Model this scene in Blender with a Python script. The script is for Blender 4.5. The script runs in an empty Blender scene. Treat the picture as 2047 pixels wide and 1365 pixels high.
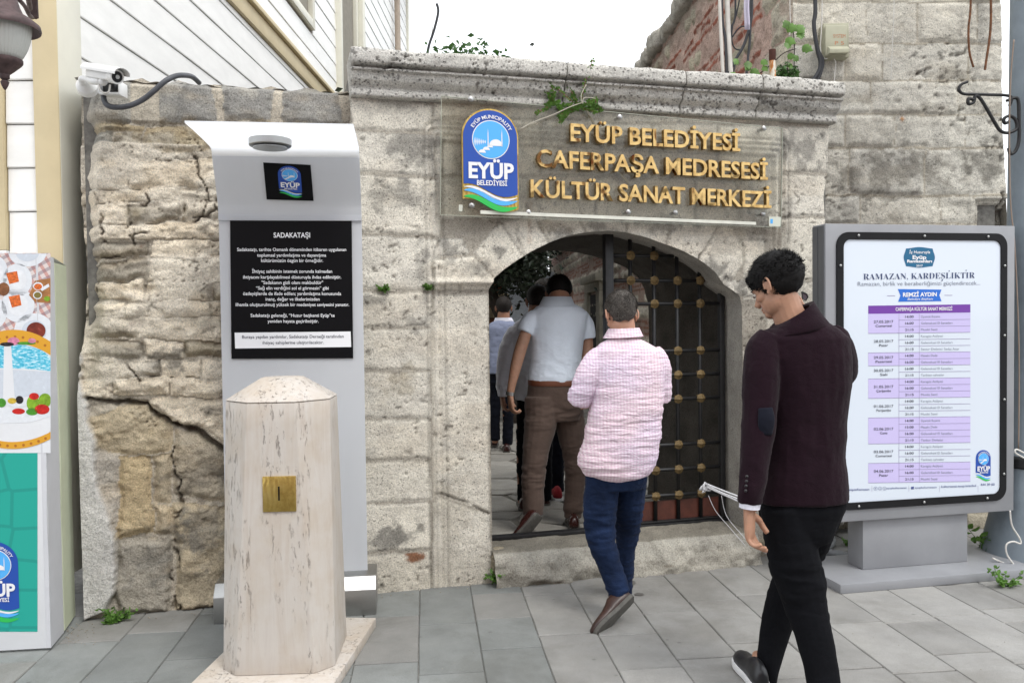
import bpy, bmesh, math, random
import numpy as np
from mathutils import Vector, Matrix, Quaternion
random.seed(7)
SC = bpy.context.scene
# ------------------------------------------------------------------ camera, world, sun, exposure
FPX, CXP, CYP = 1650.0, 1023.5, 682.5
PITCH, ROLL, CAMH = math.radians(1.56), 0.012, 1.55
_F = Vector((0, math.cos(PITCH), -math.sin(PITCH)))
_R0 = Vector((1, 0, 0)); _U0 = Vector((0, math.sin(PITCH), math.cos(PITCH)))
_R = (_R0*math.cos(ROLL) - _U0*math.sin(ROLL)).normalized()
_U = (_U0*math.cos(ROLL) + _R0*math.sin(ROLL)).normalized()
CAM = Vector((0, 0, CAMH))
cd = bpy.data.cameras.new('camera'); cam = bpy.data.objects.new('camera', cd)
SC.collection.objects.link(cam); SC.camera = cam
cd.sensor_width = 36; cd.lens = 36*FPX/2047; cd.clip_start = 0.05; cd.clip_end = 900
M4 = Matrix((_R, _U, -_F)).transposed().to_4x4(); M4.translation = CAM
cam.matrix_world = M4

w = bpy.data.worlds.new('World'); SC.world = w; w.use_nodes = True
nt = w.node_tree; nt.nodes.clear()
_o = nt.nodes.new('ShaderNodeOutputWorld'); _b = nt.nodes.new('ShaderNodeBackground')
_s = nt.nodes.new('ShaderNodeTexSky'); _s.sky_type = 'NISHITA'; _s.sun_disc = False
_s.sun_elevation = math.radians(58); _s.sun_rotation = math.radians(140)
_s.dust_density = 4; _s.air_density = 1.0; _s.ozone_density = 1
_h = nt.nodes.new('ShaderNodeHueSaturation'); _h.inputs['Saturation'].default_value = 0.12; _h.inputs['Value'].default_value = 1.0
_m = nt.nodes.new('ShaderNodeMix'); _m.data_type = 'RGBA'
_m.inputs[0].default_value = 0.86; _m.inputs[7].default_value = (10.6, 11.0, 11.5, 1)   # cloud deck
nt.links.new(_s.outputs[0], _h.inputs['Color']); nt.links.new(_h.outputs[0], _m.inputs[6])
nt.links.new(_m.outputs[2], _b.inputs[0]); _b.inputs[1].default_value = 0.12
nt.links.new(_b.outputs[0], _o.inputs[0])
sl = bpy.data.lights.new('sun', 'SUN'); sl.energy = 1.15; sl.angle = math.radians(18); sl.color = (1, .97, .92)
so = bpy.data.objects.new('sun', sl); SC.collection.objects.link(so)
_az = math.radians(140); _el = math.radians(58)
_sd = Vector((math.sin(_az)*math.cos(_el), math.cos(_az)*math.cos(_el), math.sin(_el)))
so.rotation_euler = _sd.to_track_quat('Z', 'Y').to_euler()
vs = SC.view_settings; vs.view_transform = 'Standard'; vs.look = 'None'; vs.exposure = 0.57; vs.gamma = 1; vs.use_curve_mapping = False
SC.cycles.max_bounces = 6; SC.cycles.transparent_max_bounces = 12
SC.cycles.use_denoising = True

# ------------------------------------------------------------------ projection helpers (place things where they stand)
def ray(px, py): return _F + _R*((px-CXP)/FPX) - _U*((py-CYP)/FPX)
def at(px, py, Y):
    d = ray(px, py); return CAM + d*(Y/d.y)
def gnd(px, py, z=0.0):
    d = ray(px, py); return CAM + d*((z-CAMH)/d.z)
def pxm(p, Y): return p*Y/FPX
class Plane:
    def __init__(s, o, u, up=(0,0,1)):
        s.o = Vector(o); s.u = Vector(u).normalized(); s.v = Vector(up).normalized()
        s.n = s.u.cross(s.v).normalized()          # points towards the street for planes facing the camera
        if s.n.y > 0 and abs(s.n.y) > .2: s.n = -s.n
    def hit(s, px, py, d=0.0):
        r = ray(px, py); t = (s.o + s.n*d - CAM).dot(s.n)/r.dot(s.n); return CAM + r*t
    def sz(s, px, py, d=0.0):
        p = s.hit(px, py, d) - s.o; return (p.dot(s.u), p.dot(s.v))
    def pt(s, a, b, d=0.0): return s.o + s.u*a + s.v*b + s.n*d
def yawp(o, deg): a = math.radians(deg); return Plane(o, (math.cos(a), math.sin(a), 0))
W = Plane((-.81, 4.64, 0), (.966, .257, 0))          # gateway face
T = Plane((2.04, 5.97, 0), (.9988, -.045, 0))        # front of the old building
S = Plane((2.04, 5.97, 0), (-.044, 1, 0)); 
if S.n.x > 0: S.n = -S.n                             # its side, facing left

# ------------------------------------------------------------------ object helpers
COL = SC.collection
def obj_from(name, me, parent=None, mat=None, kind=None, color=None):
    me.name = name
    o = bpy.data.objects.new(name, me); COL.objects.link(o)
    if mat is not None:
        me.materials.clear()
        for m in (mat if isinstance(mat, (list, tuple)) else [mat]): me.materials.append(m)
    if parent is not None:
        o.parent = parent; o.matrix_parent_inverse = WMAT[parent.name].inverted()
    WMAT[o.name] = Matrix.Identity(4)
    if kind: o['kind'] = kind
    if color: o.color = (*color, 1)
    return o
WMAT = {}
def thing(name, loc, label, cat, group=None):
    o = bpy.data.objects.new(name, None); COL.objects.link(o); o.location = loc; o.empty_display_size = .1
    WMAT[o.name] = Matrix.Translation(Vector(loc))
    o['label'] = label; o['category'] = cat
    if group: o['group'] = group
    return o
def tag(o, label, cat, group=None):
    o['label'] = label; o['category'] = cat
    if group: o['group'] = group
    return o
def mesh_pf(verts, faces, smooth=False):
    me = bpy.data.meshes.new('m'); me.from_pydata([tuple(v) for v in verts], [], faces); me.update()
    if smooth: me.polygons.foreach_set('use_smooth', [True]*len(me.polygons))
    return me
def mesh_np(V, F, smooth=True):
    me = bpy.data.meshes.new('m'); V = np.asarray(V, np.float32); F = np.asarray(F, np.int32); k = F.shape[1]
    me.vertices.add(len(V)); me.vertices.foreach_set('co', V.ravel())
    me.loops.add(F.size); me.loops.foreach_set('vertex_index', F.ravel())
    me.polygons.add(len(F)); me.polygons.foreach_set('loop_start', np.arange(0, F.size, k, dtype=np.int32))
    me.polygons.foreach_set('loop_total', np.full(len(F), k, np.int32))
    me.polygons.foreach_set('use_smooth', np.full(len(F), smooth))
    me.update(); me.validate(); return me
class MB:
    """collects verts and faces of one part"""
    def __init__(s): s.v = []; s.f = []; s.marks = []
    def build_lines(s, name, mat, parent):
        cuts = sorted(set(s.marks)); rest = [f for f in s.f if not cuts or min(f) < cuts[0][0]]; out = []
        for (v0, v1) in cuts:
            q = MB(); q.v = s.v[v0:v1]; q.f = [tuple(i-v0 for i in f) for f in s.f if v0 <= f[0] < v1]
            if q.f: out.append(q.build(name, mat, parent))
        used = [range(a, b) for a, b in cuts]; fr = [f for f in s.f if not any(f[0] in r for r in used)]
        if fr:
            q = MB(); q.v = s.v; q.f = fr; q.build(name+'_mark', mat, parent, kind='stuff')
        return out
    def add(s, vs, fs):
        n = len(s.v); s.v += [Vector(v) for v in vs]; s.f += [tuple(i+n for i in f) for f in fs]; return s
    def frame_box(s, o, ax, ay, az):
        """box with corner o and edge vectors"""
        o, ax, ay, az = map(Vector, (o, ax, ay, az))
        P = [o, o+ax, o+ax+ay, o+ay, o+az, o+ax+az, o+ax+ay+az, o+ay+az]
        f = [(0,3,2,1),(4,5,6,7),(0,1,5,4),(1,2,6,5),(2,3,7,6),(3,0,4,7)]
        if ax.cross(ay).dot(az) < 0: f = [tuple(reversed(q)) for q in f]
        return s.add(P, f)
    def pbox(s, pl, a0, a1, b0, b1, d0, d1):
        return s.frame_box(pl.pt(a0, b0, d0), pl.u*(a1-a0), pl.v*(b1-b0), pl.n*(d1-d0))
    def tube(s, pts, r, n=8, cap=True, sq=1.0):
        pts = [Vector(p) for p in pts]; rs = r if isinstance(r, (list, tuple)) else [r]*len(pts)
        base = len(s.v); up = Vector((0,0,1)); prev = None
        for i, p in enumerate(pts):
            t = (pts[min(i+1, len(pts)-1)] - pts[max(i-1, 0)])
            t = t.normalized() if t.length > 1e-9 else Vector((0,0,1))
            if prev is None:
                a = t.cross(up) if abs(t.z) < .95 else t.cross(Vector((0,1,0)))
            else:
                a = prev - t*prev.dot(t)
            a = a.normalized(); prev = a; b = t.cross(a)
            for k in range(n):
                th = 2*math.pi*k/n; s.v.append(p + (a*math.cos(th) + b*math.sin(th)*sq)*rs[i])
        for i in range(len(pts)-1):
            for k in range(n):
                q = base+i*n; s.f.append((q+k, q+(k+1)%n, q+n+(k+1)%n, q+n+k))
        if cap:
            s.f.append(tuple(base+k for k in reversed(range(n)))); q = base+(len(pts)-1)*n
            s.f.append(tuple(q+k for k in range(n)))
        return s
    def rings(s, rl, cap=True):
        """rl: list of equal-length point lists"""
        base = len(s.v); n = len(rl[0])
        for r in rl: s.v += [Vector(p) for p in r]
        for i in range(len(rl)-1):
            for k in range(n):
                q = base+i*n; s.f.append((q+k, q+(k+1)%n, q+n+(k+1)%n, q+n+k))
        if cap:
            s.f.append(tuple(base+k for k in reversed(range(n)))); q = base+(len(rl)-1)*n
            s.f.append(tuple(q+k for k in range(n)))
        return s
    def lathe(s, o, prof, n=20, axis=(0,0,1), cap=True):
        ax = Vector(axis).normalized(); a = ax.orthogonal().normalized(); b = ax.cross(a); o = Vector(o)
        return s.rings([[o + ax*h + (a*math.cos(2*math.pi*k/n)+b*math.sin(2*math.pi*k/n))*max(r,1e-4) for k in range(n)] for r, h in prof], cap)
    def ball(s, c, r, n=10, m=7):
        c = Vector(c); r = Vector(r) if hasattr(r, '__len__') else Vector((r,r,r))
        rl = []
        for i in range(m+1):
            ph = math.pi*(i+.02)/(m+.04) - math.pi/2
            rl.append([c + Vector((r.x*math.cos(ph)*math.cos(2*math.pi*k/n), r.y*math.cos(ph)*math.sin(2*math.pi*k/n), r.z*math.sin(ph))) for k in range(n)])
        return s.rings(rl)
    def poly(s, pts): return s.add(pts, [tuple(range(len(pts)))])
    def prism(s, pts, dv):
        n = len(pts); dv = Vector(dv); P = [Vector(p) for p in pts]
        return s.add(P + [p+dv for p in P], [tuple(reversed(range(n))), tuple(range(n, 2*n))] + [(i, (i+1)%n, n+(i+1)%n, n+i) for i in range(n)])
    def mesh(s, smooth=False, bevel=0, seg=2, fix=True):
        me = mesh_pf(s.v, s.f, smooth)
        bm = bmesh.new(); bm.from_mesh(me)
        if fix: bmesh.ops.recalc_face_normals(bm, faces=bm.faces)
        if bevel:
            es = [e for e in bm.edges if len(e.link_faces) == 2 and e.calc_face_angle(0) > .6]
            bmesh.ops.bevel(bm, geom=es, offset=bevel, segments=seg, profile=.5, affect='EDGES', clamp_overlap=True)
        bm.to_mesh(me); bm.free()
        if smooth or bevel:
            me.polygons.foreach_set('use_smooth', [True]*len(me.polygons))
            if bevel or smooth:
                me.update()
        return me
    def build(s, name, mat, parent=None, smooth=False, bevel=0, seg=2, kind=None, color=None, sharp=None):
        me = s.mesh(smooth, bevel, seg)
        if (bevel and not smooth) or sharp:
            try: me.set_sharp_from_angle(angle=sharp or .6)
            except Exception: pass
        return obj_from(name, me, parent, mat, kind, color)

# ------------------------------------------------------------------ noise (numpy)
def _hash(ix, iy, iz, seed):
    h = (ix.astype(np.uint32)*np.uint32(374761393) + iy.astype(np.uint32)*np.uint32(668265263) + iz.astype(np.uint32)*np.uint32(2246822519) + np.uint32(seed*3266489917 & 0xffffffff))
    h = (h ^ (h >> np.uint32(13)))*np.uint32(1274126177); h = h ^ (h >> np.uint32(16)); h = h*np.uint32(2654435761); h ^= h >> np.uint32(15)
    return h.astype(np.float64)/4294967295.0
def vnoise(x, y, z=None, seed=0):
    x = np.asarray(x, float); y = np.asarray(y, float); z = np.zeros_like(x) if z is None else np.asarray(z, float)
    fx, fy, fz = np.floor(x), np.floor(y), np.floor(z); ax, ay, az = x-fx, y-fy, z-fz
    ix, iy, iz = fx.astype(np.int64), fy.astype(np.int64), fz.astype(np.int64)
    sx, sy, sz_ = (q*q*q*(q*(q*6-15)+10) for q in (ax, ay, az)); r = 0
    flat = not np.any(z)
    for dz in ((0,) if flat else (0, 1)):
        wz = 1.0 if flat else (sz_ if dz else 1-sz_)
        for dx in (0, 1):
            for dy in (0, 1):
                r = r + _hash(ix+dx, iy+dy, iz+dz, seed)*(sx if dx else 1-sx)*(sy if dy else 1-sy)*wz
    return r*2-1
def fbm(x, y, z=None, seed=0, oct=4, gain=.5):
    r = 0; a = 1; t = 0
    for k in range(oct):
        r = r + a*vnoise(np.asarray(x)*2**k+17.3*k, np.asarray(y)*2**k+5.7*k, None if z is None else np.asarray(z)*2**k, seed+k*31); t += a; a *= gain
    return r/t
def sstep(a, b, x):
    t = np.clip((x-a)/(b-a), 0, 1); return t*t*(3-2*t)
def inpoly(x, y, poly):
    r = np.zeros(np.shape(x), bool); n = len(poly)
    for i in range(n):
        x0, y0 = poly[i]; x1, y1 = poly[(i+1) % n]
        if y0 == y1: continue
        c = ((y0 > y) != (y1 > y)) & (x < (x1-x0)*(y-y0)/(y1-y0)+x0); r ^= c
    return r
def dpoly(x, y, pts, closed=False):
    """distance to polyline and nearest point"""
    n = len(pts); best = np.full(np.shape(x), 1e9); bx = np.zeros(np.shape(x)); by = np.zeros(np.shape(x))
    for i in range(n if closed else n-1):
        x0, y0 = pts[i]; x1, y1 = pts[(i+1) % n]; dx, dy = x1-x0, y1-y0; L = dx*dx+dy*dy+1e-12
        t = np.clip(((x-x0)*dx+(y-y0)*dy)/L, 0, 1); qx = x0+t*dx; qy = y0+t*dy; d = np.hypot(x-qx, y-qy)
        m = d < best; best = np.where(m, d, best); bx = np.where(m, qx, bx); by = np.where(m, qy, by)
    return best, bx, by

# ------------------------------------------------------------------ materials
def new_mat(name):
    m = bpy.data.materials.new(name); m.use_nodes = True; n = m.node_tree.nodes; l = m.node_tree.links
    return m, n, l, n['Principled BSDF']
def ramp(n, stops):
    r = n.new('ShaderNodeValToRGB'); e = r.color_ramp.elements
    while len(e) < len(stops): e.new(.5)
    for q, (p, c) in zip(e, stops): q.position = p; q.color = (*c, 1) if len(c) == 3 else c
    return r
def noise_node(n, l, scale, detail=4, rough=.55, vec=None, dist=0):
    t = n.new('ShaderNodeTexNoise'); t.inputs['Scale'].default_value = scale; t.inputs['Detail'].default_value = detail
    t.inputs['Roughness'].default_value = rough; t.inputs['Distortion'].default_value = dist
    if vec is not None: l.new(vec, t.inputs['Vector'])
    return t
def posvec(n, l, scale=(1,1,1), rot=(0,0,0)):
    g = n.new('ShaderNodeNewGeometry'); mp = n.new('ShaderNodeMapping'); l.new(g.outputs['Position'], mp.inputs['Vector'])
    mp.inputs['Scale'].default_value = scale; mp.inputs['Rotation'].default_value = rot; return mp.outputs[0]
def mixc(n, l, fac, a, b, mode='MIX'):
    m = n.new('ShaderNodeMix'); m.data_type = 'RGBA'; m.blend_type = mode
    for inp, v in ((0, fac), (6, a), (7, b)):
        if hasattr(v, 'links') or hasattr(v, 'is_linked'): l.new(v, m.inputs[inp])
        elif inp == 0: m.inputs[0].default_value = v
        else: m.inputs[inp].default_value = (*v, 1)
    return m.outputs[2]
def math_n(n, l, op, a, b=None, c=None):
    m = n.new('ShaderNodeMath'); m.operation = op
    for i, v in enumerate((a, b, c)):
        if v is None: continue
        if hasattr(v, 'is_linked'): l.new(v, m.inputs[i])
        else: m.inputs[i].default_value = v
    return m.outputs[0]
def bump(n, l, h, strength, dist, prev=None):
    b = n.new('ShaderNodeBump'); b.inputs['Strength'].default_value = strength; b.inputs['Distance'].default_value = dist
    l.new(h, b.inputs['Height'])
    if prev is not None: l.new(prev, b.inputs['Normal'])
    return b.outputs[0]
def simple(name, col, rough=.5, metal=0, var=.12, scale=12, bmp=.0, bscale=60, bdist=.004, spec=.5, stretch=(1,1,1), coat=0):
    m, n, l, p = new_mat(name); v = posvec(n, l, stretch)
    t = noise_node(n, l, scale, 5, .6, v)
    a = tuple(max(0, c*(1-var)) for c in col); b = tuple(min(1, c*(1+var)) for c in col)
    r = ramp(n, [(.3, a), (.7, b)]); l.new(t.outputs[0], r.inputs[0]); l.new(r.outputs[0], p.inputs['Base Color'])
    p.inputs['Roughness'].default_value = rough; p.inputs['Metallic'].default_value = metal
    p.inputs['Specular IOR Level'].default_value = spec; p.inputs['Coat Weight'].default_value = coat
    rr = n.new('ShaderNodeMapRange'); rr.inputs[3].default_value = max(.02, rough-.08); rr.inputs[4].default_value = min(1, rough+.12)
    t2 = noise_node(n, l, scale*2.3, 3, .6, v); l.new(t2.outputs[0], rr.inputs[0]); l.new(rr.outputs[0], p.inputs['Roughness'])
    if bmp:
        t3 = noise_node(n, l, bscale, 6, .65, v); l.new(bump(n, l, t3.outputs[0], bmp, bdist), p.inputs['Normal'])
    return m
def stone_mat(name, pits=.5, grain=125, pit_scale=38, rough=.93, bstr=.8, fine=.32, pitd=.012, tintattr=True, col=(.4,.38,.34)):
    """weathered masonry: base colour from the mesh's own 'tint' attribute, grain and pits in the shader"""
    m, n, l, p = new_mat(name); v = posvec(n, l)
    if tintattr:
        a = n.new('ShaderNodeAttribute'); a.attribute_name = 'tint'; base = a.outputs['Color']
    else:
        oi = n.new('ShaderNodeObjectInfo'); base = oi.outputs['Color']
    t1 = noise_node(n, l, grain, 6, .7, v); t2 = noise_node(n, l, 9, 5, .65, v)
    r1 = ramp(n, [(.32, (1-fine*1.5,)*3), (.5, (1, 1, 1)), (.72, (1+fine, 1+fine*.97, 1+fine*.9))]); l.new(t1.outputs[0], r1.inputs[0])
    r2 = ramp(n, [(.3, (.86, .85, .84)), (.7, (1.12, 1.11, 1.08))]); l.new(t2.outputs[0], r2.inputs[0])
    c = mixc(n, l, 1.0, base, r1.outputs[0], 'MULTIPLY'); c = mixc(n, l, 1.0, c, r2.outputs[0], 'MULTIPLY')
    vo = n.new('ShaderNodeTexVoronoi'); vo.inputs['Scale'].default_value = pit_scale; l.new(v, vo.inputs['Vector']); vo.inputs['Randomness'].default_value = 1
    tm = noise_node(n, l, 6, 3, .6, v)
    # pits only in patches
    thr = math_n(n, l, 'MULTIPLY_ADD', tm.outputs[0], .55*pits+.1, -.14); 
    pit = n.new('ShaderNodeMapRange'); pit.interpolation_type = 'SMOOTHSTEP'
    l.new(math_n(n, l, 'SUBTRACT', vo.outputs['Distance'], thr), pit.inputs[0]); pit.inputs[1].default_value = 0; pit.inputs[2].default_value = .12
    pit.inputs[3].default_value = 1; pit.inputs[4].default_value = 0
    c = mixc(n, l, math_n(n, l, 'MULTIPLY', pit.outputs[0], .55), c, (.09, .085, .08))
    l.new(c, p.inputs['Base Color']); p.inputs['Roughness'].default_value = rough; p.inputs['Specular IOR Level'].default_value = .25
    t4 = noise_node(n, l, 34, 8, .72, v)
    b = bump(n, l, t4.outputs[0], bstr, .02); b = bump(n, l, t1.outputs[0], bstr*.6, .006, b)
    inv = math_n(n, l, 'MULTIPLY', pit.outputs[0], -1.0); b = bump(n, l, inv, .9, pitd, b)
    l.new(b, p.inputs['Normal']); return m
def objcol(name, rough=.85, grain=140, fine=.12, bstr=.3, spec=.3, stain=.12):
    m, n, l, p = new_mat(name); v = posvec(n, l); oi = n.new('ShaderNodeObjectInfo')
    t1 = noise_node(n, l, grain, 5, .7, v); t2 = noise_node(n, l, 5, 5, .65, v)
    r1 = ramp(n, [(.3, (1-fine,)*3), (.7, (1+fine,)*3)]); l.new(t1.outputs[0], r1.inputs[0])
    r2 = ramp(n, [(.3, (1-stain, 1-stain, 1-stain)), (.65, (1+stain*.6,)*3)]); l.new(t2.outputs[0], r2.inputs[0])
    c = mixc(n, l, 1.0, oi.outputs['Color'], r1.outputs[0], 'MULTIPLY'); c = mixc(n, l, 1.0, c, r2.outputs[0], 'MULTIPLY')
    l.new(c, p.inputs['Base Color']); p.inputs['Roughness'].default_value = rough; p.inputs['Specular IOR Level'].default_value = spec
    l.new(bump(n, l, t1.outputs[0], bstr, .004), p.inputs['Normal']); return m
MAT_STONE = stone_mat('limestone', pits=.55, pit_scale=52, bstr=.6)
MAT_CORN = stone_mat('pitted_limestone', pits=.95, pit_scale=44, bstr=.8)
MAT_RUB = stone_mat('rubble_plaster', pits=.35, pit_scale=55, bstr=1.0)
MAT_BRICK = stone_mat('brickwork', pits=.3, grain=70, bstr=.9)
def slab_mat():
    m = objcol('andesite_slab', .82, 230, .16, .35, stain=.13); n = m.node_tree.nodes; l = m.node_tree.links; p = n['Principled BSDF']; src = p.inputs['Base Color'].links[0].from_socket
    g = posvec(n, l); t = noise_node(n, l, 1.6, 6, .68, g, .4); r = ramp(n, [(.36, (.80, .79, .77)), (.52, (1, 1, 1)), (.72, (1.07, 1.06, 1.04))]); l.new(t.outputs[0], r.inputs[0]); c = mixc(n, l, 1, src, r.outputs[0], 'MULTIPLY')
    vo = n.new('ShaderNodeTexVoronoi'); vo.inputs['Scale'].default_value = 7; l.new(g, vo.inputs['Vector']); mr = n.new('ShaderNodeMapRange'); mr.inputs[1].default_value = .05; mr.inputs[2].default_value = .09; mr.inputs[3].default_value = .45; mr.inputs[4].default_value = 0; l.new(vo.outputs[0], mr.inputs[0])
    t2 = noise_node(n, l, 3.1, 2, .5, g); gt = math_n(n, l, 'GREATER_THAN', t2.outputs[0], .54); c = mixc(n, l, math_n(n, l, 'MULTIPLY', mr.outputs[0], gt), c, (.10, .098, .092)); l.new(c, p.inputs['Base Color']); return m
MAT_SLAB = slab_mat()
MAT_JOINT = simple('joint_sand', (.17, .163, .148), .95, var=.35, scale=30, bmp=.6)
MAT_BLACK = simple('black_iron', (.018, .018, .019), .45, .3, .3, 30, .3, 60, .003)
MAT_STEEL = simple('brushed_steel', (.42, .42, .41), .38, 1, .1, 90, stretch=(1, 1, 14))
MAT_WHITEP = simple('white_plastic', (.78, .78, .77), .4, 0, .03, 8)
MAT_CABLE = simple('black_cable', (.025, .026, .03), .5, 0, .2)
MAT_CONDUIT = simple('dark_conduit', (.055, .058, .068), .5, 0, .15, 40, .15)
MAT_GREYC = simple('grey_conduit', (.2, .21, .22), .55, 0, .15, 30, .2)
MAT_RUST = simple('rusty_metal', (.17, .075, .035), .8, .2, .5, 40, .5)
MAT_GOLD = None
# ------------------------------------------------------------------ masonry: a carved relief cut into its single stones
def to_sz(pl, pts, d=0): return [pl.sz(x, y, d) for x, y in pts]
def smooth_contour(pts, step=.02, closed=True):
    out = []; n = len(pts)
    for i in range(n if closed else n-1):
        a = Vector(pts[i]); b = Vector(pts[(i+1) % n]); k = max(1, int((b-a).length/step))
        out += [tuple(a.lerp(b, j/k)) for j in range(k)]
    if not closed: out.append(tuple(pts[-1]))
    return out
def catmull(pts, k=8):
    P = [Vector(p) for p in pts]; out = []
    for i in range(len(P)-1):
        p0 = P[max(0, i-1)]; p1 = P[i]; p2 = P[i+1]; p3 = P[min(len(P)-1, i+2)]
        for j in range(k):
            t = j/k; out.append(.5*((2*p1)+(p2-p0)*t+(2*p0-5*p1+4*p2-p3)*t*t+(3*p1-p0-3*p2+p3)*t**3))
    out.append(P[-1]); return out
def relief(parent, pl, sr, zr, cell, outline, regions, mat, holes=(), d0=0.0, joint=.014, warp=.012, wscale=7, bev=.025, rough=.006,
           rscale=9, offs=.006, tint=None, extra=None, pname='stone', jname='mortar', seed=1, stuff=False, jtint=(.33, .31, .27), rnd=random):
    S_, Z_ = np.meshgrid(np.arange(sr[0], sr[1]+cell, cell), np.arange(zr[0], zr[1]+cell, cell))
    inside = inpoly(S_, Z_, outline)
    for h_ in holes: inside &= ~inpoly(S_, Z_, h_)
    dil = inside.copy()
    for dy in (-1, 0, 1):
        for dx in (-1, 0, 1):
            dil |= np.roll(np.roll(inside, dy, 0), dx, 1)
    sm = dil & ~inside
    bd, bx, by = dpoly(S_[sm], Z_[sm], outline, True)
    for h_ in holes:
        d2, x2, y2 = dpoly(S_[sm], Z_[sm], h_, True); m = d2 < bd; bx = np.where(m, x2, bx); by = np.where(m, y2, by); bd = np.minimum(bd, d2)
    S_[sm] = bx; Z_[sm] = by
    valid = inside | sm
    ws = S_ + fbm(S_*wscale, Z_*wscale, seed=seed, oct=4)*warp*2; wz = Z_ + fbm(S_*wscale+50, Z_*wscale, seed=seed+5, oct=4)*warp*2
    ID = np.full(S_.shape, -1)
    for k, r in enumerate(regions):
        poly = r['p']; xs = [q[0] for q in poly]; ys = [q[1] for q in poly]
        m = (ws > min(xs)) & (ws < max(xs)) & (wz > min(ys)) & (wz < max(ys))
        if m.any():
            t = np.zeros(S_.shape, bool); t[m] = inpoly(ws[m], wz[m], poly); ID[t] = k
    # distance to the nearest joint, in cells
    K = max(2, int(math.ceil(bev/cell))+1); same = ID >= 0; dist = np.zeros(S_.shape); cur = same.copy()
    for dy, dx in ((0, 1), (1, 0), (0, -1), (-1, 0)): cur &= (np.roll(np.roll(ID, dy, 0), dx, 1) == ID)
    for k in range(K):
        dist += cur; nx = cur.copy()
        for dy, dx in ((0, 1), (1, 0), (0, -1), (-1, 0)): nx &= np.roll(np.roll(cur, dy, 0), dx, 1)
        cur = nx
    off = np.array([r.get('o', rnd.uniform(-1, 1)*offs) for r in regions] + [0.0]); jd = np.array([r.get('j', joint) for r in regions] + [joint])
    bul = np.array([r.get('b', 0.0) for r in regions] + [0.0])
    rg = np.array([r.get('r', 1.0) for r in regions] + [1.0])
    dome = sstep(0, bev, dist*cell); lip = sstep(0, bev*3.5, dist*cell)
    n1 = fbm(S_*rscale, Z_*rscale, seed=seed+9, oct=6, gain=.55)
    H = -jd[ID] + (jd[ID]+off[ID])*dome + bul[ID]*lip + n1*rough*rg[ID]*(.4+.6*dome)
    H = np.where(ID < 0, -joint + n1*rough, H) + d0
    if tint is None: Cc = np.ones(S_.shape+(3,))*.38
    else: Cc = tint(S_, Z_, ID, dome)
    Cc = np.where((ID < 0)[..., None], np.array(jtint)*(.8+.4*((n1+1)/2))[..., None], Cc)
    if extra is not None: H, Cc, ID = extra(S_, Z_, ID, H, Cc, dome)
    P = np.array(pl.o)[None, None] + S_[..., None]*np.array(pl.u) + Z_[..., None]*np.array(pl.v) + H[..., None]*np.array(pl.n)
    fv = valid[:-1, :-1] & valid[1:, :-1] & valid[:-1, 1:] & valid[1:, 1:]
    fv &= (inside[:-1, :-1] | inside[1:, :-1] | inside[:-1, 1:] | inside[1:, 1:])
    FI = np.maximum(np.maximum(ID[:-1, :-1], ID[1:, 1:]), np.maximum(ID[1:, :-1], ID[:-1, 1:])); FI = np.where(ID[:-1, :-1] >= 0, ID[:-1, :-1], FI)
    nz, ns = S_.shape; idx = np.arange(nz*ns).reshape(nz, ns)
    flip = pl.u.cross(pl.v).dot(pl.n) < 0
    Q = np.stack([idx[:-1, :-1], idx[:-1, 1:], idx[1:, 1:], idx[1:, :-1]], -1)
    if flip: Q = Q[..., ::-1]
    Pf = P.reshape(-1, 3); Cf = Cc.reshape(-1, 3)
    out = []
    for k in sorted(set(FI[fv].tolist())):
        q = Q[fv & (FI == k)]
        if len(q) < 2: continue
        un, inv = np.unique(q.ravel(), return_inverse=True)
        me = mesh_np(Pf[un], inv.reshape(-1, 4))
        at_ = me.attributes.new('tint', 'FLOAT_COLOR', 'POINT'); at_.data.foreach_set('color', np.concatenate([Cf[un], np.ones((len(un), 1))], 1).astype(np.float32).ravel())
        nm = jname if k < 0 else regions[k].get('n', pname)
        o = obj_from(nm, me, parent, mat)
        if stuff or nm == 'mortar': o['kind'] = 'stuff'
        if k >= 0 and regions[k].get('l'): o['label'] = regions[k]['l']
        out.append(o)
    return out
def stains(pl, S_, Z_, Cc, lst, seed=3, d=0):
    """lst: (px,py,rx,ry,colour,strength) blotches with ragged edges"""
    n = fbm(S_*14, Z_*14, seed=seed, oct=5, gain=.62)
    for (px, py, rx, ry, col, st) in lst:
        s0, z0 = pl.sz(px, py, d); k = pl.hit(px, py, d).y/FPX
        r = np.hypot((S_-s0)/(rx*k), (Z_-z0)/(ry*k)); a = sstep(1.25, .35, r+n*1.5)*st
        Cc = Cc*(1-a[..., None]) + np.array(col)*a[..., None]
    return Cc
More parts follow.
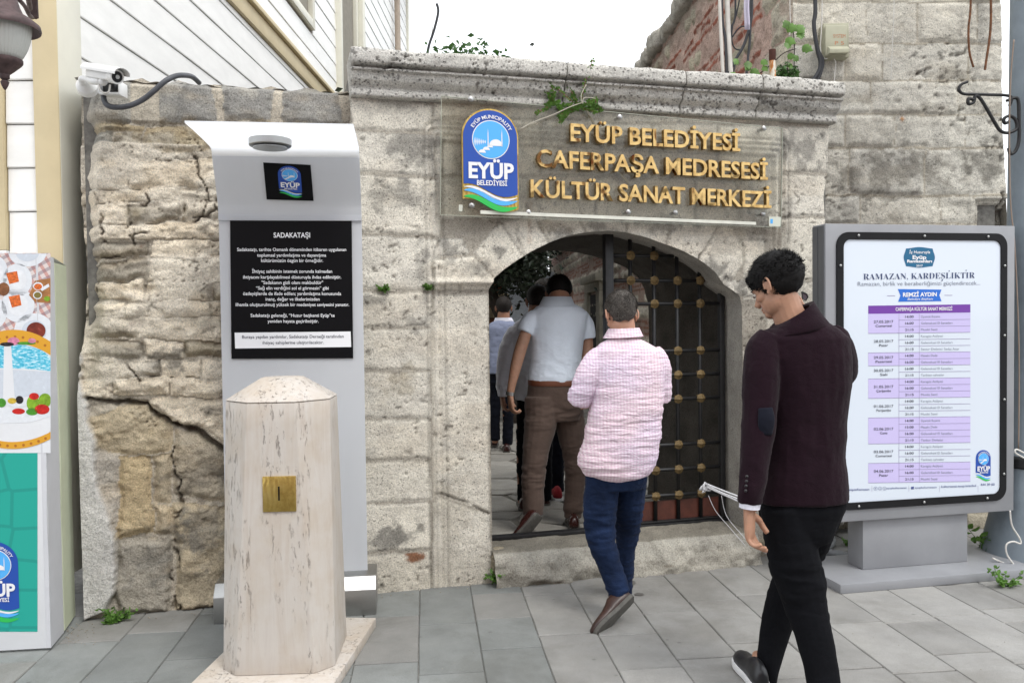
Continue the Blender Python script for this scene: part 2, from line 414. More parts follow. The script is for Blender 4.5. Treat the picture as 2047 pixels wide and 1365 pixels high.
def skirt(pts_front, pts_back, mat, name, parent, tintc=(.36, .34, .3), nseg=8, amp=.012, closed=False, seed=4, tf=None):
    """surface between two world polylines of equal length (reveals, soffits, vaults)"""
    n = len(pts_front); V = []; 
    for j in range(nseg+1):
        t = j/nseg
        for i in range(n): V.append(np.array(pts_front[i])*(1-t)+np.array(pts_back[i])*t)
    V = np.array(V); nz = fbm(V[:, 0]*7+V[:, 1]*5, V[:, 2]*7, V[:, 1]*7, seed=seed, oct=4)
    F = []
    for j in range(nseg):
        for i in range(n if closed else n-1):
            a = j*n+i; b = j*n+(i+1) % n; F.append((a, b, b+n, a+n))
    me = mesh_np(V, F); me.update()
    N = np.zeros(len(V)*3); me.vertices.foreach_get('normal', N); N = N.reshape(-1, 3)
    w_ = np.ones(len(V)); w_[:n] = 0
    V = V + N*(nz*amp*w_)[:, None]; me.vertices.foreach_set('co', V.astype(np.float32).ravel()); me.update()
    c = np.tile(np.array([*tintc, 1.0]), (len(V), 1)); c[:, :3] *= (.85+.3*nz)[:, None]
    if tf is not None: c[:, :3] = tf(V, c[:, :3])
    me.attributes.new('tint', 'FLOAT_COLOR', 'POINT').data.foreach_set('color', c.astype(np.float32).ravel())
    return obj_from(name, me, parent, mat)
def rect(a0, a1, b0, b1): return [(a0, b0), (a1, b0), (a1, b1), (a0, b1)]
def pxrect(pl, x0, x1, y0, y1, d=0): return to_sz(pl, [(x0, y1), (x1, y1), (x1, y0), (x0, y0)], d)

WARM = np.array((.57, .51, .42)); PALE = np.array((.66, .625, .55)); GREY = np.array((.46, .445, .41)); DARK = np.array((.10, .095, .085))
OCH = np.array((.50, .40, .26)); CRUST = np.array((.15, .145, .135))

# ================================================================== GATEWAY
gateway = thing('stone_gateway', W.pt(1.4, 0), 'old pale limestone gateway with low arched doorway under a moulded cornice', 'gateway')
door_px = [(985, 1166), (983, 1000), (980, 800), (978, 640), (977, 578), (985, 560), (991, 553)]
arch_px = [(991, 553), (1008, 538), (1035, 520), (1062, 503), (1100, 484), (1135, 471), (1175, 464), (1215, 461), (1250, 464), (1290, 474), (1330, 488), (1370, 504), (1405, 523), (1430, 543), (1447, 568)]
right_px = [(1450, 590), (1482, 592), (1484, 640), (1487, 800), (1489, 1000), (1491, 1090)]
op = to_sz(W, door_px) + to_sz(W, arch_px)[1:]
rj = [W.sz(x, y) for x, y in right_px]
op_r = rj[1][0]
arch_sz = op + [(rj[1][0]-.01, rj[0][1]-.005), (rj[1][0]+.005, rj[1][1]-.06), (op_r+.01, 1.0), (op_r+.012, .02)]
arch_sz[0] = (arch_sz[0][0], -.05); arch_sz[-1] = (arch_sz[-1][0], -.05)
hole = smooth_contour(arch_sz, .03, closed=False)
SL, SRR = -.075, 2.99
ZTOP = 2.83
outl = [(SL, -.05), (SRR, -.05), (SRR+.0, 1.25), (SRR-.02, 2.1), (SRR-.04, 2.32), (SRR-.01, 2.46), (SRR, ZTOP), (SL, ZTOP)]
reg = []
def blk(x0, x1, y0, y1, **k):
    r = dict(p=pxrect(W, x0, x1, y0, y1)); r.update(k); reg.append(r)
def blp(pts, **k):
    r = dict(p=to_sz(W, pts)); r.update(k); reg.append(r)
ys = [(181, 262), (266, 349), (353, 469), (473, 580), (584, 655), (658, 741), (744, 837), (840, 920), (923, 1004), (1007, 1103), (1107, 1205)]
for i, (y0, y1) in enumerate(ys):
    xr = 861 if i > 3 else (878 if i else 862)
    sl_ = .07 if y1 < 640 else -.05*(y0-640)/500
    blp([(690, y1-2-sl_*80), (xr+3, y1-2+sl_*80), (xr, y0+sl_*80), (690, y0-sl_*80)])
blp([(865, 1032), (979, 1075), (985, 1180), (866, 1200)]); reg[-1]['p'] = to_sz(W, [(866, 1205), (990, 1180), (979, 1032), (868, 988)])
blp([(867, 984), (979, 1028), (976, 588), (862, 588)])
blp([(864, 582), (990, 582), (990, 557), (946, 512), (864, 520)], o=.012, b=.006)     # impost
blp([(866, 516), (940, 508), (925, 478), (880, 476)])
# voussoirs
vs_in = [(991, 553), (1047, 507), (1100, 483), (1175, 463), (1252, 463), (1330, 487), (1392, 516), (1452, 566)]
vs_out = [(947, 506), (1000, 440), (1070, 430), (1160, 436), (1256, 440), (1345, 443), (1440, 450), (1530, 470)]
for i in range(7):
    a, b = vs_in[i], vs_in[i+1]; c, d_ = vs_out[i+1], vs_out[i]
    cx, cy = (a[0]+b[0]+c[0]+d_[0])/4, (a[1]+b[1]+c[1]+d_[1])/4
    q = [(cx+(p[0]-cx)*.985, cy+(p[1]-cy)*.99+(2 if p in (a, b) else 0)) for p in (a, b, c, d_)]
    q[0] = (q[0][0], q[0][1]+6); q[1] = (q[1][0], q[1][1]+6)
    blp(q)
blk(882, 1000, 352, 436); blk(1003, 1190, 352, 432); blk(1193, 1390, 356, 440); blk(1393, 1560, 360, 446)
blk(866, 1080, 240, 349); blk(1083, 1300, 240, 352); blk(1303, 1434, 244, 356); blk(1437, 1560, 250, 358)
blk(866, 1200, 190, 237); blk(1203, 1560, 190, 247)
blk(1564, 1660, 252, 345, b=.004); blk(1564, 1652, 350, 431); blk(1564, 1652, 435, 560); blk(1533, 1652, 563, 700)
blk(1486, 1530, 480, 600); blk(1486, 1652, 703, 890); blk(1488, 1652, 894, 1100)
blp([(1484, 592), (1530, 600), (1530, 560), (1452, 560), (1449, 590)])
def g_tint(S_, Z_, ID, dome):
    rr = np.random.RandomState(5); base = np.array([PALE*(1-a)+GREY*1.15*a for a in rr.uniform(0, .5, len(reg)+1)])*1.08
    C = base[ID]; n = fbm(S_*3, Z_*3, seed=21, oct=5); C = C*(1+.16*n[..., None])
    warm = sstep(.05, .5, fbm(S_*2.1, Z_*5, seed=33))[..., None]; C = C*(1-warm*.45)+WARM*1.05*warm*.45
    n2 = fbm(S_*9, Z_*6, seed=8, oct=6, gain=.65); top = sstep(1.9, 2.75, Z_)
    cr = sstep(.26-.10*top, .55-.10*top, n2)*(.14+.30*top); C = C*(1-cr[..., None])+CRUST*1.3*cr[..., None]
    foot = sstep(.55, .0, Z_+.25*n)*.28; C = C*(1-foot[..., None])+np.array((.33, .28, .21))*foot[..., None]
    C = C*(1-.25*(1-dome)[..., None])
    D = tuple(CRUST)
    C = stains(W, S_, Z_, C, [(820, 300, 55, 40, D, .65), (800, 390, 60, 30, D, .55), (900, 505, 16, 40, D, .6), (845, 520, 14, 34, D, .55), (830, 640, 30, 26, D, .5),
        (810, 760, 30, 30, (.3, .26, .19), .5), (800, 1075, 55, 20, D, .75), (831, 1113, 17, 10, (.23, .10, .05), .95), (745, 600, 22, 10, D, .6), (740, 1175, 26, 8, D, .8),
        (1600, 300, 50, 40, D, .6), (1120, 470, 20, 22, D, .7), (1100, 450, 60, 12, (.3, .26, .2), .5), (1200, 452, 26, 10, D, .6), (965, 535, 22, 20, D, .65), (1330, 455, 60, 14, D, .5),
        (1440, 540, 40, 24, D, .75), (1470, 575, 40, 20, D, .75), (1350, 440, 60, 12, D, .35), (1520, 440, 30, 40, D, .4), (1000, 500, 14, 8, D, .7), (780, 200, 60, 16, D, .5), (1000, 205, 120, 12, D, .45),
        (1250, 215, 140, 16, D, .4), (1090, 380, 70, 30, (.32, .29, .24), .4), (1300, 340, 120, 14, (.22, .2, .17), .6), (1220, 285, 200, 10, (.26, .24, .2), .55), (1480, 470, 10, 60, (.28, .25, .2), .5),
        (940, 700, 30, 140, (.46, .43, .38), .4), (905, 1020, 40, 60, (.4, .36, .29), .4), (1060, 440, 8, 40, (.35, .22, .14), .35), (1575, 480, 12, 120, (.25, .23, .2), .4)])
    return C
frame_px = [(880, 1210), (880, 262), (1562, 292), (1562, 1100)]
frame_l = to_sz(W, frame_px); frame_l[1] = (frame_l[0][0], frame_l[1][1]); frame_l[3] = (frame_l[2][0], -.05); frame_l[1] = (frame_l[1][0], 2.62); frame_l[2] = (frame_l[2][0], 2.62)
crk = [to_sz(W, q) for q in ([(1031, 462), (1047, 510)], [(700, 175), (698, 215), (704, 262)], [(1165, 430), (1150, 395), (1110, 372)], [(880, 986), (930, 1003), (978, 1027)])]
def g_extra(S_, Z_, ID, H, C, dome):
    d, _, _ = dpoly(S_, Z_, frame_l); w1 = .0
    m = sstep(.045, .03, d); H = H + .006*np.cos(np.clip(d/.045, 0, 1)*math.pi*2.5)*m - .003*m
    g = np.exp(-((d-.052)/.008)**2); H = H - .008*g*(Z_ < 2.7); C = C*(1-.25*g[..., None])
    # lunette set back a little inside the frame, above the arch
    ins = (S_ > frame_l[0][0]+.06) & (S_ < frame_l[2][0]-.06) & (Z_ > 2.05) & (Z_ < 2.56); H = H - .012*ins
    for q in crk:
        dq, _, _ = dpoly(S_+fbm(S_*20, Z_*20, seed=77)*.012, Z_, q); k = np.exp(-(dq/.005)**2)*sstep(-.4, .1, fbm(S_*9, Z_*9, seed=78)); H = H - .014*k; C = C*(1-.4*k[..., None])
    # worn pits
    p = fbm(S_*34, Z_*34, seed=55, oct=3); msk = sstep(.0, .4, fbm(S_*2.6, Z_*2.6, seed=66)+.15); k = sstep(.42, .62, p)*msk
    H = H - .010*k; C = C*(1-.4*k[..., None])
    H = H + .028*sstep(.03, .0, np.abs(Z_-1.765)-.0)*((S_ < .74) & (S_ > .36))*1.0
    return H, C, ID
relief(gateway, W, (SL-.02, SRR+.02), (-.06, ZTOP+.01), .0085, smooth_contour(outl, .05), reg, MAT_STONE, holes=[hole], d0=0, joint=.006, warp=.004, bev=.011,
       rough=.0085, rscale=8, offs=.003, tint=g_tint, extra=g_extra, pname='stone_block', seed=11, jtint=(.40, .37, .32))
# reveals: front thickness, then the vault behind it
fr = [W.pt(a, b, -.004) for a, b in hole]; bk = [W.pt(a, b, -.24) for a, b in hole]
skirt(fr, bk, MAT_STONE, 'door_reveal', gateway, (.44, .42, .38), 14, .010)
re_px = [(1297, 1200), (1297, 900), (1297, 607), (1290, 574), (1273, 553), (1251, 535), (1225, 524), (1196, 515), (1150, 504), (1110, 500), (1070, 501), (1030, 508), (995, 520), (965, 540), (945, 570), (938, 607), (938, 900), (938, 1200)]
PB = -1.32
re = [W.sz(x, y, PB) for x, y in re_px]; re = list(reversed(re)); re[0] = (re[0][0], -.05); re[-1] = (re[-1][0], -.05)
def resample(pts, n):
    P = [Vector(p) for p in pts]; L = [0]
    for i in range(1, len(P)): L.append(L[-1]+(P[i]-P[i-1]).length)
    out = []
    for k in range(n):
        t = L[-1]*k/(n-1); i = max(j for j in range(len(L)) if L[j] <= t+1e-9); i = min(i, len(P)-2)
        u = (t-L[i])/max(1e-9, L[i+1]-L[i]); out.append(P[i].lerp(P[i+1], u))
    return out
NR = 90
f2 = resample([(a-.07*(1 if a < 1.4 else -1.6), b+(.07 if b > 1.7 else 0)) for a, b in hole], NR); b2 = resample(re, NR)
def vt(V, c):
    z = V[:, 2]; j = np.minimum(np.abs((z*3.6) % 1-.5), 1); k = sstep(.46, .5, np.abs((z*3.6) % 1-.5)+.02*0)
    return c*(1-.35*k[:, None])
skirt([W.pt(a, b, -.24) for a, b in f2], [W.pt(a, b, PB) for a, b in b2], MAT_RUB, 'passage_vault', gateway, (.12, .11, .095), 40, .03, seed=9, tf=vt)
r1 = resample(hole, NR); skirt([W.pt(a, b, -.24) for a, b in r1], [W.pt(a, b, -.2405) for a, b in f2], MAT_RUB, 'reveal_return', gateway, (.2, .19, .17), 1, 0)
ob = []
for a, b in b2:
    c = Vector((1.15, 1.0)); d_ = (Vector((a, b))-c); k = 9
    t = min((2.9-c.y)/d_.y if d_.y > 0 else k, (3.1-c.x)/d_.x if d_.x > 0 else k, (-.9-c.x)/d_.x if d_.x < 0 else k, 9)
    q = c + d_*t; ob.append((q.x, max(-.05, q.y)))
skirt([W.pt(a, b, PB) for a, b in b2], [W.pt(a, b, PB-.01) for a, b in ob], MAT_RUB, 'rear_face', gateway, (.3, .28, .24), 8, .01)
mb = MB().pbox(W, SL+.01, SRR, 2.80, 2.98, PB, -.03); mb.build('wall_top', MAT_JOINT, gateway)  # unseen slab added over the passage so no light leaks in
mb = MB().pbox(W, SRR-.35, SRR-.006, -.05, 2.82, -.6, -.03); mb.build('wall_core', MAT_JOINT, gateway)
mb = MB().pbox(W, SL+.006, SL+.3, -.05, 2.82, PB, -.03); mb.build('wall_core', MAT_JOINT, gateway)

# cornice: moulded blocks
def cornice(s0, s1, seed):
    prof = [(-.05, 2.79), (.034, 2.79), (.050, 2.795), (.052, 2.826), (.040, 2.832), (.041, 2.842), (.056, 2.852), (.082, 2.872), (.090, 2.898), (.092, 2.915), (.112, 2.918), (.114, 2.930), (.088, 2.934), (.087, 2.942),
            (.128, 2.948), (.137, 2.956), (.139, 2.985), (.137, 3.015), (.128, 3.032), (.10, 3.038), (.0, 3.042), (-.25, 3.04)]
    P = resample(prof, 96); n = int((s1-s0)/.009); ss = np.linspace(s0, s1, n)
    V = []; 
    for i, s in enumerate(ss):
        e = min(s-s0, s1-s)
        for p in P: V.append((s, p.x, p.y))
    V = np.array(V); m = len(P)
    nn = fbm(V[:, 0]*11, V[:, 2]*11+V[:, 1]*9, seed=seed, oct=5, gain=.6); big = fbm(V[:, 0]*3, V[:, 2]*6, seed=seed+3)
    pit = sstep(.38, .6, fbm(V[:, 0]*30, V[:, 2]*34, seed=70, oct=3))*sstep(-.1, .3, fbm(V[:, 0]*3, V[:, 2]*5, seed=71)); e = np.minimum(V[:, 0]-s0, s1-V[:, 0])
    outw = sstep(-.1, .03, V[:, 1]); D = V[:, 1]+(nn*.0055+big*.003-pit*.015-.010*sstep(.012, 0, e))*outw
    Zq = V[:, 2]+(nn*.006+big*.006+.010*fbm(V[:, 0]*1.3, V[:, 0]*0, seed=5))*sstep(2.95, 3.04, V[:, 2])
    P3 = np.array(W.o)[None]+V[:, :1]*np.array(W.u)+Zq[:, None]*np.array(W.v)+D[:, None]*np.array(W.n)
    F = [(i*m+j, (i+1)*m+j, (i+1)*m+j+1, i*m+j+1) for i in range(n-1) for j in range(m-1)]
    me = mesh_np(P3, F)
    bm = bmesh.new(); bm.from_mesh(me); bm.verts.ensure_lookup_table()
    for i in (0, n-1):
        f = bm.faces.new([bm.verts[i*m+j] for j in (range(m) if i else reversed(range(m)))]); f.smooth = False
    bmesh.ops.recalc_face_normals(bm, faces=bm.faces); bm.to_mesh(me); bm.free()
    base = np.array((.62, .605, .57)); n2 = fbm(V[:, 0]*5, V[:, 2]*16, seed=seed+8, oct=6, gain=.65)
    groove = np.exp(-((V[:, 2]-2.938)/.010)**2)+np.exp(-((V[:, 2]-2.838)/.010)**2)+.6*np.exp(-((V[:, 2]-2.89)/.022)**2)
    dk = np.clip(sstep(.10, .6, n2)*.38+groove*.36*(.7+n2)+.5*pit, 0, .85)
    C = base*(1-dk[:, None])+CRUST*.9*dk[:, None]; C = C*(1+.1*nn[:, None])
    me.attributes.new('tint', 'FLOAT_COLOR', 'POINT').data.foreach_set('color', np.concatenate([C, np.ones((len(C), 1))], 1).astype(np.float32).ravel())
    o = obj_from('cornice_stone', me, gateway, MAT_CORN)
sj = [-.075]+[W.sz(x, 150, .12)[0] for x in (1133, 1371, 1524)]+[W.sz(1690, 200, .12)[0]]
for i in range(4): cornice(sj[i]+(.003 if i else 0), sj[i+1]-.003, 40+i*7)

# threshold step
def lump(name, parent, base, ax, ay, az, mat, tintc, cells=14, amp=.02, seed=1, rad=.3, tf=None):
    """rounded worn stone block spanned by three edge vectors"""
    bm = bmesh.new(); bmesh.ops.create_cube(bm, size=1); 
    k = [max(1, int(v.length*100/cells*1.0)) for v in map(Vector, (ax, ay, az))]
    bmesh.ops.subdivide_edges(bm, edges=bm.edges[:], cuts=max(3, min(26, max(k))), use_grid_fill=True)
    V = np.array([v.co[:] for v in bm.verts]); me = bpy.data.meshes.new('m')
    L = np.array([Vector(ax).length, Vector(ay).length, Vector(az).length]); r = rad*L.min()
    Q = V*L; inner = L/2-r; c = np.clip(Q, -inner, inner); dd = Q-c; ln = np.linalg.norm(dd, axis=1, keepdims=True)+1e-9; Q = c+dd/ln*np.minimum(ln, r)
    Q = Q/L+.5
    P = np.array(base)+Q[:, :1]*np.array(ax)+Q[:, 1:2]*np.array(ay)+Q[:, 2:]*np.array(az)
    bm.to_mesh(me); bm.free()
    me.vertices.foreach_set('co', P.astype(np.float32).ravel()); me.update()
    N = np.zeros(len(P)*3); me.vertices.foreach_get('normal', N); N = N.reshape(-1, 3)
    nn = fbm(P[:, 0]*9, P[:, 1]*9, P[:, 2]*9, seed=seed, oct=4); P = P+N*(nn*amp)[:, None]
    me.vertices.foreach_set('co', P.astype(np.float32).ravel()); me.polygons.foreach_set('use_smooth', [True]*len(me.polygons)); me.update()
    n2 = fbm(P[:, 0]*4, P[:, 1]*4, P[:, 2]*10, seed=seed+3, oct=5); C = np.array(tintc)*(1+.3*n2[:, None])
    if tf is not None: C = tf(P, C, n2)
    me.attributes.new('tint', 'FLOAT_COLOR', 'POINT').data.foreach_set('color', np.concatenate([C, np.ones((len(C), 1))], 1).astype(np.float32).ravel())
    return obj_from(name, me, parent, mat)
def thr_relief():
    # front face and tread of the step as one bent sheet
    s0, s1 = W.sz(983, 1130)[0], W.sz(1500, 1090)[0]; ns = int((s1-s0)/.011)
    prof = resample([(.115, -.03), (.115, .05), (.10, .13), (.08, .17), (.04, .19), (-.06, .2), (-.12, .205), (-.3, .20)], 40)
    V = np.array([(s, p.x, p.y) for s in np.linspace(s0, s1, ns) for p in prof]); m = len(prof)
    nn = fbm(V[:, 0]*9, V[:, 2]*12+V[:, 1]*10, seed=91, oct=6, gain=.6); big = fbm(V[:, 0]*2.2, V[:, 2]*3, seed=92); low = sstep(.12, .07, V[:, 2])
    lay = sstep(.25, .5, fbm(V[:, 0]*3, V[:, 2]*26, seed=93, oct=3))*low
    D = V[:, 1]+nn*.045*(V[:, 2] < .185)+big*.04*(V[:, 2] < .19)-.018*lay+.02*low*(V[:, 0]/2.5)
    Zq = V[:, 2]+nn*.012+big*.012*(V[:, 2] > .1)
    P3 = np.array(W.o)[None]+V[:, :1]*np.array(W.u)+Zq[:, None]*np.array(W.v)+D[:, None]*np.array(W.n)
    F = [(i*m+j, (i+1)*m+j, (i+1)*m+j+1, i*m+j+1) for i in range(ns-1) for j in range(m-1)]; me = mesh_np(P3, F)
    C = np.where((V[:, 2] > .185)[:, None], np.array((.27, .25, .21)), np.array((.46, .44, .39)))*(1+.3*nn[:, None])
    k = (lay*.7+low*.18)[:, None]; C = C*(1-k)+np.array((.2, .17, .13))*k
    me.attributes.new('tint', 'FLOAT_COLOR', 'POINT').data.foreach_set('color', np.concatenate([C, np.ones((len(C), 1))], 1).astype(np.float32).ravel())
    obj_from('threshold_step', me, gateway, MAT_RUB)
thr_relief()
for i, (px, py, w_, d_, h_) in enumerate([(1447, 1093, .20, .18, .17), (1487, 1098, .13, .15, .13), (1518, 1100, .14, .16, .14), (1492, 1112, .10, .1, .07), (995, 1150, .12, .11, .22), (1540, 1085, .12, .1, .1)]):
    p = gnd(px, py+ (15 if i != 4 else 14), 0)
    lump('loose_stone', gateway, p-W.u*w_/2-Vector((0, 0, .02)), W.u*w_+Vector((0, 0, .03*(i % 3-1))), -W.n*d_, Vector((.01, 0, h_)), MAT_RUB, (.40, .35, .26), 5, .022, 100+i, .45)

# ================================================================== RUBBLE WALL on the left
rubble = thing('rubble_wall', W.pt(-.8, 0, -.05), 'crumbling rubble and plaster wall with a long crack, left of the gateway', 'wall')
RD = -.045; rr_ = random.Random(3); regr = []
def rb(x0, x1, y0, y1, **k): regr.append(dict(p=pxrect(W, x0, x1, y0, y1, RD), **k))
def rp(pts, **k): regr.append(dict(p=to_sz(W, pts, RD), **k))
GREYB = (.33, .335, .335); PL = (.76, .70, .60)
for x0, x1, y0, y1 in ((160, 262, 150, 238), (318, 428, 160, 244), (444, 545, 164, 244), (566, 684, 172, 250)): rb(x0, x1, y0, y1, c=GREYB, o=.004, r=.7, j=.012, n='grey_block')
rb(172, 222, 262, 312, c=(.30, .31, .305), o=.012, n='grey_block')
rb(165, 290, 242, 262, c=(.45, .40, .3)); rb(294, 470, 248, 300, c=(.46, .41, .31)); rb(474, 700, 256, 320, c=(.42, .40, .36)); rb(226, 290, 266, 318, c=(.47, .45, .40), r=1.6)
rows = [(318, 372), (376, 400), (404, 446), (450, 482), (487, 520), (524, 560), (564, 600), (605, 632), (637, 680), (684, 720), (724, 758), (761, 795)]
for i, (y0, y1) in enumerate(rows):
    x = 146+rr_.uniform(-10, 5)
    while x < 705:
        wd = rr_.uniform(60, 175)*(1 if y1-y0 > 30 else 1.25); x1 = min(x+wd, 712)
        if 712-x1 < 40: x1 = 712
        k = rr_.random(); c = PL if k < .6 else ((.44, .40, .32) if k < .8 else (.36, .34, .30))
        j = rr_.uniform(-3, 3)
        rp([(x+2, y1+j), (x1-2, y1+rr_.uniform(-4, 4)), (x1-2+rr_.uniform(-6, 6), y0+rr_.uniform(-4, 4)), (x+2+rr_.uniform(-6, 6), y0+j)], c=c, o=rr_.uniform(-.012, .022) if k > .55 else rr_.uniform(-.003, .008), b=rr_.uniform(0, .02) if k > .6 else .003, r=rr_.uniform(.7, 1.7), j=.03 if k > .6 else .006)
        x = x1+1
rp([(168, 840), (262, 806), (298, 818), (340, 848), (345, 905), (205, 905), (180, 880)], c=(.53, .47, .36), o=-.01)
rp([(300, 812), (342, 842), (400, 858), (446, 890), (720, 900), (720, 798), (310, 798)], c=PL, o=.012)
rp([(345, 850), (398, 866), (450, 900), (720, 906), (720, 1000), (470, 1000), (350, 990)], c=(.46, .42, .35), o=0, r=1.6)
rb(200, 302, 908, 1074, c=(.55, .46, .31), o=.004, r=.5); rb(306, 346, 908, 1010, c=(.48, .43, .34)); rb(304, 350, 1013, 1074, c=(.5, .44, .34))
rb(232, 342, 1080, 1232, c=(.40, .385, .35), o=.01, r=1.2); rb(348, 470, 1006, 1222, c=(.44, .395, .31), o=.014, r=1.5); rb(474, 720, 1006, 1215, c=(.4, .37, .31))
rb(146, 230, 905, 1245, c=(.5, .48, .45))
crack = to_sz(W, [(150, 780), (175, 797), (215, 802), (262, 803), (290, 806), (300, 820), (342, 846), (380, 856), (400, 866), (425, 884), (448, 897)], RD)
cr2 = [to_sz(W, q, RD) for q in ([(300, 530), (280, 500), (262, 478)], [(162, 372), (195, 388), (205, 420), (207, 470)], [(150, 520), (200, 505), (262, 520), (275, 478), (300, 470)], [(392, 312), (398, 350), (420, 400), (398, 440)],
        [(395, 430), (440, 418), (442, 385), (470, 360)], [(250, 450), (290, 395)], [(560, 420), (500, 430), (440, 420)], [(190, 560), (155, 640), (160, 700)], [(280, 770), (240, 720), (210, 690)], [(345, 905), (352, 1000), (350, 1220)])]
plaster = to_sz(W, [(140, 690), (163, 706), (162, 760), (176, 800), (182, 850), (196, 880), (192, 930), (206, 985), (216, 1010), (234, 1075), (238, 1130), (234, 1175), (214, 1222), (190, 1230), (140, 1250)], RD)
def r_tint(S_, Z_, ID, dome):
    base = np.array([r['c'] for r in regr]+[(.46, .42, .34)]); C = base[ID]*1.0
    n = fbm(S_*4, Z_*7, seed=121, oct=5); C = C*(1+.2*n[..., None])
    ex = sstep(.16, .5, fbm(S_*4, Z_*9, seed=130, oct=5, gain=.6)); C = C*(1-.4*ex[..., None])+np.array((.26, .24, .2))*.4*ex[..., None]
    oc = sstep(.1, .5, fbm(S_*3, Z_*9, seed=131, oct=4)); C = C*(1-.22*oc[..., None])+OCH*1.1*.22*oc[..., None]
    C = C*np.array((1.07, 1.03, .97)); bm_ = sstep(.05, .35, fbm(S_*5, Z_*6, seed=133, oct=5, gain=.6))[..., None]*(Z_ > 2.3)[..., None]; C = C*(1-.5*bm_)+np.array((.52, .49, .43))*.5*bm_
    return stains(W, S_, Z_, C, [(270, 425, 22, 22, (.24, .2, .13), .9), (440, 400, 20, 35, (.2, .19, .17), .8), (250, 645, 90, 18, (.16, .14, .11), .7), (400, 575, 40, 22, (.2, .18, .15), .7), (330, 720, 40, 20, (.17, .16, .14), .8),
        (190, 725, 30, 26, (.24, .2, .16), .7), (300, 610, 40, 12, (.15, .13, .11), .7), (270, 655, 16, 14, (.14, .08, .06), .8), (440, 640, 50, 22, (.27, .25, .2), .5), (330, 1110, 60, 60, (.22, .215, .2), .5), (410, 1060, 40, 50, (.2, .19, .17), .6),
        (380, 960, 60, 40, (.2, .18, .15), .55), (280, 490, 10, 8, (.12, .07, .05), .8), (200, 575, 60, 14, OCH*.8, .6), (330, 870, 30, 10, OCH*.8, .7), (330, 260, 90, 18, (.36, .28, .17), .6), (600, 255, 90, 10, (.5, .4, .25), .6), (420, 820, 12, 8, (.15, .14, .12), .7),
        (430, 480, 60, 20, (.25, .22, .18), .6), (660, 500, 40, 200, (.4, .37, .31), .5)], seed=140, d=RD)
def r_extra(S_, Z_, ID, H, C, dome):
    q = sstep(.0, .35, fbm(S_*6, Z_*10, seed=151, oct=5, gain=.6)); body = (Z_ < 2.62) & (Z_ > .35)
    cov = sstep(-.28, .12, fbm(S_*3.1, Z_*5.5, seed=155, oct=4))*(Z_ > 1.05)*(Z_ < 2.5)        # plaster still bridging the joints
    H = H*(1-.75*cov)+(RD+.012+.006*fbm(S_*12, Z_*12, seed=156))*.75*cov
    pc = np.array(PL)*1.03*(1+.12*fbm(S_*8, Z_*8, seed=157))[..., None]; C = C*(1-.8*cov[..., None])+pc*.8*cov[..., None]
    H = H-.016*q*body*(1-.7*cov)+.008*fbm(S_*22, Z_*30, seed=152, oct=4)*body
    e1 = np.abs(fbm(S_*5, Z_*9, seed=158, oct=4)); ce = sstep(.018, .0, e1)*(Z_ < 2.6)*(Z_ > 1.0)*sstep(-.1, .3, fbm(S_*3, Z_*3, seed=159)); H = H-.014*ce; C = C*(1-.35*ce[..., None])
    ws = S_+.012*fbm(S_*25, Z_*25, seed=160); wz = Z_+.012*fbm(S_*25, Z_*25, seed=161)
    d, _, _ = dpoly(ws, wz, crack); wd = .005+.009*sstep(-.1, .3, fbm(S_*7, Z_*7, seed=162)); k = sstep(wd+.006, wd-.004, d); H = H-.055*k; C = C*(1-.5*k[..., None])
    up = sstep(.10, .0, d)*(wz > np.interp(S_, [p[0] for p in crack], [p[1] for p in crack])); H = H+.012*up
    for c_ in cr2:
        d, _, _ = dpoly(S_+.05*fbm(S_*11, Z_*11, seed=163), Z_+.05*fbm(S_*11, Z_*11, seed=164), c_); k = sstep(.008, .001, d)*sstep(-.35, 0, fbm(S_*6, Z_*6, seed=165)); H = H-.03*k; C = C*(1-.45*k[..., None])
    ip = inpoly(ws, wz, plaster); dp, _, _ = dpoly(ws, wz, plaster, True); k = ip*sstep(.0, .012, dp)
    H = H*(1-k)+(RD+.05+.010*fbm(S_*6, Z_*3, seed=170)+.004*fbm(S_*30, Z_*30, seed=171))*k
    pc = np.array((.70, .69, .67))*(1+.1*fbm(S_*6, Z_*6, seed=172)-.15*sstep(.25, .5, fbm(S_*12, Z_*5, seed=173)))[..., None]; C = C*(1-k[..., None])+pc*k[..., None]
    left = sstep(-1.36, -1.46, S_+.03*fbm(Z_*9, Z_*0, seed=180)); H = H-.14*left*sstep(1.15, 1.6, Z_+.12*fbm(S_*8, Z_*8, seed=182))
    tp = sstep(.035, 0, 2.84+.012*fbm(S_*6, S_*0, seed=181)-Z_); H = H-.05*tp
    return H, C, ID
topc = [(-1.475, 2.84)]+[(-1.46+i*.06, 2.842+.012*math.sin(i*1.7)+.008*math.sin(i*4.1)) for i in range(0, 24)]+[(-.07, 2.84)]
outr = [(-.07, -.05), (-.07, 2.84)]+list(reversed(topc))[1:]+[(-1.49, 2.2), (-1.47, 1.9), (-1.49, 1.2), (-1.485, -.05)]
relief(rubble, W, (-1.52, -.05), (-.06, 2.9), .0078, outr, regr, MAT_RUB, d0=RD, joint=.02, warp=.016, wscale=6, bev=.03, rough=.018, rscale=8, tint=r_tint, extra=r_extra, seed=201, jtint=(.54, .49, .41), rnd=rr_)
tp = [(W.pt(a, b, RD-.05)) for a, b in [(-1.49+i*.02, 2.835+.006*math.sin(i)) for i in range(72)]]
skirt(tp, [p-W.n*.45+Vector((0, 0, .01)) for p in tp], MAT_RUB, 'wall_top', rubble, (.4, .38, .34), 16, .02)
MB().pbox(W, -1.46, -.08, -.05, 2.8, -.55, -.16).build('wall_core', MAT_JOINT, rubble)

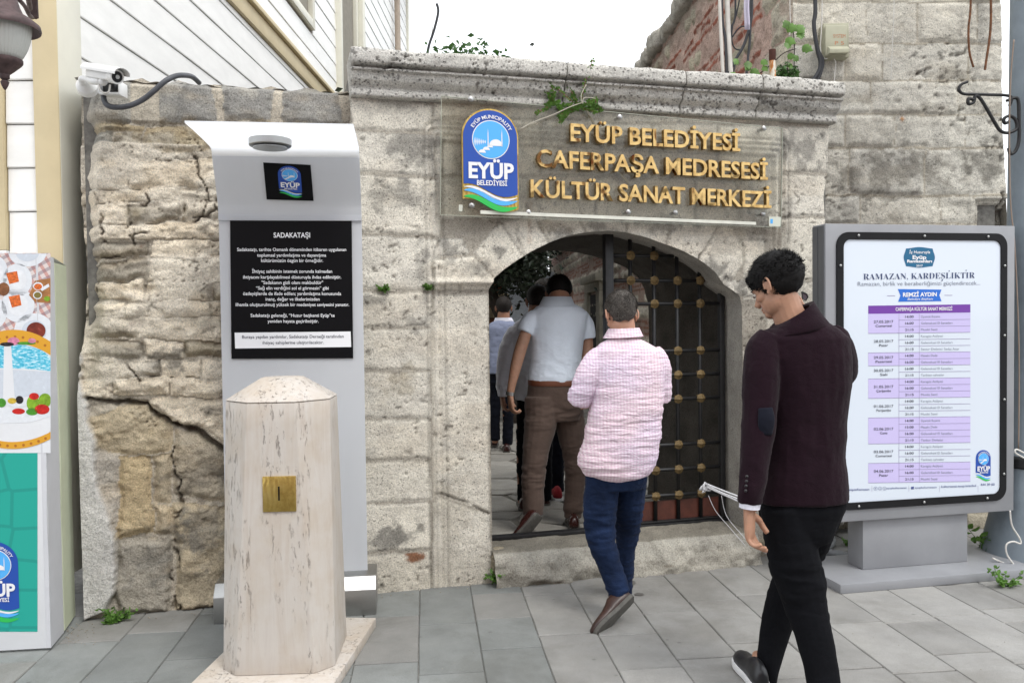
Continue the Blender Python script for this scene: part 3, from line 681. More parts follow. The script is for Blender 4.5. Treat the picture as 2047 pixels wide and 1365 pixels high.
# ================================================================== OLD BUILDING (front ashlar, brick side, courtyard side)
build_ = thing('old_building', T.pt(.7, 0), 'tall old building with ashlar front and red brick side rising behind the gateway', 'building')
regt = []; rt = random.Random(5)
def tb(x0, x1, y0, y1, **k): regt.append(dict(p=pxrect(T, x0, x1, y0, y1), **k))
trow = [(-160, -70, (1580, 1700, 1850, 2010)), (-68, 3, (1580, 1655, 1780, 1930, 2010)), (5, 86, (1580, 1640, 1733, 1834, 1955, 2012)), (88, 160, (1580, 1690, 1765, 1937, 2014)), (162, 228, (1580, 1740, 1916, 2014)), (230, 294, (1580, 1690, 1791, 1930, 2014)), (297, 390, (1580, 1698, 1850, 2016)),
        (393, 447, (1580, 1720, 1880, 2016)), (449, 540, (1580, 1730, 1900, 2016)), (542, 640, (1580, 1700, 1850, 2016)), (642, 740, (1580, 1760, 1900, 2016)), (742, 850, (1580, 1690, 1840, 2016)), (852, 960, (1580, 1740, 1900, 2016)), (962, 1022, (1580, 1710, 1860, 2016)), (1024, 1062, (1580, 1790, 1930, 2016))]
for y0, y1, xs in trow:
    for a, b in zip(xs[:-1], xs[1:]): tb(a+1.2, b-1.2, y0+1, y1-1, b=rt.uniform(0, .006), o=rt.uniform(-.008, .010), r=rt.uniform(.6, 1.5))
niche = to_sz(T, [(1938, 447), (2012, 447), (2012, 386), (1938, 386)])
def t_tint(S_, Z_, ID, dome):
    r = np.random.RandomState(9); base = np.array([np.array((.68, .645, .565))*(1-a)+np.array((.60, .58, .525))*a for a in r.uniform(0, 1, len(regt)+1)]); C = base[ID]
    n = fbm(S_*3, Z_*6, seed=221, oct=5); C = C*(1+.15*n[..., None]); w2 = sstep(.1, .5, fbm(S_*4, Z_*12, seed=223))[..., None]; C = C*(1-.2*w2)+np.array((.55, .48, .37))*.2*w2
    s_ = sstep(.2, .5, fbm(S_*8, Z_*8, seed=224, oct=5, gain=.65)); C = C*(1-.22*s_[..., None])
    C = stains(T, S_, Z_, C, [(1790, 340, 120, 40, (.18, .165, .14), .62), (1970, 330, 40, 50, (.15, .14, .12), .6), (1890, 150, 50, 14, (.3, .27, .22), .6), (1800, 225, 60, 14, (.3, .27, .22), .4), (1803, 238, 5, 5, (.45, .2, .06), .9), (1980, 430, 30, 24, (.22, .2, .17), .6), (1620, 160, 20, 10, (.1, .09, .08), .8), (1720, 200, 30, 12, (.28, .25, .2), .5)], seed=230)
    low = sstep(.55, .1, Z_); C = C*(1-.55*low[..., None])+np.array((.3, .25, .16))*.55*low[..., None]
    return C
def t_extra(S_, Z_, ID, H, C, dome):
    ly = fbm(S_*3, Z_*22, seed=240, oct=4); m = sstep(.0, .35, fbm(S_*2, Z_*3, seed=241)); H = H+.006*ly*m+.005*fbm(S_*25, Z_*25, seed=242, oct=3)
    k = sstep(.30, .5, fbm(S_*26, Z_*30, seed=243, oct=3))*m; H = H-.012*k; C = C*(1-.4*k[..., None])
    ds, zs = niche[0][0], niche[0][1]; a = S_-niche[0][0]; b = niche[2][1]-Z_; e = np.minimum(a, b)
    inn = (a > 0) & (b > 0) & (Z_ > niche[0][1]-.3); st = sstep(.0, .01, e)*.0+sstep(.04, .045, e)*-.03+sstep(.07, .076, e)*-.03+sstep(.10, .108, e)*-.05
    H = H+np.where(inn, st+.01, 0); C = np.where((inn & (e > .11))[..., None], C*.7, C)
    d, _, _ = dpoly(S_+.06*fbm(S_*15, Z_*15, seed=245), Z_+.05*fbm(S_*12, Z_*12, seed=247), to_sz(T, [(1840, 150), (1870, 135), (1895, 118), (1930, 105)])); k = sstep(.02, .003, d)*sstep(-.3, .1, fbm(S_*12, Z_*12, seed=248)); H = H-.022*k; C = C*(1-.4*k[..., None])
    d, _, _ = dpoly(S_+.01*fbm(S_*15, Z_*15, seed=246), Z_, to_sz(T, [(2004, 385), (2006, 400), (1998, 420), (1985, 440)])); k = sstep(.010, .002, d); H = H-.03*k; C = C*(1-.6*k[..., None])
    return H, C, ID
rt_edge = [(T.sz(x, y)) for x, y in [(2016, 1070), (2016, 440), (2014, 425), (2008, 300), (2005, 250), (2003, 150), (2002, 60), (2000, 0), (1999, -160)]]
outt = [(.0, -.05), (rt_edge[0][0], -.05)]+rt_edge[1:]+[(.0, rt_edge[-1][1])]
relief(build_, T, (-.02, 1.56), (-.06, 4.6), .0105, outt, regt, MAT_STONE, joint=.006, warp=.005, bev=.014, rough=.012, rscale=7, tint=t_tint, extra=t_extra, pname='ashlar_block', seed=301, jtint=(.44, .40, .33), rnd=rt)
MB().pbox(T, .03, 1.44, 0, 4.6, -1.2, -.05).build('wall_core', MAT_JOINT, build_)
e0 = [T.pt(a, b, -.01) for a, b in smooth_contour(rt_edge, .04, False)]; skirt(e0, [p-T.n*.9 for p in e0], MAT_STONE, 'end_wall', build_, (.42, .39, .33), 12, .02)

# side: near quoins, brick and rubble bands
regs = []; rs_ = random.Random(8); MORT = (.50, .37, .32); BR = (.33, .125, .09)
z = 2.70; bi = 0
pattern = ['b', 'b', 'b', 's', 's2', 'b', 'b', 'b', 'b', 's', 'b', 'b', 's', 'b', 'b', 'b', 's', 'b', 'b', 's', 'b', 'b', 'b', 's']
QE = .60
for ptn in pattern:
    h_ = .062 if ptn == 'b' else .20
    if z > 4.84: break
    x = QE+rs_.uniform(-.02, .14)
    while x < 7.4:
        wl = rs_.uniform(.26, .46) if ptn == 'b' else rs_.uniform(.14, .34)
        if ptn == 'b':
            if rs_.random() < .8: regs.append(dict(p=rect(x, min(x+wl, 7.4), z+.008, z+h_-.012), c=tuple(np.array(BR)*rs_.uniform(.8, 1.35)), n='brick', o=rs_.uniform(-.004, .014), b=.004))
        else:
            if rs_.random() < .72:
                k = 10; cx, cz = x+wl/2, z+h_/2; regs.append(dict(p=[(cx+wl*.47*math.cos(2*math.pi*i/k)*rs_.uniform(.85, 1.1), cz+h_*.45*math.sin(2*math.pi*i/k)*rs_.uniform(.8, 1.1)) for i in range(k)], c=tuple(np.array((.50, .46, .36))*rs_.uniform(.8, 1.15)), o=rs_.uniform(0, .02), b=.012, r=1.5))
        x += wl+.028
    z += h_+.020
for i, (z0, z1) in enumerate([(2.7, 3.0), (3.01, 3.28), (3.29, 3.6), (3.61, 3.9), (3.91, 4.22), (4.23, 4.55), (4.56, 4.84)]):
    regs.append(dict(p=rect(-.01, QE*(.75 if i % 2 else 1.05), z0, z1), c=(.56, .52, .43), n='quoin_block', o=.008, r=1.6))
def s_tint(S_, Z_, ID, dome):
    C = np.array([r['c'] for r in regs]+[MORT])[ID]; n = fbm(S_*5, Z_*9, seed=321, oct=5); C = C*(1+.3*n[..., None])
    sm = sstep(.05, .4, fbm(S_*6, Z_*10, seed=322)); mm = (ID >= 0)[..., None]*sm[..., None]*.45; return C*(1-mm)+np.array(MORT)*mm
def s_extra(S_, Z_, ID, H, C, dome):
    mt = (ID < 0)[..., None]; C = np.where(mt, np.array(MORT)*(1+.3*fbm(S_*6, Z_*8, seed=325))[..., None], C)
    H = H+.016*fbm(S_*12, Z_*18, seed=326, oct=4)
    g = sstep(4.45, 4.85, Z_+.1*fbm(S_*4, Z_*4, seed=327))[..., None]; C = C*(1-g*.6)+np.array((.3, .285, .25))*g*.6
    return H, C, ID
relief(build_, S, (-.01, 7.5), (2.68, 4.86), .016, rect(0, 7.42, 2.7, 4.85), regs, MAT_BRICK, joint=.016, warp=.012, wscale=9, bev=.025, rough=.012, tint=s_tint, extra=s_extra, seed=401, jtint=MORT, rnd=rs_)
for i in range(24):
    t0 = .05+i*.31; lump('coping_stone', build_, S.pt(t0, 4.83+rs_.uniform(-.02, .02), -.30), S.u*rs_.uniform(.27, .33), S.v*rs_.uniform(.16, .30), S.n*rs_.uniform(.34, .40), MAT_CORN, (.42, .40, .36), 6, .05, 500+i, .3)
# courtyard side: alternating bands of brick and rough stones
regc = []; z = .12; rc = random.Random(12); MC = (.52, .40, .34)
bandn = 0
while z < 4.3:
    stone = (bandn % 2 == 1); nrow = 2 if stone else 3
    for q in range(nrow):
        h_ = .17 if stone else .055; x = 4.1+rc.uniform(0, .2)
        while x < 19.9:
            wl = rc.uniform(.12, .3) if stone else rc.uniform(.26, .42)
            if rc.random() < (.85 if stone else .75): regc.append(dict(p=rect(x, x+wl, z+.01, z+h_-.012), c=tuple(np.array((.68, .63, .54) if stone else (.38, .18, .135))*rc.uniform(.75, 1.2)), o=.014 if stone else .008, b=.012))
            x += wl+.035
        z += h_+.018
    bandn += 1
def c_tint(S_, Z_, ID, dome):
    C = np.array([r['c'] for r in regc]+[MC])[ID]; return C*(1+.25*fbm(S_*3, Z_*5, seed=421)[..., None])
# one joined relief (thousands of small far stones), bucketed by band
def relief_joined():
    k0 = list(regc)
    for r in k0: r['n'] = 'far_stones'
    obs = relief(None, S, (4.1, 19.9), (.12, 4.3), .028, rect(4.1, 19.8, .12, 4.3), k0, MAT_BRICK, joint=.02, warp=.012, wscale=5, bev=.03, rough=.012, tint=c_tint, seed=431, jtint=MC, jname='far_stones', rnd=rc)
    bm = bmesh.new(); 
    for o in obs:
        bm.from_mesh(o.data)
    me = bpy.data.meshes.new('far_masonry'); bm.to_mesh(me); bm.free()
    for o in obs:
        m_ = o.data; bpy.data.objects.remove(o); bpy.data.meshes.remove(m_)
    me.polygons.foreach_set('use_smooth', [True]*len(me.polygons))
    o = obj_from('courtyard_masonry', me, build_, MAT_BRICK, 'stuff')
relief_joined()
MAT_FRAME = simple('dressed_stone', (.42, .39, .31), .9, var=.2, scale=8, bmp=.4)
df = MB(); t0, t1 = 9.0, 11.0
for a0, a1, b0, b1, dd in ((t0-.02, t0+.42, .1, 2.05, .06), (t1-.42, t1+.02, .1, 2.05, .06), (t0-.02, t1+.02, 2.052, 2.22, .06), (t0-.1, t1+.1, 2.222, 2.36, .14), (t0+.422, t0+.55, .1, 2.0, .03), (t1-.55, t1-.422, .1, 2.0, .03)): df.pbox(S, a0, a1, b0, b1, -.02, dd)
df.build('window_surround', MAT_FRAME, build_, bevel=.01)
MB().pbox(S, t0+.56, t1-.56, .1, 2.0, -.02, .02).build('window_opening', simple('dark_recess', (.03, .027, .022), .9), build_)
MB().pbox(S, 5.0, 20, 0, 4.9, -1.2, -.1).build('side_core', MAT_JOINT, build_)
# ================================================================== GROUND
g = MB(); g.poly([(-250, -250, -.012), (250, -250, -.012), (250, 300, -.012), (-250, 300, -.012)])
ground = g.build('ground', simple('street_ground', (.16, .155, .15), .9, var=.2, scale=3, bmp=.4), None, kind='structure')
pav = MB(); pav.frame_box((-6, -1, -.06), (12, 0, 0), (0, 8.2, 0), (0, 0, .052))
pavement = pav.build('pavement', MAT_JOINT, None, kind='structure')
PD = Vector((-.106, .994, 0)).normalized(); PC = Vector((PD.y, -PD.x, 0))
def slab_mesh(w_, l_, seed):
    r = random.Random(seed); b = .004; pts = [(-w_/2, -l_/2), (w_/2, -l_/2), (w_/2, l_/2), (-w_/2, l_/2)]
    P = []
    for i, (x, y) in enumerate(pts):
        nx, ny = pts[(i+1) % 4]; P.append((x+r.uniform(-.0015, .0015), y+r.uniform(-.0015, .0015)))
        for k in (.33, .66): P.append((x+(nx-x)*k+r.uniform(-.0016, .0016), y+(ny-y)*k+r.uniform(-.0016, .0016)))
    c = 1-b*2/w_
    v = [(x, y, -.03) for x, y in P]+[(x, y, -.005) for x, y in P]+[(x-math.copysign(b, x), y-math.copysign(b, y), 0) for x, y in P]; n = len(P)
    f = [tuple(range(2*n, 3*n))]
    for q in (0, 1): f += [(q*n+i, q*n+(i+1) % n, (q+1)*n+(i+1) % n, (q+1)*n+i) for i in range(n)]
    return mesh_pf(v, f)
O0 = gnd(1042, 1175); CW = .2915
slabs = [slab_mesh(CW-.0035, .59-.011, i) for i in range(4)]+[slab_mesh(CW-.0035, .384, 9), slab_mesh(CW-.0035, .179, 10)]
for m_ in slabs: m_.materials.append(MAT_SLAB)
rg_ = random.Random(31); rotm = math.atan2(-PD.x, PD.y)
for ci in range(-11, 14):
    y = -2.6+rg_.uniform(0, .59)-(.0 if ci % 2 else .3)
    while y < 1.7:
        k = rg_.choice([0, 1, 2, 3, 4, 4]) if rg_.random() < .93 else 5; L = .59 if k < 4 else (.395 if k == 4 else .19)
        c = O0+PC*((ci+.5)*CW)+PD*(y+L/2); y += L
        s_, _, = (c-W.o).dot(W.u), 0; dn = (c-W.o).dot(W.n)
        if dn < -.42 and c.x < 2.1 or c.y > 6.3 or c.y < 2.4: continue
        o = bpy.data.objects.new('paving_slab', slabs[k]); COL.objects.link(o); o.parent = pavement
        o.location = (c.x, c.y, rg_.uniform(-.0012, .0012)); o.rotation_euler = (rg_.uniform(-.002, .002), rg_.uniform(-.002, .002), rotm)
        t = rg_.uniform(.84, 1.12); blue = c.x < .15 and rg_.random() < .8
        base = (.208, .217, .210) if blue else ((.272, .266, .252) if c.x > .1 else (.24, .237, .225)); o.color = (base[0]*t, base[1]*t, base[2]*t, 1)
        WMAT[o.name] = Matrix.Identity(4)
# courtyard floor with irregular flagstones
cf = MB(); cf.add([W.pt(-1.2, 0, -.3), W.pt(4.5, 0, -.3), Vector((7, 40, 0)), Vector((-16, 40, 0))], [(0, 1, 2, 3)])
cf.v = [Vector((v.x, v.y, .115)) for v in cf.v]
court = cf.build('courtyard_floor', simple('earth_joint', (.14, .13, .11), .95, var=.3, scale=12, bmp=.5), None, kind='structure')
MAT_FLAG = objcol('flagstone', .85, 120, .2, .7, stain=.22)
def flags():
    r = random.Random(77); nx, ny = 15, 34; G = {}
    for j in range(ny+1):
        for i in range(nx+1):
            x = -2.9+i*.46+r.uniform(-.17, .17)+(.2 if j % 2 else 0); y = 5.05+j*.34*(1+.02*j)+r.uniform(-.12, .12); G[i, j] = Vector((x, y, 0))
    n = 0
    for j in range(ny):
        for i in range(nx):
            q = [G[i, j], G[i+1, j], G[i+1, j+1], G[i, j+1]]; c = sum(q, Vector())/4
            if (c-W.o).dot(W.n) > -.36 or abs(c.x-.2) > 2.2: continue
            P = []
            for a in range(4):
                p, nn = q[a], q[(a+1) % 4]
                for k in (0, .5):
                    v = p.lerp(nn, k)+Vector((r.uniform(-.02, .02), r.uniform(-.02, .02), 0))
                    d = (c-v); v = v+d.normalized()*(.035 if k == 0 else .014); P.append(v)
            h = .135+r.uniform(-.003, .003); m = len(P)
            mb = MB(); mb.add([(v.x, v.y, .10) for v in P]+[(v.x, v.y, h-.006) for v in P]+[(v.x+(c.x-v.x)*.05, v.y+(c.y-v.y)*.05, h) for v in P],
                [tuple(range(2*m, 3*m))]+[(b*m+a, b*m+(a+1) % m, (b+1)*m+(a+1) % m, (b+1)*m+a) for b in (0, 1) for a in range(m)])
            t = r.uniform(.8, 1.15); mb.build('flagstone', MAT_FLAG, court, color=(.30*t, .285*t, .255*t)); n += 1
flags()

# ================================================================== WHITE TIMBER HOUSE
house = thing('timber_house', (-3, 4.2, 0), 'white weatherboard house with cream corner trim behind the rubble wall', 'house')
MAT_BOARD = simple('white_paint', (.84, .835, .81), .55, var=.05, scale=4, bmp=.12, bscale=30, stretch=(1, 1, 3))
MAT_CREAM = simple('cream_paint', (.60, .50, .31), .55, var=.06, scale=5, bmp=.1, bscale=40)
MAT_IVORY = simple('ivory_paint', (.70, .68, .58), .5, var=.04, scale=6)
MAT_DARKW = simple('dark_crack', (.25, .23, .19), .95)
HX = -2.475
def hside(y): return HX+.022*(y-4.70)
class _P: pass
HS = Plane((HX, 4.60, 0), (.022, 1, 0)); 
if HS.n.x < 0: HS.n = -HS.n
rh = random.Random(4)
def board(pl, a0, a1, z0, z1, parent, mat, n=14, th=.011):
    """one lapped board: lower edge proud, slightly wavy, tapering up"""
    mb = MB(); n = max(2, int((a1-a0)/.5)); rl = []
    for i in range(n+1):
        a = a0+(a1-a0)*i/n; w1 = rh.uniform(-.0025, .0025); w2 = rh.uniform(-.002, .003)
        rl.append([pl.pt(a, z0+w1, -.01), pl.pt(a, z0+w1, th+w2), pl.pt(a, z0+.006+w1, th+.003+w2), pl.pt(a, z1-.004, .006), pl.pt(a, z1-.004, -.01)])
    mb.rings(rl); return mb.build('weatherboard', mat, parent)
z = .30
while z < 9.0:
    if not (4.306 < z < 4.50):
        zz1 = min(z+.232, 4.307) if z < 4.306 else z+.232
        # board length broken by the windows
        segs = [(0.05, 13.35)]
        for wa, wb, wz0, wz1 in ((3.96, 5.38, 5.02, 7.4), (6.70, 7.93, 4.45, 7.7)):
            if zz1 > wz0 and z < wz1:
                segs = [q for s_ in segs for q in (((s_[0], wa), (wb, s_[1])) if s_[0] < wa < s_[1] else (s_,))]
        for a, b in segs: board(HS, a, b, z, zz1-.002, house, MAT_BOARD)
        z = zz1
    else: z = 4.517
MB().pbox(HS, .0, 13.35, .2, 9.2, -.2, -.008).build('side_wall', MAT_DARKW, house)
bt = MB(); bt.pbox(HS, .05, 13.3, 4.307, 4.466, -.005, .045); bt.build('belt_trim', MAT_CREAM, house, bevel=.004)
bt = MB(); bt.pbox(HS, .05, 13.3, 4.469, 4.515, -.005, .085); bt.build('belt_ledge', MAT_CREAM, house, bevel=.008)
def hwin(wa, wb, z0, z1, nm):
    m = MB(); f = .10
    for a0, a1, b0, b1 in ((wa, wa+f, z0, z1), (wb-f, wb, z0, z1), (wa+f+.001, wb-f-.001, z0, z0+f), (wa+f+.001, wb-f-.001, z1-f, z1)): m.pbox(HS, a0, a1, b0, b1, -.02, .05)
    wo = m.build('window', MAT_IVORY, house, bevel=.006)
    m = MB(); i = .03
    for a0, a1, b0, b1 in ((wa+f+.004, wa+f+.07, z0+f+.004, z1-f-.004), (wb-f-.07, wb-f-.004, z0+f+.004, z1-f-.004), (wa+f+.075, wb-f-.075, z0+f+.004, z0+f+.07), (wa+f+.075, wb-f-.075, (z0+z1)/2, (z0+z1)/2+.05)): m.pbox(HS, a0, a1, b0, b1, -.06, -.01)
    m.build('sash', MAT_IVORY, wo, bevel=.004)
    MB().pbox(HS, wa+f+.01, wb-f-.01, z0+f+.01, z1-f-.01, -.075, -.07).build('pane', simple('window_glass', (.16, .18, .19), .08, spec=.8), wo)
hwin(3.96, 5.38, 5.02, 7.4, 'w'); hwin(6.70, 7.93, 4.45, 7.7, 'w')
tr = MB(); tr.pbox(HS, 6.59, 6.69, 3, 9, -.02, .09); tr.pbox(HS, 7.94, 8.12, 3, 9, -.02, .12); tr.build('window_trim', MAT_IVORY, house, bevel=.01)
MB().pbox(HS, 13.18, 13.38, 2, 9.1, -.1, .05).build('corner_board', MAT_IVORY, house, bevel=.008)
dpp = [HS.pt(11.4, z_, .10) for z_ in (2.6, 4.3, 6.9, 8.0)]+[HS.pt(11.3, 9.0, .25)]
MB().tube(dpp, .055, 10).build('downpipe', simple('pipe_brown', (.42, .34, .27), .6), house, smooth=True)
ev = MB(); ev.pbox(HS, -.2, 13.95, 9.07, 9.27, -.3, .62); ev.build('eave', MAT_CREAM, house, bevel=.01)
gt = MB(); gt.pbox(HS, -.2, 14.05, 9.15, 9.45, .63, .78); gt.build('gutter', MAT_IVORY, house, bevel=.02)
# front facade
HF = yawp((-2.39, 4.47, 0), 2.5)
z = .3
while z < 5:
    board(HF, -.30, -.012, z, z+.2305, house, MAT_BOARD); z += .2325
z = .3
while z < 5: board(HF, -1.4, -.42, z, z+.2305, house, MAT_BOARD); z += .2325
MB().pbox(HF, -1.5, HF.sz(100, 300)[0], .2, 5.2, -.15, -.008).build('front_wall', MAT_DARKW, house)
cb = MB(); cb.pbox(HF, -.136, -.012, .2, 5.2, -.02, .045)
cb = MB(); x0 = HF.sz(77, 300)[0]; x1 = HF.sz(127, 300)[0]; cb.pbox(HF, x0, x1, .2, 5.3, -.02, .04); cb.build('corner_trim', MAT_CREAM, house, bevel=.004)
rt_ = MB(); rt_.frame_box(HF.pt(x1+.003, .2, .035), (.004, .235, 0), (-.05, 0, 0), (0, 0, 5.1)); rt_.build('corner_trim', MAT_IVORY, house, bevel=.004)
x2 = HF.sz(15, 300)[0]; MB().pbox(HF, x2-.25, x2, 1.95, 5.3, -.02, .04).build('pilaster_trim', MAT_CREAM, house, bevel=.004)
MB().pbox(HF, x2-.25, x2+.002, .3, 1.948, -.02, .043).build('pilaster_trim', simple('repaint_grey', (.66, .67, .69), .6), house, bevel=.004, color=None)['label'] = 'pale grey repainted lower pilaster'
# ================================================================== LETTERING
_fc = {}
def glyphs(txt, bold=0.0, ext=0.0, res=3, bev=0.0, spacing=1.0):
    key = (txt, bold, ext, res, bev, spacing)
    if key in _fc: return _fc[key]
    cu = bpy.data.curves.new('t', 'FONT'); cu.body = txt; cu.size = 1; cu.offset = bold; cu.extrude = ext; cu.resolution_u = res; cu.bevel_depth = bev; cu.space_character = spacing
    o = bpy.data.objects.new('t', cu); COL.objects.link(o); dg = bpy.context.evaluated_depsgraph_get(); me = bpy.data.meshes.new_from_object(o.evaluated_get(dg))
    V = [tuple(v.co) for v in me.vertices]; F = [tuple(p.vertices) for p in me.polygons]
    bpy.data.objects.remove(o); bpy.data.curves.remove(cu); bpy.data.meshes.remove(me)
    _fc[key] = (V, F); return V, F
CAPH = None
def caph():
    global CAPH
    if CAPH is None:
        V, F = glyphs('H'); CAPH = max(v[1] for v in V)-min(v[1] for v in V)
    return CAPH
def text_into(mb, pl, txt, xl, xr, yb, cap, d=.002, bold=.0, yb2=None, italic=0.0, spacing=1.0, res=3):
    _v0 = len(mb.v)
    """write txt between photo columns xl..xr with its baseline at row yb, on the plane itself"""
    V, F = glyphs(txt, bold, 0, res, 0, spacing)
    if not V: return
    a = pl.hit(xl, yb, d); b = pl.hit(xr, yb2 if yb2 is not None else yb, d); x0 = min(v[0] for v in V); x1 = max(v[0] for v in V)
    u = (b-a)/(x1-x0); top = pl.hit(xl, yb-cap, d); h = abs((top-a).dot(pl.v))/caph()
    mb.add([a+u*(v[0]-x0+italic*v[1])+pl.v*(h*v[1]) for v in V], F); mb.marks.append((_v0, len(mb.v)))
def flat_mat(name, col, rough=.45, coat=0, spec=.4):
    m, n, l, p = new_mat(name); p.inputs['Base Color'].default_value = (*col, 1)
    if name.endswith('_print') and name.split('_')[0] in ('pepper', 'cucumber', 'tomato', 'olive', 'cheese', 'rose', 'tea', 'plate', 'glass', 'board', 'lime'):
        t = noise_node(n, l, 38, 5, .65, posvec(n, l), .6); k = .5 if name[0] != 'p' or 'pepper' in name else .1; r = ramp(n, [(.3, tuple(c*(1-k) for c in col)), (.62, col), (.72, tuple(min(1, c*(1+k)+k*.12) for c in col))]); l.new(t.outputs[0], r.inputs[0]); l.new(r.outputs[0], p.inputs['Base Color'])
    p.inputs['Roughness'].default_value = rough; p.inputs['Coat Weight'].default_value = coat; p.inputs['Specular IOR Level'].default_value = spec; return m
M_BLUE = flat_mat('logo_blue', (.018, .075, .38)); M_SKYB = flat_mat('logo_light_blue', (.09, .42, .86)); M_PW = flat_mat('print_white', (.80, .80, .82)); M_GREEN = flat_mat('logo_green', (.03, .48, .09))
M_BLK = flat_mat('black_vinyl', (.005, .005, .006), .45, 0, .12); M_INK = flat_mat('ink_dark', (.05, .055, .08)); M_GREYT = flat_mat('ink_grey', (.30, .31, .36))
class Quad:
    """local 2D frame: unit (x right, y down) mapped on a plane; o = top left corner in the world"""
    def __init__(s, pl, tl, tr, d): s.pl = pl; s.d = d; s.o = pl.hit(*tl, d); e = pl.hit(*tr, d); s.u = (e-s.o); s.w = s.u.length
    def p(s, x, y, dd=0): return s.o+s.u*x-s.pl.v*(y*s.w)+s.pl.n*dd
def logo(parent, pl, tl, tr, d, thick=.0, rim=None, name='municipal_emblem', bars=True, ys=1.0):
    """blue arched badge with light blue disc, mosque, lettering and waves"""
    q = Quad(pl, tl, tr, d); _p = q.p; q.p = lambda x, y, dd=0: _p(x, y*ys, dd)
    arc = [(.5-.5*math.cos(t), .49-.49*math.sin(t)) for t in [math.pi*i/28 for i in range(29)]]
    wv = lambda x: 1.395+.03*x+.085*math.sin((x-.42)*math.pi*1.65)+.06*x
    bot = [(1-i/24, wv(1-i/24)) for i in range(25)]
    body = arc+bot
    def fill(pts, mat, dd, nm, par, th=0.0):
        mb = MB()
        if th: mb.prism([q.p(x, y, dd) for x, y in pts], pl.n*-th)
        else: mb.poly([q.p(x, y, dd) for x, y in pts])
        me = mb.mesh(fix=bool(th)); bm = bmesh.new(); bm.from_mesh(me); bmesh.ops.triangulate(bm, faces=[f for f in bm.faces if len(f.verts) > 4]); bm.to_mesh(me); bm.free()
        return obj_from(nm, me, par, mat)
    e = max(.0012, thick*.05)
    base = fill(body, M_BLUE, 0, name, parent, thick)
    if rim:
        cx, cy = .5, .9; rimp = [(cx+(x-cx)*1.05, cy+(y-cy)*1.035) for x, y in arc]+[(1.02-1.04*i/24, wv(1-i/24)+.27*1) for i in range(25)]
        fill(rimp, rim, -.004, 'brass_edge', parent, max(thick*.6, .01))
    def ribbon(y0, th, mat, nm):
        xs = [i/24 for i in range(25)]; up = [(x, wv(x)+y0-th*math.sin(math.pi*min(1, max(.0, x)))**.6*.5) for x in xs]; dn = [(x, wv(x)+y0+th*math.sin(math.pi*x)**.6*.5) for x in reversed(xs)]
        fill(up+dn[1:-1], mat, e*.2+.0006, nm, parent, thick)
    ribbon(.055, .06, M_PW, 'emblem_wave'); ribbon(.115, .10, M_SKYB, 'emblem_wave'); ribbon(.225, .11, M_GREEN, 'emblem_wave')
    circ = lambda r, n=36: [(.51+r*math.cos(2*math.pi*i/n), .525+r*math.sin(2*math.pi*i/n)) for i in range(n)]
    fill(circ(.348), M_PW, e, 'emblem_ring', parent); fill(circ(.332), M_SKYB, 2*e, 'emblem_disc', parent)
    mb = MB()
    def pp(pts): mb.poly([q.p(x, y, 3*e) for x, y in pts])
    dome = lambda cx, cy, r, k=1: [(cx+r*math.cos(t), cy-r*k*math.sin(t)) for t in [math.pi*i/10 for i in range(11)]]
    pp(dome(.60, .635, .125, .95)); pp(dome(.49, .665, .055, .8)); pp(dome(.42, .715, .065, .9)); pp(dome(.345, .765, .065, .9))
    for x in (.455, .712): pp([(x-.010, .64), (x+.010, .64), (x+.007, .42), (x, .33), (x-.007, .42)])
    for i in range(6):
        x = .215+i*.037; h = .085-.010*i; pp([(x-.013, .57), (x, .57-h), (x+.013, .57), (x, .57+h)])
    mb.build('mosque_drawing', M_PW, parent)
    mb = MB()
    def loc_text(txt, x0, x1, yb, cap, bold):
        V, F = glyphs(txt, bold); a = min(v[0] for v in V); b = max(v[0] for v in V); k = cap/caph(); mb.add([q.p(x0+(v[0]-a)/(b-a)*(x1-x0), yb-v[1]*k, 3*e) for v in V], F)
    loc_text('EYÜP', .09, .93, 1.215, .265, .035); mb.build('emblem_lettering', M_PW, parent); mb = MB(); loc_text('BELEDİYESİ', .24, .80, 1.345, .085, .02); mb.build('emblem_lettering', M_PW, parent); mb = MB()
    txt = 'EYÜP MUNICIPALITY'; V, F = glyphs(txt, .02); a = min(v[0] for v in V); b = max(v[0] for v in V)
    P = []
    for v in V:
        t = math.radians(-148+(v[0]-a)/(b-a)*122); r = .378+v[1]*.062/caph(); P.append(q.p(.51+r*math.cos(t), .525+r*math.sin(t), 3*e))
    mb.add(P, F); mb.build('emblem_lettering', M_PW, parent)
    return base

# ================================================================== ACRYLIC PANEL with black notice
PY = 7.5; PP = yawp((-1.54, 4.36, 0), PY)
panel = thing('display_panel', (-1.17, 4.35, 0), 'tall white acrylic panel with hood and black text notice behind the pillar', 'display panel')
m, n, l, p = new_mat('milky_acrylic'); p.inputs['Base Color'].default_value = (.66, .68, .71, 1); p.inputs['Roughness'].default_value = .22; p.inputs['Subsurface Weight'].default_value = .25; p.inputs['Subsurface Radius'].default_value = (.05, .05, .05)
v = posvec(n, l, (1, 1, .25)); t = noise_node(n, l, 3, 4, .6, v); r = ramp(n, [(.35, (.68, .695, .72)), (.7, (.76, .77, .785))]); l.new(t.outputs[0], r.inputs[0]); l.new(r.outputs[0], p.inputs['Base Color']); M_ACR = m
tl_ = n.new('ShaderNodeBsdfTranslucent'); tl_.inputs[0].default_value = (.86, .88, .92, 1); mxa = n.new('ShaderNodeMixShader'); mxa.inputs[0].default_value = .42; l.new(p.outputs[0], mxa.inputs[1]); l.new(tl_.outputs[0], mxa.inputs[2]); l.new(mxa.outputs[0], n['Material Output'].inputs[0])
wL, wR = PP.sz(443, 700)[0], PP.sz(729, 800)[0]
zb, z430, z300 = .17, PP.sz(443, 430, .005)[1], PP.sz(425, 303, .13)[1]
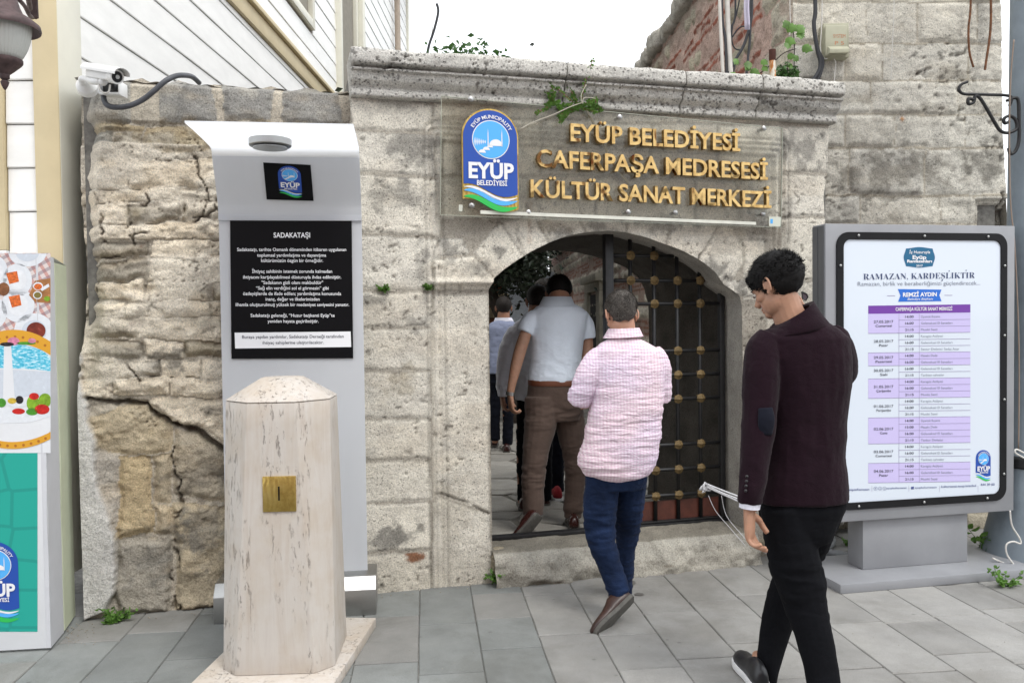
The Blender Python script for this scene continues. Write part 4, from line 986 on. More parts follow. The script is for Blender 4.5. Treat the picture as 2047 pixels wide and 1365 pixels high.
prof = [(0, .12), (0, .8), (0, z430-.10), (.002, z430-.04), (.010, z430+.02), (.026, z430+.08), (.115, z300-.05), (.128, z300-.012), (.15, z300+.010), (.20, z300+.018), (.40, z300+.022), (.60, z300+.022), (.655, z300+.020)]
prof = [tuple(v) for v in catmull([Vector((a, b, 0)) for a, b in prof], 4)]
def shell(mb, s0, s1, prof, th, shrink=0):
    P = [Vector((a[0], a[1])) for a in prof]; N = []
    for i in range(len(P)):
        t = (P[min(i+1, len(P)-1)]-P[max(0, i-1)]).normalized(); N.append(Vector((-t.y, t.x)))
    ring = lambda s: [PP.pt(s, q.y, q.x) for q in P]+[PP.pt(s, q.y+n_.y*th, q.x+n_.x*th) for q, n_ in zip(reversed(P), reversed(N))]
    mb.rings([ring(s0), ring(s1)])
cut = next(i for i, q in enumerate(prof) if q[1] > z300-.03)
mb = MB(); shell(mb, wL, wR, prof[:cut+1], .010); pn = mb.build('acrylic_sheet', M_ACR, panel, smooth=True, sharp=1.0)
m, n, l, p = new_mat('translucent_hood'); p.inputs['Base Color'].default_value = (.85, .86, .88, 1); p.inputs['Roughness'].default_value = .2; tl_ = n.new('ShaderNodeBsdfTranslucent'); tl_.inputs[0].default_value = (.95, .96, .98, 1); mxa = n.new('ShaderNodeMixShader'); mxa.inputs[0].default_value = .82; l.new(p.outputs[0], mxa.inputs[1]); l.new(tl_.outputs[0], mxa.inputs[2]); l.new(mxa.outputs[0], n['Material Output'].inputs[0])
mb = MB(); shell(mb, wL, wR, prof[cut:], .010); mb.build('acrylic_hood', m, panel, smooth=True, sharp=1.0)
# white box closing the top behind, and disc lamp under the hood
cc = PP.hit(538, 287, .33); MB().lathe(PP.pt(PP.sz(540, 280, .33)[0], z300+.026, .33), [(.102, 0), (.102, -.034), (.096, -.038), (.084, -.038), (.082, -.033)], 32).build('hood_lamp', MAT_STEEL, panel, smooth=True, sharp=.5)
MB().lathe(PP.pt(PP.sz(540, 280, .33)[0], z300-.024, .33), [(.083, .006), (.083, .003)], 32).build('lamp_glass', simple('frosted_glass', (.55, .57, .58), .3), panel)
ft = MB(); a0, a1 = PP.sz(427, 1200, .14)[0], PP.sz(752, 1200, .14)[0]
ft.prism([PP.pt(a0, 0, -.12), PP.pt(a0, 0, .15), PP.pt(a0, .135, .15), PP.pt(a0, .195, .10), PP.pt(a0, .195, -.12)], PP.u*(a1-a0)); ft.build('steel_foot', MAT_STEEL, panel, bevel=.003)
# emblem sticker on the sloped front
class _Sl(Plane): pass
sl_o = PP.pt(wL, z430+.06, .0245); dv = Vector((0, 0, 1))*(z300-.05-z430-.06)+PP.n*(.095); SLP = Plane(sl_o, PP.u, dv.normalized()); 
if SLP.n.y > 0: SLP.n = -SLP.n
qv = [SLP.hit(*c_, .002) for c_ in ((526, 325), (621, 330), (627, 402), (533, 399))]
st = MB().poly(qv).build('black_sticker', M_BLK, panel); logo(panel, SLP, (554, 331), (600, 333), .0035, ys=.80)
qv = [PP.hit(*c_, .004) for c_ in ((460, 437), (703, 440), (706, 716), (463, 717))]
sg = MB().prism(qv, PP.n*.004).build('notice_board', M_BLK, panel); nb = MB()
NL = [('SADAKATAŞI', 547, 620, 475, 9.6, .02), ('Sadakataşı, tarihte Osmanlı döneminden itibaren uygulanan', 474, 692, 502, 6.4, .012), ('toplumsal yardımlaşma ve dayanışma', 514, 652, 513.3, 6.4, .012), ('kültürümüzün özgün bir örneğidir.', 522, 646, 524, 6.4, .012),
 ('İhtiyaç sahibinin istemek zorunda kalmadan', 504, 664, 545.5, 6.4, .012), ('ihtiyacını karşılayabilmesi düsturuyla ihdas edilmiştir.', 486, 682, 557, 6.4, .012), ('"Sadakanın gizli olanı makbuldür"', 523, 646, 568, 6.4, .012), ('“Sağ elin verdiğini sol el görmesin” gibi', 512, 657, 579, 6.4, .012),
 ('özdeyişlerde de ifade edilen; yardımlaşma konusunda', 486, 682, 590, 6.4, .012), ('inanç, değer ve ilkelerimizden', 531, 639, 601, 6.4, .012), ('ilhamla oluşturulmuş yüksek bir medeniyet seviyesini yansıtır.', 471, 698, 612, 6.4, .012), ('Sadakataşı geleneği, “Huzur başkenti Eyüp”te', 501, 669, 633.5, 6.4, .012), ('yeniden hayata geçirilmiştir.', 535, 637, 645, 6.4, .012)]
for t_, a, b, y, c_, bo in NL: text_into(nb, PP, t_, a, b, y, c_, .0094, bo)
nb.build_lines('text_line', M_PW, panel)
MB().poly([PP.hit(*c_, .0092) for c_ in ((469, 665), (701, 662.5), (702, 693.5), (470, 696.5))]).build('notice_strip', M_PW, panel)
nb = MB(); text_into(nb, PP, 'Buraya yapılan yardımlar, Sadakataşı Derneği tarafından', 484, 687, 676.5, 6.2, .0104, .004, 675); text_into(nb, PP, 'ihtiyaç sahiplerine ulaştırılacaktır.', 525, 647, 688, 6.2, .0104, .004, 687); nb.build_lines('text_line', M_INK, panel)

# ================================================================== TRAVERTINE PILLAR
pillar = thing('donation_pillar', (-1.0, 3.83, 0), 'octagonal travertine donation pillar with brass coin slot plate and faceted top', 'pillar')
m, n, l, p = new_mat('travertine'); v = posvec(n, l, (1, 1, .09)); v2 = posvec(n, l, (1, 1, .22))
t1 = noise_node(n, l, 20, 8, .72, v, .8); r = ramp(n, [(.25, (.43, .37, .32)), (.42, (.50, .45, .40)), (.54, (.53, .49, .445)), (.64, (.50, .455, .415)), (.80, (.46, .41, .37))]); l.new(t1.outputs[0], r.inputs[0])
t2 = noise_node(n, l, 60, 6, .75, v2); pm = ramp(n, [(.57, (0, 0, 0)), (.64, (1, 1, 1))]); l.new(t2.outputs[0], pm.inputs[0]); t3 = noise_node(n, l, 7, 3, .6, v); pm2 = ramp(n, [(.45, (0, 0, 0)), (.56, (1, 1, 1))]); l.new(t3.outputs[0], pm2.inputs[0])
pf = math_n(n, l, 'MULTIPLY', pm.outputs[0], pm2.outputs[0]); c = mixc(n, l, math_n(n, l, 'MULTIPLY', pf, .32), r.outputs[0], (.24, .18, .14)); ts = noise_node(n, l, 5, 4, .6, posvec(n, l)); rs2 = ramp(n, [(.45, (1, 1, 1)), (.75, (.9, .84, .76))]); l.new(ts.outputs[0], rs2.inputs[0])
c = mixc(n, l, 1, c, rs2.outputs[0], 'MULTIPLY'); l.new(c, p.inputs['Base Color']); p.inputs['Roughness'].default_value = .62; p.inputs['Specular IOR Level'].default_value = .35
b = bump(n, l, math_n(n, l, 'MULTIPLY', pf, -1.0), .8, .006); b = bump(n, l, t1.outputs[0], .12, .004, b); l.new(b, p.inputs['Normal']); M_TRAV = m
def octa(c, W_, ch, z, rot):
    h = W_/2; k = h-ch; P = [(-k, -h), (k, -h), (h, -k), (h, k), (k, h), (-k, h), (-h, k), (-h, -k)]; ca, sa = math.cos(math.radians(rot)), math.sin(math.radians(rot))
    return [Vector((c[0]+x*ca-y*sa, c[1]+x*sa+y*ca, z)) for x, y in P]
PCX, PCY, ROT = -1.036, 3.715, 3
W0_, W1_ = .482, .452
rl = [octa((PCX, PCY), W0_+(W1_-W0_)*i/12, .075+.050*i/12, .05+(1.205-.05)*i/12, ROT) for i in range(13)]
mb = MB(); mb.rings(rl); ps = mb.build('shaft', M_TRAV, pillar, bevel=.004)
mb = MB(); mb.rings([octa((PCX, PCY), W1_-.006, .124, 1.206, ROT), octa((PCX, PCY), W1_+.003, .126, 1.211, ROT), octa((PCX, PCY), .17, .045, 1.302, ROT)]); mb.build('cap', M_TRAV, pillar, bevel=.004)
mb = MB(); pb = yawp((-1.03, 3.79, 0), -4); mb.frame_box(pb.pt(-.30, 0, -.37)+Vector((0, 0, .0)), pb.u*.60, pb.n*.78, (0, 0, .049)); mb.build('base_plate', M_TRAV, pillar, bevel=.004)
FP = Plane((PCX, PCY, 0), (math.cos(math.radians(ROT)), math.sin(math.radians(ROT)), 0)); FP.o = FP.o+FP.n*(W0_/2-.0125)
m, n, l, p = new_mat('brass'); p.inputs['Metallic'].default_value = 1; v = posvec(n, l); t = noise_node(n, l, 14, 6, .7, v, .4); r = ramp(n, [(.3, (.34, .21, .05)), (.5, (.52, .37, .11)), (.75, (.60, .45, .17))]); l.new(t.outputs[0], r.inputs[0]); l.new(r.outputs[0], p.inputs['Base Color']); p.inputs['Roughness'].default_value = .42
wv_ = n.new('ShaderNodeTexWave'); wv_.inputs['Scale'].default_value = 16; wv_.inputs['Distortion'].default_value = 6; l.new(v, wv_.inputs['Vector']); l.new(bump(n, l, wv_.outputs[0], .25, .004), p.inputs['Normal']); M_BRASS = m
s0, z0 = FP.sz(526, 1023, .006); s1, z1 = FP.sz(591, 951, .006)
mb = MB(); mb.pbox(FP, s0, s1, z0, z1, -.01, .010); mb.build('brass_plate', M_BRASS, pillar, bevel=.002)
sc_, zc = FP.sz(557.5, 986, .01); MB().pbox(FP, sc_-.0035, sc_+.0035, zc-.03, zc+.03, .005, .0106).build('coin_slot', M_BLK, pillar)

# ================================================================== PROMOTIONAL BOX on the left
banner = thing('banner_box', (-2.6, 4.1, 0), 'fabric covered promotional box printed with breakfast food and a teal panel', 'banner box')
BP = yawp(gnd(101, 1299), 7); M_FAB = simple('banner_fabric', (.72, .735, .76), .55, var=.03, scale=6, bmp=.1, bscale=9, bdist=.02); M_FABG = simple('banner_grey_side', (.58, .59, .62), .6, var=.04, scale=5, bmp=.25, bscale=7, bdist=.02); M_FABY = simple('pale_green_side', (.56, .60, .44), .6, var=.05)
bw, bz = BP.sz(-300, 600)[0], 1.885
sA = gnd(128, 1268); sB = gnd(151, 1236)
def vpanel(a, b, z0, z1, th, nm, mat, n=9):
    a, b = Vector(a), Vector(b); mb = MB(); dd = (b-a); nn = Vector((dd.y, -dd.x, 0)).normalized(); rl = []
    r = random.Random(len(nm)); 
    for i in range(n+1):
        z_ = z0+(z1-z0)*i/n; w_ = r.uniform(-.004, .004); rl.append([a+Vector((0, 0, z_))+nn*w_, b+Vector((0, 0, z_))+nn*w_*.3, b+Vector((0, 0, z_))-nn*th, a+Vector((0, 0, z_))-nn*th])
    mb.rings(rl); return mb.build(nm, mat, banner, smooth=True, sharp=.5)
fl = BP.pt(bw, 0, 0); f0 = BP.pt(0, 0, 0)
mb = MB(); mb.prism([fl+Vector((0, 0, .01)), f0+Vector((0, 0, .01)), f0+Vector((0, 0, bz)), fl+Vector((0, 0, bz))], -BP.n*.02); mb.build('front_cover', M_FAB, banner, bevel=.004)
vpanel(f0+BP.u*.002, Vector((sA.x, sA.y, 0)), .012, bz-.005, .02, 'side_cover', M_FABG); vpanel(Vector((sA.x+.002, sA.y+.004, 0)), Vector((sB.x, sB.y, 0)), .02, bz-.03, .02, 'side_strip', M_FABY)
mb = MB(); mb.poly([f0+Vector((0, 0, bz-.004)), Vector((sA.x, sA.y, bz-.006)), Vector((sB.x, sB.y, bz-.03)), Vector((sB.x-1.6, sB.y, bz-.03)), fl+Vector((0, 0, bz-.004))]); mb.build('top_cover', M_FAB, banner)
M_TEAL, n, l, p = new_mat('teal_print'); v = posvec(n, l); vo = n.new('ShaderNodeTexVoronoi'); vo.feature = 'DISTANCE_TO_EDGE'; vo.inputs['Scale'].default_value = 6; vo.inputs['Randomness'].default_value = .35; l.new(v, vo.inputs['Vector'])
r = ramp(n, [(.03, (.01, .29, .24)), (.06, (.012, .36, .29))]); l.new(vo.outputs[0], r.inputs[0]); l.new(r.outputs[0], p.inputs['Base Color']); p.inputs['Roughness'].default_value = .5
def bq(pts, mat, nm, d): 
    me = MB().poly([BP.hit(x, y, d) for x, y in pts]).mesh(fix=False); bm = bmesh.new(); bm.from_mesh(me); bmesh.ops.triangulate(bm, faces=bm.faces[:]); bm.to_mesh(me); bm.free(); return obj_from(nm, me, banner, mat)
def bell(cx, cy, rx, ry, mat, nm, d, a0=0, a1=360, n=36, clip=101.0):
    pts = [(min(cx+rx*math.cos(math.radians(a0+(a1-a0)*i/n)), clip), cy+ry*math.sin(math.radians(a0+(a1-a0)*i/n))) for i in range(n+(0 if a1-a0 == 360 else 1))]; return bq(pts, mat, nm, d)
m, n, l, p = new_mat('checked_cloth_print'); v = posvec(n, l, (1, 1, 1), (0, .5, 0)); w1 = n.new('ShaderNodeTexWave'); w1.inputs['Scale'].default_value = 9; w1.bands_direction = 'X'; w2 = n.new('ShaderNodeTexWave'); w2.bands_direction = 'Z'; w2.inputs['Scale'].default_value = 9; l.new(v, w1.inputs[0]); l.new(v, w2.inputs[0])
c = mixc(n, l, math_n(n, l, 'MULTIPLY', math_n(n, l, 'GREATER_THAN', w1.outputs[1], .6), .55), (.68, .60, .58), (.50, .11, .06)); c = mixc(n, l, math_n(n, l, 'MULTIPLY', math_n(n, l, 'GREATER_THAN', w2.outputs[1], .6), .5), c, (.16, .12, .17)); l.new(c, p.inputs['Base Color']); M_CHK = m
bq([(-300, 506), (101, 506), (101, 690), (-300, 690)], M_CHK, 'tablecloth_print', .001)
M_PLATE = flat_mat('plate_print', (.74, .77, .81)); M_PLATE2 = flat_mat('plate_shade_print', (.60, .65, .72)); M_TEA = flat_mat('tea_print', (.22, .035, .02)); M_ORG = simple('pastry_print', (.62, .13, .02), .5, var=.5, scale=90); M_WOODP = flat_mat('board_print', (.45, .2, .07)); M_YEL = flat_mat('cheese_print', (.7, .5, .06)); M_VEG = flat_mat('pepper_print', (.25, .46, .03)); M_VEG2 = flat_mat('cucumber_print', (.08, .33, .03)); M_TOM = flat_mat('tomato_print', (.62, .02, .015)); M_OLV = flat_mat('olive_print', (.02, .015, .02)); M_ORANGE = flat_mat('orange_band_print', (.68, .34, .03)); M_DOT = flat_mat('orange_dot_print', (.42, .15, .02))
m, n, l, p = new_mat('pool_print'); v = posvec(n, l, (1, 1, 2.6)); t = noise_node(n, l, 55, 4, .6, v); r = ramp(n, [(.35, (.02, .36, .55)), (.5, (.12, .55, .72)), (.66, (.70, .85, .9))]); l.new(t.outputs[0], r.inputs[0]); l.new(r.outputs[0], p.inputs['Base Color']); M_POOL = m
for (cx, cy, rx, ry) in ((55, 505, 38, 28), (35, 560, 29, 33), (-10, 545, 26, 34), (36, 610, 33, 34), (-18, 625, 32, 34), (68, 662, 40, 36)):
    y0 = 507
    pts = [(min(101, cx+rx*math.cos(t)), max(y0, cy+ry*math.sin(t))) for t in [2*math.pi*i/36 for i in range(36)]]; bq(pts, M_PLATE, 'plate_print', .0016)
    pts = [(min(101, cx+rx*.62*math.cos(t)), max(y0, cy+ry*.62*math.sin(t))) for t in [2*math.pi*i/30 for i in range(30)]]; bq(pts, M_PLATE2 if cy in (505, 662) else flat_mat('plate_well_print', (.78, .8, .83)), 'plate_print', .0020)
for cx, cy in ((24, 555), (29, 602)): bq([(cx-12, cy-9), (cx+10, cy-13), (cx+14, cy+8), (cx-5, cy+13)], M_ORG, 'pastry_print', .0024)
bell(72, 661, 19, 17, M_TEA, 'tea_print', .0026); bell(7, 578, 12, 13, flat_mat('glass_print', (.25, .1, .04)), 'glass_print', .0026)
bq([(58, 590), (70, 561), (101, 556), (101, 606), (70, 604)], M_WOODP, 'board_print', .0018)
bell(76, 572, 10, 8, M_PLATE, 'bowl_print', .0022); bell(75, 590, 9, 8, M_PLATE, 'bowl_print', .0022); bell(76, 573, 8, 6, M_ORG, 'sauce_print', .0026); bell(75, 590, 7, 6, flat_mat('olive_mix', (.2, .16, .04)), 'olive_print', .0026); bell(94, 597, 6, 5, M_VEG, 'lime_print', .0026); bq([(80, 577), (97, 567), (99, 573), (84, 582)], M_PLATE, 'cheese_print', .0026)
# oval with pool, table and salad
CXO = 32; ov = lambda rx, ry, cy, a0, a1, n=40: [(CXO+rx*math.cos(math.radians(a0+(a1-a0)*i/n)), cy+ry*math.sin(math.radians(a0+(a1-a0)*i/n))) for i in range(n+1)]
bq([(-300, 690), (101, 690), (101, 905), (-300, 905)], M_FAB, 'white_field_print', .0012)
bq([(-300, 905), (75, 905), (75, 1262), (-300, 1262)], M_TEAL, 'teal_panel', .0012)
bq([(-200, 660), (101, 672), (101, 735), (-200, 735)], flat_mat('teal_corner', (.02, .45, .40)), 'teal_corner_print', .0013)
top = [(-60+i*8.06, 672-13*math.cos((i-11)/11*1.25)*1.0+((-60+i*8.06-32)/70)**2*13) for i in range(21)]
top = [(x, 672+((x-28)/73.0)**2*24) for x in range(-60, 102, 7)]+[(101, 696)]
bq([(x, y-13) for x, y in top]+[(x, y+14) for x, y in reversed(top)], M_ORANGE, 'orange_band', .0030)
bq([(x, y+14) for x, y in top]+[(101, 860), (90, 875), (60, 893), (20, 898), (-60, 890)], M_FAB, 'oval_field', .0022)
bq([(-60, 690), (-10, 685), (50, 690), (85, 700), (101, 715), (101, 742), (70, 738), (-60, 733)], M_POOL, 'pool_print', .0026)
bot = [(x, 889-((x-25)/76.0)**2*20) for x in range(-60, 102, 7)]+[(101, 869)]
bq([(x, y-6) for x, y in bot]+[(x, y+8) for x, y in reversed(bot)], M_ORANGE, 'orange_band', .0030)
for x, y in [(x, 672+((x-28)/73.0)**2*24) for x in (-2, 14, 30, 46, 61, 75, 90)]: bell(x, y+1, 2.8, 2.8, M_DOT, 'band_dot', .0034, n=10)
for x, y in [(x, 890-((x-25)/76.0)**2*20) for x in (0, 15, 31, 47, 62, 77, 91)]: bell(x, y+1, 2.8, 2.8, M_DOT, 'band_dot', .0034, n=10)
bq([(-60, 816), (101, 818), (101, 832), (60, 844), (0, 846), (-60, 840)], M_PLATE, 'plate_print', .0030); bq([(-60, 734), (101, 743), (101, 790), (-60, 800)], M_PLATE2, 'table_print', .0024); bq([(8, 690), (22, 690), (30, 800), (6, 800)], M_FAB, 'curtain_print', .0028)
for cx, cy, rx, ry, mt in ((66, 806, 13, 16, M_VEG), (90, 800, 13, 14, M_VEG), (68, 792, 10, 7, M_TOM), (84, 818, 15, 10, M_TOM), (64, 823, 12, 7, M_VEG2), (37, 822, 13, 6, M_TOM), (35, 806, 20, 8, M_PLATE), (24, 801, 9, 6, M_YEL), (39, 799, 8, 8, M_OLV), (3, 805, 9, 9, M_VEG2), (10, 820, 14, 5, M_PLATE), (40, 829, 18, 4, M_PLATE), (27, 682, 12, 8, flat_mat('rose_print', (.7, .25, .38))), (64, 681, 8, 5, flat_mat('rose_print', (.75, .3, .42))), (14, 688, 14, 4, M_OLV), (52, 686, 20, 3, M_VEG2)): bell(cx, cy, rx, ry, mt, 'food_print', .0034+.0001*(cx % 5), n=16)
logo(banner, BP, (-61, 1082), (35, 1082), .0022)

# ================================================================== POSTER CABINET on the right
cab = thing('poster_cabinet', gnd(1830, 1165), 'grey freestanding poster cabinet with a printed events timetable, right of the gateway', 'poster cabinet')
M_GMET = simple('grey_powder_coat', (.265, .27, .285), .45, .0, .09, 4, .05, 90, .002, .5); M_GDK = simple('dark_grey_side', (.11, .115, .12), .5, 0, .05)
CO = Vector((1.785, 4.72, 0)); CPn = yawp(CO, 11.5)
ca0, czt = CPn.sz(1650, 447); ca1 = CPn.sz(2029, 451)[0]; czb = CPn.sz(1850, 1032)[1]
mb = MB(); mb.pbox(CPn, ca0, ca1, czb, czt, -.13, 0)
cbx = mb.build('cabinet_box', M_GMET, cab, bevel=.004)
sdp = MB(); sdp.pbox(CPn, ca0-.006, ca0-.001, czb+.01, czt-.01, -.125, -.072); sdp.pbox(CPn, ca0-.006, ca0-.001, czb+.01, czt-.01, -.064, -.012); sdp.build('side_rail', M_GDK, cab)
def rrect(pl, x0, x1, y0, y1, r, d, n=8):
    (a0, b0), (a1, b1) = pl.sz(x0, y1, d), pl.sz(x1, y0, d); P = []
    for cx, cy, t0 in ((a1-r, b1-r, 0), (a0+r, b1-r, 90), (a0+r, b0+r, 180), (a1-r, b0+r, 270)):
        for i in range(n+1): t = math.radians(t0+90*i/n); P.append((cx+r*math.cos(t), cy+r*math.sin(t)))
    return P
k0 = rrect(CPn, 1671, 2011, 464, 1002, .075, 0); 
# the photo's frame in plane coordinates
A0, B1 = CPn.sz(1671, 464); A1 = CPn.sz(2011, 466)[0]; B0 = CPn.sz(1860, 1008)[1]
def rr2(a0, a1, b0, b1, r, n=8):
    P = []
    for cx, cy, t0 in ((a1-r, b1-r, 0), (a0+r, b1-r, 90), (a0+r, b0+r, 180), (a1-r, b0+r, 270)):
        for i in range(n+1): t = math.radians(t0+90*i/n); P.append((cx+r*math.cos(t), cy+r*math.sin(t)))
    return P
o_ = rr2(A0, A1, B0, B1, .075); fwd = .042; i_ = rr2(A0+fwd, A1-fwd, B0+fwd, B1-fwd, .045)
mb = MB(); mb.add([CPn.pt(a, b, .001) for a, b in o_]+[CPn.pt(a, b, .012) for a, b in o_]+[CPn.pt(a, b, .012) for a, b in i_]+[CPn.pt(a, b, .004) for a, b in i_], [(q*36+i, q*36+(i+1) % 36, (q+1)*36+(i+1) % 36, (q+1)*36+i) for q in range(3) for i in range(36)])
mb.build('gasket_frame', simple('black_rubber', (.009, .009, .010), .5, spec=.2), cab)
M_POST = flat_mat('poster_paper', (.66, .72, .80), .18, .3)
MB().poly([CPn.pt(a, b, .0045) for a, b in i_]).build('poster', M_POST, cab)
for fx in (.12, .5, .88):
    for b in (B0+.02, B1-.02): MB().ball(CPn.pt(A0+(A1-A0)*fx, b, .014), .0085, 8, 5).build('screw', MAT_STEEL, cab, smooth=True)
for fz in (.10, .38, .62, .88):
    for a in (A0+.02, A1-.02): MB().ball(CPn.pt(a, B0+(B1-B0)*fz, .014), .0085, 8, 5).build('screw', MAT_STEEL, cab, smooth=True)
def cz(zx, zy): return (1620+zx/1.7727, 430+zy/1.7727)
def cq(pts, mat, nm, d): return MB().poly([CPn.hit(*cz(x, y), d) for x, y in pts]).build(nm, mat, cab)
M_PURP = flat_mat('purple_print', (.16, .04, .33)); M_LIL = flat_mat('lilac_print', (.56, .50, .78)); M_TEALB = flat_mat('badge_teal_print', (.01, .12, .24)); M_RIB = flat_mat('ribbon_blue_print', (.015, .14, .58)); M_LINE = flat_mat('table_line_print', (.30, .26, .42)); M_NAVY = flat_mat('navy_print', (.03, .05, .14)); M_GT = flat_mat('grey_text_print', (.22, .24, .30))
bd = []
for i in range(48):
    t = 2*math.pi*i/48; c_, s_ = math.cos(t), math.sin(t); k = 1/max(abs(c_), abs(s_))**.78; bd.append((386+56*c_*k*(.95+.04*math.cos(4*t)), 150+37*s_*k*(.95+.04*math.cos(4*t))))
cq(bd, M_TEALB, 'poster_badge', .0055); cq([(310, 262), (465, 264), (457, 284), (465, 305), (311, 307), (319, 285)], M_RIB, 'poster_ribbon', .0055)
cq([(272, 285), (300, 285), (300, 287), (272, 287)], M_LINE, 'rule_line', .0055); cq([(475, 283), (503, 283), (503, 285), (475, 285)], M_LINE, 'rule_line', .0055)
def ct(mb, t, x0, x1, yb, cap, bold=.0, dy=0, italic=0, d=.0068):
    a = cz(x0, yb); b = cz(x1, yb+dy); text_into(mb, CPn, t, a[0], b[0], a[1], cap/1.7727, d, bold, b[1], italic)
SER = {**{chr(65+i): chr(0x1D400+i) for i in range(26)}, **{chr(97+i): chr(0x1D41A+i) for i in range(26)}}
def serif(mb, txt, x0, x1, yb, cap, dy=0, bold=-.01, lig=False):
    tr = {'ç': 'c', 'ş': 's', 'ı': 'i', 'İ': 'I', 'Ş': 'S', 'ğ': 'g', 'ü': 'u'}
    ct(mb, ''.join(SER.get(tr.get(c_, c_), c_) for c_ in txt), x0, x1, yb, cap, bold, dy)
w_ = MB(); ct(w_, 'İç Huzuruyla', 350, 424, 136, 10, .012, 0, .12); ct(w_, 'Eyüp', 362, 411, 156, 13, .03); ct(w_, 'Ramazanları', 343, 431, 168, 9.5, .035); ct(w_, '2017', 375, 398, 183, 7, .02)
ct(w_, 'REMZİ AYDIN', 328, 448, 289, 13.5, .035, -2); ct(w_, 'Belediye Başkanı', 344, 433, 301, 7, .01, -1, .25); ct(w_, 'CAFERPAŞA KÜLTÜR SANAT MERKEZİ', 302, 503, 339, 11.5, .018, -2); w_.build_lines('text_line', M_PW, cab)
w_ = MB(); serif(w_, 'RAMAZAN, KARDEŞLİKTİR', 188, 583, 229, 21, -6)
for x0, y0 in ((492, 198), (552, 196)): w_.poly([CPn.hit(*cz(x, y), .0068) for x, y in ((x0-1.8, y0-1.8), (x0+1.8, y0-1.8), (x0+1.8, y0+1.8), (x0-1.8, y0+1.8))])
w_.poly([CPn.hit(*cz(x, y), .0068) for x, y in ((466, 227), (469, 227), (470, 232), (465, 234), (464, 232), (467, 231))]); w_.build_lines('text_line', M_NAVY, cab)
w_ = MB(); ct(w_, 'Ramazan, birlik ve beraberliğimizi güçlendirecek...', 168, 602, 251, 14.5, -.006, -4); w_.build_lines('text_line', M_GT, cab)
cq([(205, 321), (567, 316), (567, 345), (205, 350)], M_PURP, 'table_header', .0052)
T1, T2, T3 = ('Karagöz Atölyesi', 'Geleneksel El Sanatları', 'Musiki Saati'); TT = 'Tarihten sahneler'; OB = 'Oyuncak Boyama'; MD = 'Masalcı Dede'
DAYS = [('27.05.2017', 'Cumartesi', [('14:00', OB), ('16:00', T2), ('21:15', T3)]), ('28.05.2017', 'Pazar', [('14:00', T1), ('16:00', T2), ('21:15', 'Santur Dinletisi: Sedat Anar')]), ('29.05.2017', 'Pazartesi', [('14:00', MD), ('16:00', T2)]),
 ('30.05.2017', 'Salı', [('16:00', T2), ('21:15', TT)]), ('31.05.2017', 'Çarşamba', [('14:00', T1), ('16:00', T2), ('21:15', T3)]), ('01.06.2017', 'Perşembe', [('14:00', T1), ('16:00', T2), ('21:15', T3)]),
 ('02.06.2017', 'Cuma', [('14:00', OB), ('15:00', MD), ('16:00', T2), ('21:15', 'Tanbur Dinletisi')]), ('03.06.2017', 'Cumartesi', [('14:00', T1), ('16:00', T2), ('21:15', TT)]), ('04.06.2017', 'Pazar', [('14:00', T1), ('16:00', T2), ('21:15', T3)])]
y = 350.0; dk = MB(); gy = MB(); ln = MB(); 
def cl(x0, x1, y0, dy): ln.poly([CPn.hit(*cz(*q), .0060) for q in ((x0, y0-.7), (x1, y0+dy-.7), (x1, y0+dy+.7), (x0, y0+.7))])
for i, (dt, nm, ev_) in enumerate(DAYS):
    h = 23.0*len(ev_); sk = lambda yy: -4-(yy-350)/600*1.5
    if i % 2 == 0: cq([(205, y), (567, y+sk(y)), (567, y+h+sk(y+h)), (205, y+h)], M_LIL, 'table_band', .0052)
    my = y+h/2; ct(dk, dt, 225, 294, my-2, 9, .004, -1); wn = len(nm)*6.4; ct(dk, nm, 260-wn/2, 260+wn/2, my+12, 8, .008, -1)
    for j, (tm, e_) in enumerate(ev_):
        yy = y+23*j; ct(dk, tm, 336, 366, yy+14, 8, .008, -.5); ct(gy, e_, 392, 392+len(e_)*4.85, yy+13.5, 8, -.004, -1)
        if j: cl(314, 567, yy-1, -3)
    cl(205, 567, y+h, sk(y+h)); y += h
for x in (314, 386): ln.poly([CPn.hit(*cz(*q), .0060) for q in ((x-.5, 349), (x+.5, 349), (x+.5, 947), (x-.5, 947))])
for x in (218, 349, 458, 594): ln.poly([CPn.hit(*cz(*q), .0060) for q in ((x-.4, 958), (x+.4, 958), (x+.4, 980), (x-.4, 980))])
dk.build_lines('text_line', M_INK, cab); gy.build_lines('text_line', M_GT, cab); ln.build('table_rule', M_LINE, cab)
w_ = MB(); ct(w_, '#EyüpteRamazan', 122, 209, 976, 7.5, .006, -2); ct(w_, 'eyupkultursanat', 270, 341, 970, 6.5, .004, -2); ct(w_, 'eyupkultursanattv', 371, 449, 968, 6.5, .004, -2); ct(w_, 'kultursanat.eyup.istanbul', 464, 587, 965, 8, .004, -4); ct(w_, '444 30 00', 603, 653, 958, 8, .004, -1)
for x, g_ in ((231, 'f'), (247, 't'), (263, 'o')):
    ring = lambda r: [cz(x+r*math.cos(t), 968+r*math.sin(t)) for t in [2*math.pi*k/14 for k in range(14)]]
    R_, r_ = ring(6.5), ring(5.6); P_ = [CPn.hit(*q, .0068) for q in R_+r_]; w_.add(P_, [(k, (k+1) % 14, 14+(k+1) % 14, 14+k) for k in range(14)]); ct(w_, g_, x-1.6, x+1.8, 971, 6, .01)
w_.poly([CPn.hit(*cz(*q), .0068) for q in ((357, 962), (367, 961), (367, 970), (357, 971))]); w_.build_lines('text_line', flat_mat('footer_blue', (.07, .09, .25)), cab)
logo(cab, CPn, cz(586, 832), cz(639, 831), .0055)
PPd = yawp(Vector((1.81, 4.55, 0)), 11.5); b0a = 0; b1a = PPd.sz(2075, 1150)[0]
